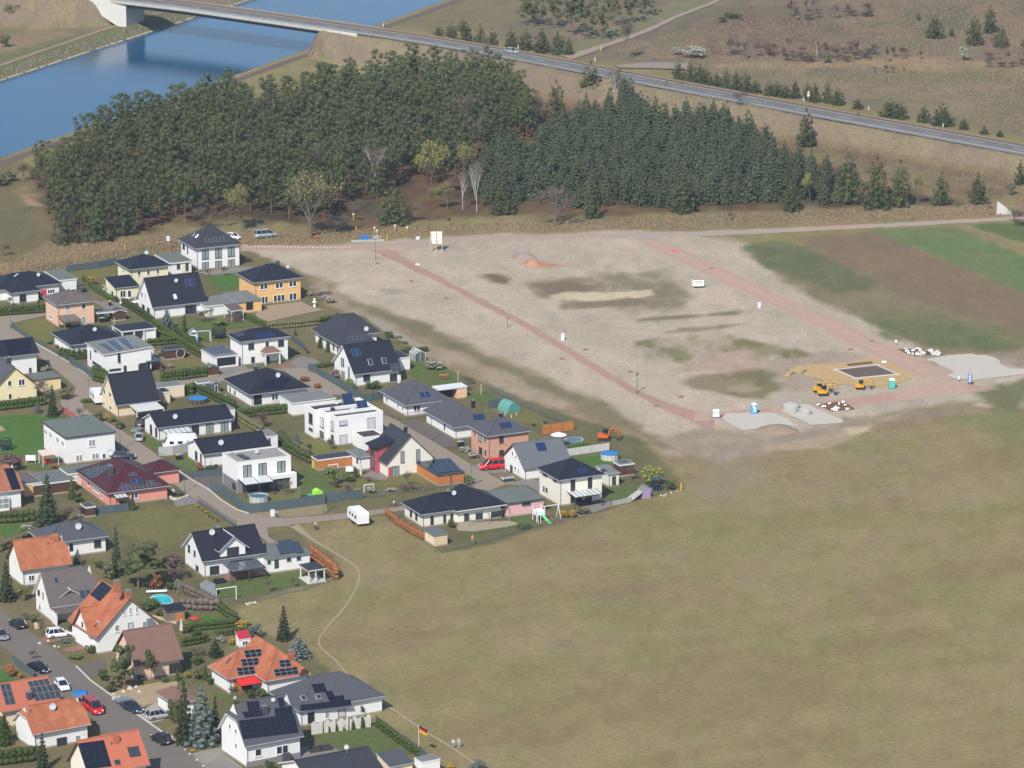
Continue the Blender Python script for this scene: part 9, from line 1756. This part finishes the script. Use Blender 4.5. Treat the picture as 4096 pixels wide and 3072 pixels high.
bins('A',1275,1390,3,'dark bin with coloured lid beside the peach house, %s in its row');bins('A',1390,1180,1,'dark bin with yellow lid in the drive behind the hedge');bins('H',345,440,2,'bin beside the lower bungalow, %s of two',('gasyellow','skyblue'));bins('F',2010,590,2,'bin at the brick house, %s of two');bins('A',1475,1130,1,'dark bin at the corner of the yellow annexe',('plasticd',))
x=House('tool_cabinet','grey cabinet with glass doors beside the gable house','cabinet','G',1.1,(400,1015),W=2.3,D=1.0,rm='gutter',wall='steelblue',roof='flat',ov=.03,gut=False)
for i in range(4):x.win_at(.15+i*.5,.55+i*.5,.15,.95,'F','d',1,fw=.03)
def sto(c,P,label,s0,s1,m_='stone'):
 p0=at(c,P[0]);rt=empty('rock_border',p0);tag(rt,label,'rocks','rows of stones');r_=random.Random(len(label))
 for q in P:p=at(c,q)-p0;s=r_.uniform(s0,s1);m=MB();m.hexa([(-s,-s*.8,0),(s,-s*.7,0),(s*.9,s*.7,0),(-s*.8,s*.8,0),(-s*.5,-s*.4,s),(s*.5,-s*.4,s*1.1),(s*.4,s*.4,s),(-s*.5,s*.4,s*.9)]);o=m.bd('stone',M[m_],rt);o.location=p
sto('H',[(260,915),(280,935),(310,945),(345,940),(380,930),(420,915),(450,905),(470,895),(300,850),(290,830)],'ring of pale stones round the street rockery',.25,.45);sto('K',[(1440,730),(1500,770),(1560,700),(1640,660),(1720,640),(1600,800),(1680,820),(1450,790),(1760,700)],'pale boulders in the sandy bank',.3,.6);sto('M',[(295,1350),(350,1410),(405,1450),(460,1500),(545,1570),(250,1300),(190,1255),(620,1640)],'row of pale stones along the asphalt street',.18,.3)
sto('K',[(690,125),(740,130),(610,60),(500,560-470)],'white stones at the front garden edge',.2,.35);sto('L',[(1065,1010),(1100,1005),(1130,1000),(1160,1000),(1080,1018)],'white stones at the meadow edge of the large lawn',.2,.35);sto('G',[(1950,1185),(2000,1175),(2050,1160),(2110,1145),(1980,1190)],'white stones at the willow garden edge',.15,.28)
def fur(c,x,yb,label,m_):
 p=at(c,(x,yb));rt=empty('garden_sofa',p,GRID);tag(rt,label,'garden furniture','garden furniture');m=MB();m.box(-1,-.4,.1,1,.4,.42);m.bd('seat',M[m_],rt);m=MB();m.box(-1,.35,.42,1,.5,.8);m.bd('backrest',M[m_],rt)
 for s_ in(-1,1):m=MB();m.box(s_*1.0-.1,-.4,.1,s_*1.0+.1,.4,.62);m.bd('armrest',M[m_],rt)
fur('N',190,1470,'dark sofa on the terrace beside the slat fence, left','framed');fur('N',290,1455,'dark sofa on the terrace beside the slat fence, right','framed');fur('L',770,785,'dark lounge seat beside the terrace','plasticd');fur('G',1210,1275,'dark sofa under the glass roof of the two-storey house','framed');fur('A',820,1445,'dark seat under the peach house pergola','framed')
p=at('N',(1378,1505));h=zat('N',(1378,1505),1160);rt=empty('flag_pole',p);tag(rt,'flag pole with black, red and gold flag at the garden corner','flag');m=MB();m.tube((0,0,0),(0,0,h),.05,.03,8);m.bd('pole',M.plasticw,rt)
for i,(c_,nm)in enumerate((((.02,.02,.02),'black'),((.55,.03,.03),'red'),((.65,.42,.02),'gold'))):
 mm=mat('flag_'+nm,c_,.7);m=MB();z1=h-.1-i*.33;k=6
 for j in range(k):xa,xb=j*.28,(j+1)*.28;f=lambda x_:(x_*.80,.12*sin(x_*4),-x_*.42);a,b=f(xa),f(xb);m.face([(a[0],a[1],z1+a[2]-.33),(b[0],b[1],z1+b[2]-.33),(b[0],b[1],z1+b[2]),(a[0],a[1],z1+a[2])])
 m.bd('stripe',mm,rt)
for c_,x,yb,yt,l in(('N',545,830,660,'grey pole behind the grey hip roof'),('L',950,0,0,''),('D',800,980,865,'white pole in the narrow lawn'),('G',183,195,90,'white pole on the triangular lawn'),('E',1997,1040,900,'white pole near the open shed'),('A',1445,1420,1330,'green pipe post beside the peach garden')):
 if l:post(c_,x,yb,yt,'eave',l,.05,name='pole',cat='pole',group='thin poles')
for i,q in enumerate(((420,400),(482,425),(530,400))):post('G',q[0],q[1],q[1]-35,'plasticw','short white stake on the tunnel-tent lawn, %s'%('left','middle','right')[i],.06,name='stake',cat='stake',group='white stakes')
rt=empty('barrier_tape',at('R',(0,425)));tag(rt,'red and white barrier tape along the far red road','barrier tape');a,b=at('B',(990,468)),at('R',(280,425));n=60;o0=at('R',(0,425))
for i in range(n):
 u,w=a+(b-a)*(i/n),a+(b-a)*((i+1)/n);m=MB();zz_=.75+.12*sin(i*.9);m.hexa([tuple(v-o0+Vector((0,e,z)))for z in(zz_,zz_+.09)for v,e in((u,0),(w,0),(w,.01),(u,.01))]);m.bd('tape',M.plasticw if i%2 else M.redtext,rt)
 if i%8==0:m=MB();m.box(-.03,-.03,0,.03,.03,.95);pq=m.bd('stake',M.woodl,rt);pq.location=u-o0
# people
SK=mat('skin',(.55,.33,.24),.6)
def sko(name,joints,edges,rad,m,parent,sub=2):
 me=bpy.data.meshes.new(name);me.from_pydata(joints,edges,[]);me.materials.append(m);o=link(bpy.data.objects.new(name,me),parent);md=o.modifiers.new('skin','SKIN');me.skin_vertices[0].data[0].use_root=True
 for i,r in enumerate(rad):me.skin_vertices[0].data[i].radius=r if hasattr(r,'__len__')else(r,r)
 md.use_smooth_shade=True;s=o.modifiers.new('sub','SUBSURF');s.levels=sub;s.render_levels=sub;return o
def person(c,x,yb,rz,label,shirt,trousers,hair,h=1.72,pose='walk',group=None,wp=None):
 p=wp if wp is not None else at(c,(x,yb));rt=empty('person',p,rz);rt.scale=(h/1.75,)*3;tag(rt,label,'person','people out of doors');st=.22 if pose=='walk' else .05
 if pose=='sit':hip,kz,kx,fz,fx=.85,.55,.38,.12,.30
 else:hip,kz,kx,fz,fx=.93,.50,.06,.06,0
 J=[(0,0,hip),(0,0,hip+.22),(.01,0,hip+.44),(.02,0,hip+.56),(.03,0,hip+.66),(.035,0,hip+.77),(0,.17,hip+.47),(st*.6,.23,hip+.22),(st*1.2+.06,.22,hip-.02),(0,-.17,hip+.47),(-st*.6,-.23,hip+.22),(-st*.9+.04,-.22,hip-.02),(0,.09,hip-.05),(st*.7+kx,.10,kz),(st*.9+fx,.10,fz),(st*.9+fx+.17,.11,fz-.02),(0,-.09,hip-.05),(-st*.4+kx,-.10,kz),(-st*1.1+fx,-.10,fz+.03),(-st*1.1+fx+.16,-.11,fz)]
 E=[(0,1),(1,2),(2,3),(3,4),(4,5),(2,6),(6,7),(7,8),(2,9),(9,10),(10,11),(0,12),(12,13),(13,14),(14,15),(0,16),(16,17),(17,18),(18,19)]
 Rd=[.13,.13,.13,.055,.095,.085,.055,.045,.032,.055,.045,.032,.085,.06,.04,.035,.085,.06,.04,.035];sko('body',J,E,Rd,SK,rt)
 k=[0,1,2,6,7,9,10];ix={a:i for i,a in enumerate(k)};JJ=[J[a]for a in k];sko('shirt',JJ,[(ix[a],ix[b])for a,b in E if a in ix and b in ix],[.155,.155,.15,.075,.062,.075,.062],shirt,rt)
 k=[0,12,13,14,16,17,18];ix={a:i for i,a in enumerate(k)};JJ=[J[a]for a in k];sko('trousers',JJ,[(ix[a],ix[b])for a,b in E if a in ix and b in ix],[.145,.105,.078,.06,.105,.078,.06],trousers,rt)
 sko('hair',[(J[4][0]-.02,0,J[4][2]+.03),(J[5][0]-.02,0,J[5][2]+.03)],[(0,1)],[.098,.085],hair,rt,1);return rt
cw=mat('white_shirt',(.74,.76,.76),.8);cb=mat('pale_blue_shirt',(.42,.58,.68),.8);jn=mat('blue_jeans',(.20,.28,.38),.8);bg=mat('beige_coat',(.50,.42,.34),.8);dk=mat('dark_trousers',(.06,.06,.07),.8);gh=mat('grey_hair',(.35,.33,.30),.9);bh=mat('brown_hair',(.10,.06,.04),.9)
person('N',1775,1435,-.9,'person in white top and pale jeans walking on the meadow path, left of two',cw,jn,gh,1.7);person('N',1840,1425,-.9,'person in pale blue shirt and light trousers walking, right of two',cb,bg,gh,1.74);person('F',192,1640,-1.2,'person in beige walking a dog beside the lane',bg,dk,bh,1.65);person('M',985,925,-1.4,'person in pale blue standing on the lawn by the red awning',cb,dk,gh,1.7,'stand');person('H',1605,1175,2.0,'person in grey-blue beside the white cabinet',mat('grey_blue_top',(.3,.38,.46),.8),dk,bh,1.5,'stand')
def dog(c,x,yb,rz,label,m_):
 p=at(c,(x,yb));rt=empty('dog',p,rz);tag(rt,label,'dog','dogs');rt.scale=(.75,)*3
 J=[(0,0,.52),(.30,0,.50),(.42,0,.58),(.52,0,.74),(.66,0,.74),(.78,0,.70),(-.30,0,.52),(-.48,0,.62),(-.66,0,.74),(.36,.1,.36),(.34,.1,.18),(.36,.1,.03),(.36,-.1,.36),(.40,-.1,.18),(.42,-.1,.03),(-.30,.1,.38),(-.24,.1,.25),(-.36,.1,.16),(-.32,.1,.03),(-.30,-.1,.38),(-.2,-.1,.25),(-.30,-.1,.16),(-.26,-.1,.03)]
 E=[(0,1),(1,2),(2,3),(3,4),(4,5),(0,6),(6,7),(7,8),(1,9),(9,10),(10,11),(1,12),(12,13),(13,14),(6,15),(15,16),(16,17),(17,18),(6,19),(19,20),(20,21),(21,22)]
 sko('body',J,E,[.12,.14,.10,.075,.08,.04,.11,.04,.02,.06,.04,.035,.06,.04,.035,.07,.045,.03,.03,.07,.045,.03,.03],m_,rt)
 for s_ in(-1,1):q=MB();q.face([(.60,s_*.04,.78),(.56,s_*.10,.80),(.57,s_*.06,.92)]);q.face([(.56,s_*.10,.80),(.60,s_*.04,.78),(.57,s_*.06,.92)]);q.bd('ear',m_,rt)
dog('F',212,1640,-.3,'dark brown dog beside the person in beige',mat('dog_fur',(.07,.045,.035),.9));
p=at('F',(1203,1360));rt=empty('bicycle',p,GRID+.1);tag(rt,'dark bicycle ridden on the lane','bicycle')
for x_ in(-.48,.48):
 m=MB()
 for i in range(18):t,u=6.283*i/18,6.283*(i+1)/18;m.tube((x_+cos(t)*.31,0,.32+sin(t)*.31),(x_+cos(u)*.31,0,.32+sin(u)*.31),.022,.022,4)
 w_=m.bd('wheel',M.rubber,rt);m=MB()
 for i in range(6):t=6.283*i/6;m.bar((x_,0,.32),(x_+cos(t)*.3,0,.32+sin(t)*.3),.008)
 m.bd('spoke',M.metal,w_)
m=MB()
for a,b in(((-.48,0,.32),(-.12,0,.30)),((-.12,0,.30),(-.22,0,.78)),((-.12,0,.30),(.36,0,.72)),((-.2,0,.70),(.35,0,.78)),((-.48,0,.32),(-.2,0,.68)),((.36,0,.72),(.48,0,.32)),((.35,0,.78),(.33,0,.92))):m.tube(a,b,.022,.022,5)
m.bd('frame',mat('bicycle_frame',(.35,.05,.10),.4),rt);m=MB();m.bar((.31,-.24,.95),(.31,.24,.95),.03);m.bd('handlebar',M.framed,rt);m=MB();m.hexa([(-.33,-.07,.78),(-.1,-.04,.78),(-.1,.04,.78),(-.33,.07,.78),(-.33,-.06,.84),(-.1,-.03,.82),(-.1,.03,.82),(-.33,.06,.84)]);m.bd('saddle',M.plasticd,rt)
person('F',1203,1360,GRID+.1,'child in white shirt riding a bicycle on the lane',cw,dk,bh,1.45,'sit',wp=at('F',(1203,1360))+Vector((-.25,-.1,.14)))
p=at('V',(1078,640));rt=empty('garden_figure',p);tag(rt,'rust-orange garden figure on a pole at the meadow fence','figure');m=MB();m.tube((0,0,0),(0,0,1.0),.05,.05,6);m.bd('pole',M.brown,rt);m=MB();m.lathe([(.08,.9),(.26,1.1),(.24,1.6),(.10,1.75),(.14,1.85),(.1,2.0)],9);m.bd('figure',mat('rust_orange',(.52,.24,.14),.8),rt)
h=HS['H28w'];m=MB()
for x_ in(1.0,5.0,9.2):m.bar((x_,-2.6,0),(x_,-2.6,2.4),.09);m.bar((x_,-2.6,2.4),(x_,-.2,2.5),.09)
m.bar((1.0,-2.6,2.4),(9.2,-2.6,2.4),.09);m.bar((1.0,-2.6,1.2),(5.0,-2.6,1.0),.06);m.bd('terrace_frame',M.gutter,h.rt)
h=HS['H42'];m=MB();l=h.wp('M',(1585,1640),'F',off=-.9);m.box(l.x-.6,-1.2,0,l.x+.6,-.6,1.5);o=m.bd('heat_pump',M.slate,h.rt)
# names for plants that have none yet: told apart by their neighbours
SHORT=dict(H21='the far white house',H20='the orange house',H2='the pale yellow house',H3='the steep black roof',H4='the peach house',H1='the bungalow at the left edge',H5='the black hip bungalow',H6='the modern white house',H7='the shallow solar roof',H8='the pale yellow gable',H9='the cream gable house',H10='the large flat-roofed house',H18='the white villa',H19='the columned bungalow',H22='the dark hip bungalow',H23='the black gable house',H24='the grey pyramid bungalow',H14='the upper long bungalow',H15='the lower long bungalow',H16='the cubic house with canopy',H17='the stepped cubic house',H30='the white and red house',H25b='the brick house',H26='the grey gable house',H27='the white house at the meadow',H28='the cream bungalow',H11='the salmon bungalow',H32='the blue-grey roof',H33='the terracotta house',H34='the brown-grey roof',H35='the orange-roofed gable house',H36='the salmon house',H37='the coral solar roof',H38='the terracotta half-hip roof',H40='the terracotta bungalow',H41='the grey solar bungalow',H42='the tall solar house',H29='the cross-gable house')
grp={}
for o,k in AUTO:
 best,bd='the wood',1e9
 for q,nm in SHORT.items():
  d=(HS[q].P(HS[q].w/2,HS[q].d/2)-o.location).length
  if d<bd:bd,best=d,nm
 where='near '+best if bd<25 else('beside the track' if o.location.y<1010 else 'in front of the wood' if o.location.x<0 else 'on the open heath')
 grp.setdefault((DESC[k],where),[]).append(o)
ORD=['leftmost','second from the left','third from the left','fourth from the left','fifth from the left','sixth from the left','seventh from the left','eighth from the left','ninth from the left','tenth from the left','eleventh from the left','twelfth from the left']
for(d,w),os_ in grp.items():
 os_.sort(key=lambda o:o.location.x/o.location.y)
 for i,o in enumerate(os_):o['label']=(d+' '+w)if len(os_)==1 else '%s %s, %s'%(d,w,ORD[min(i,11)])
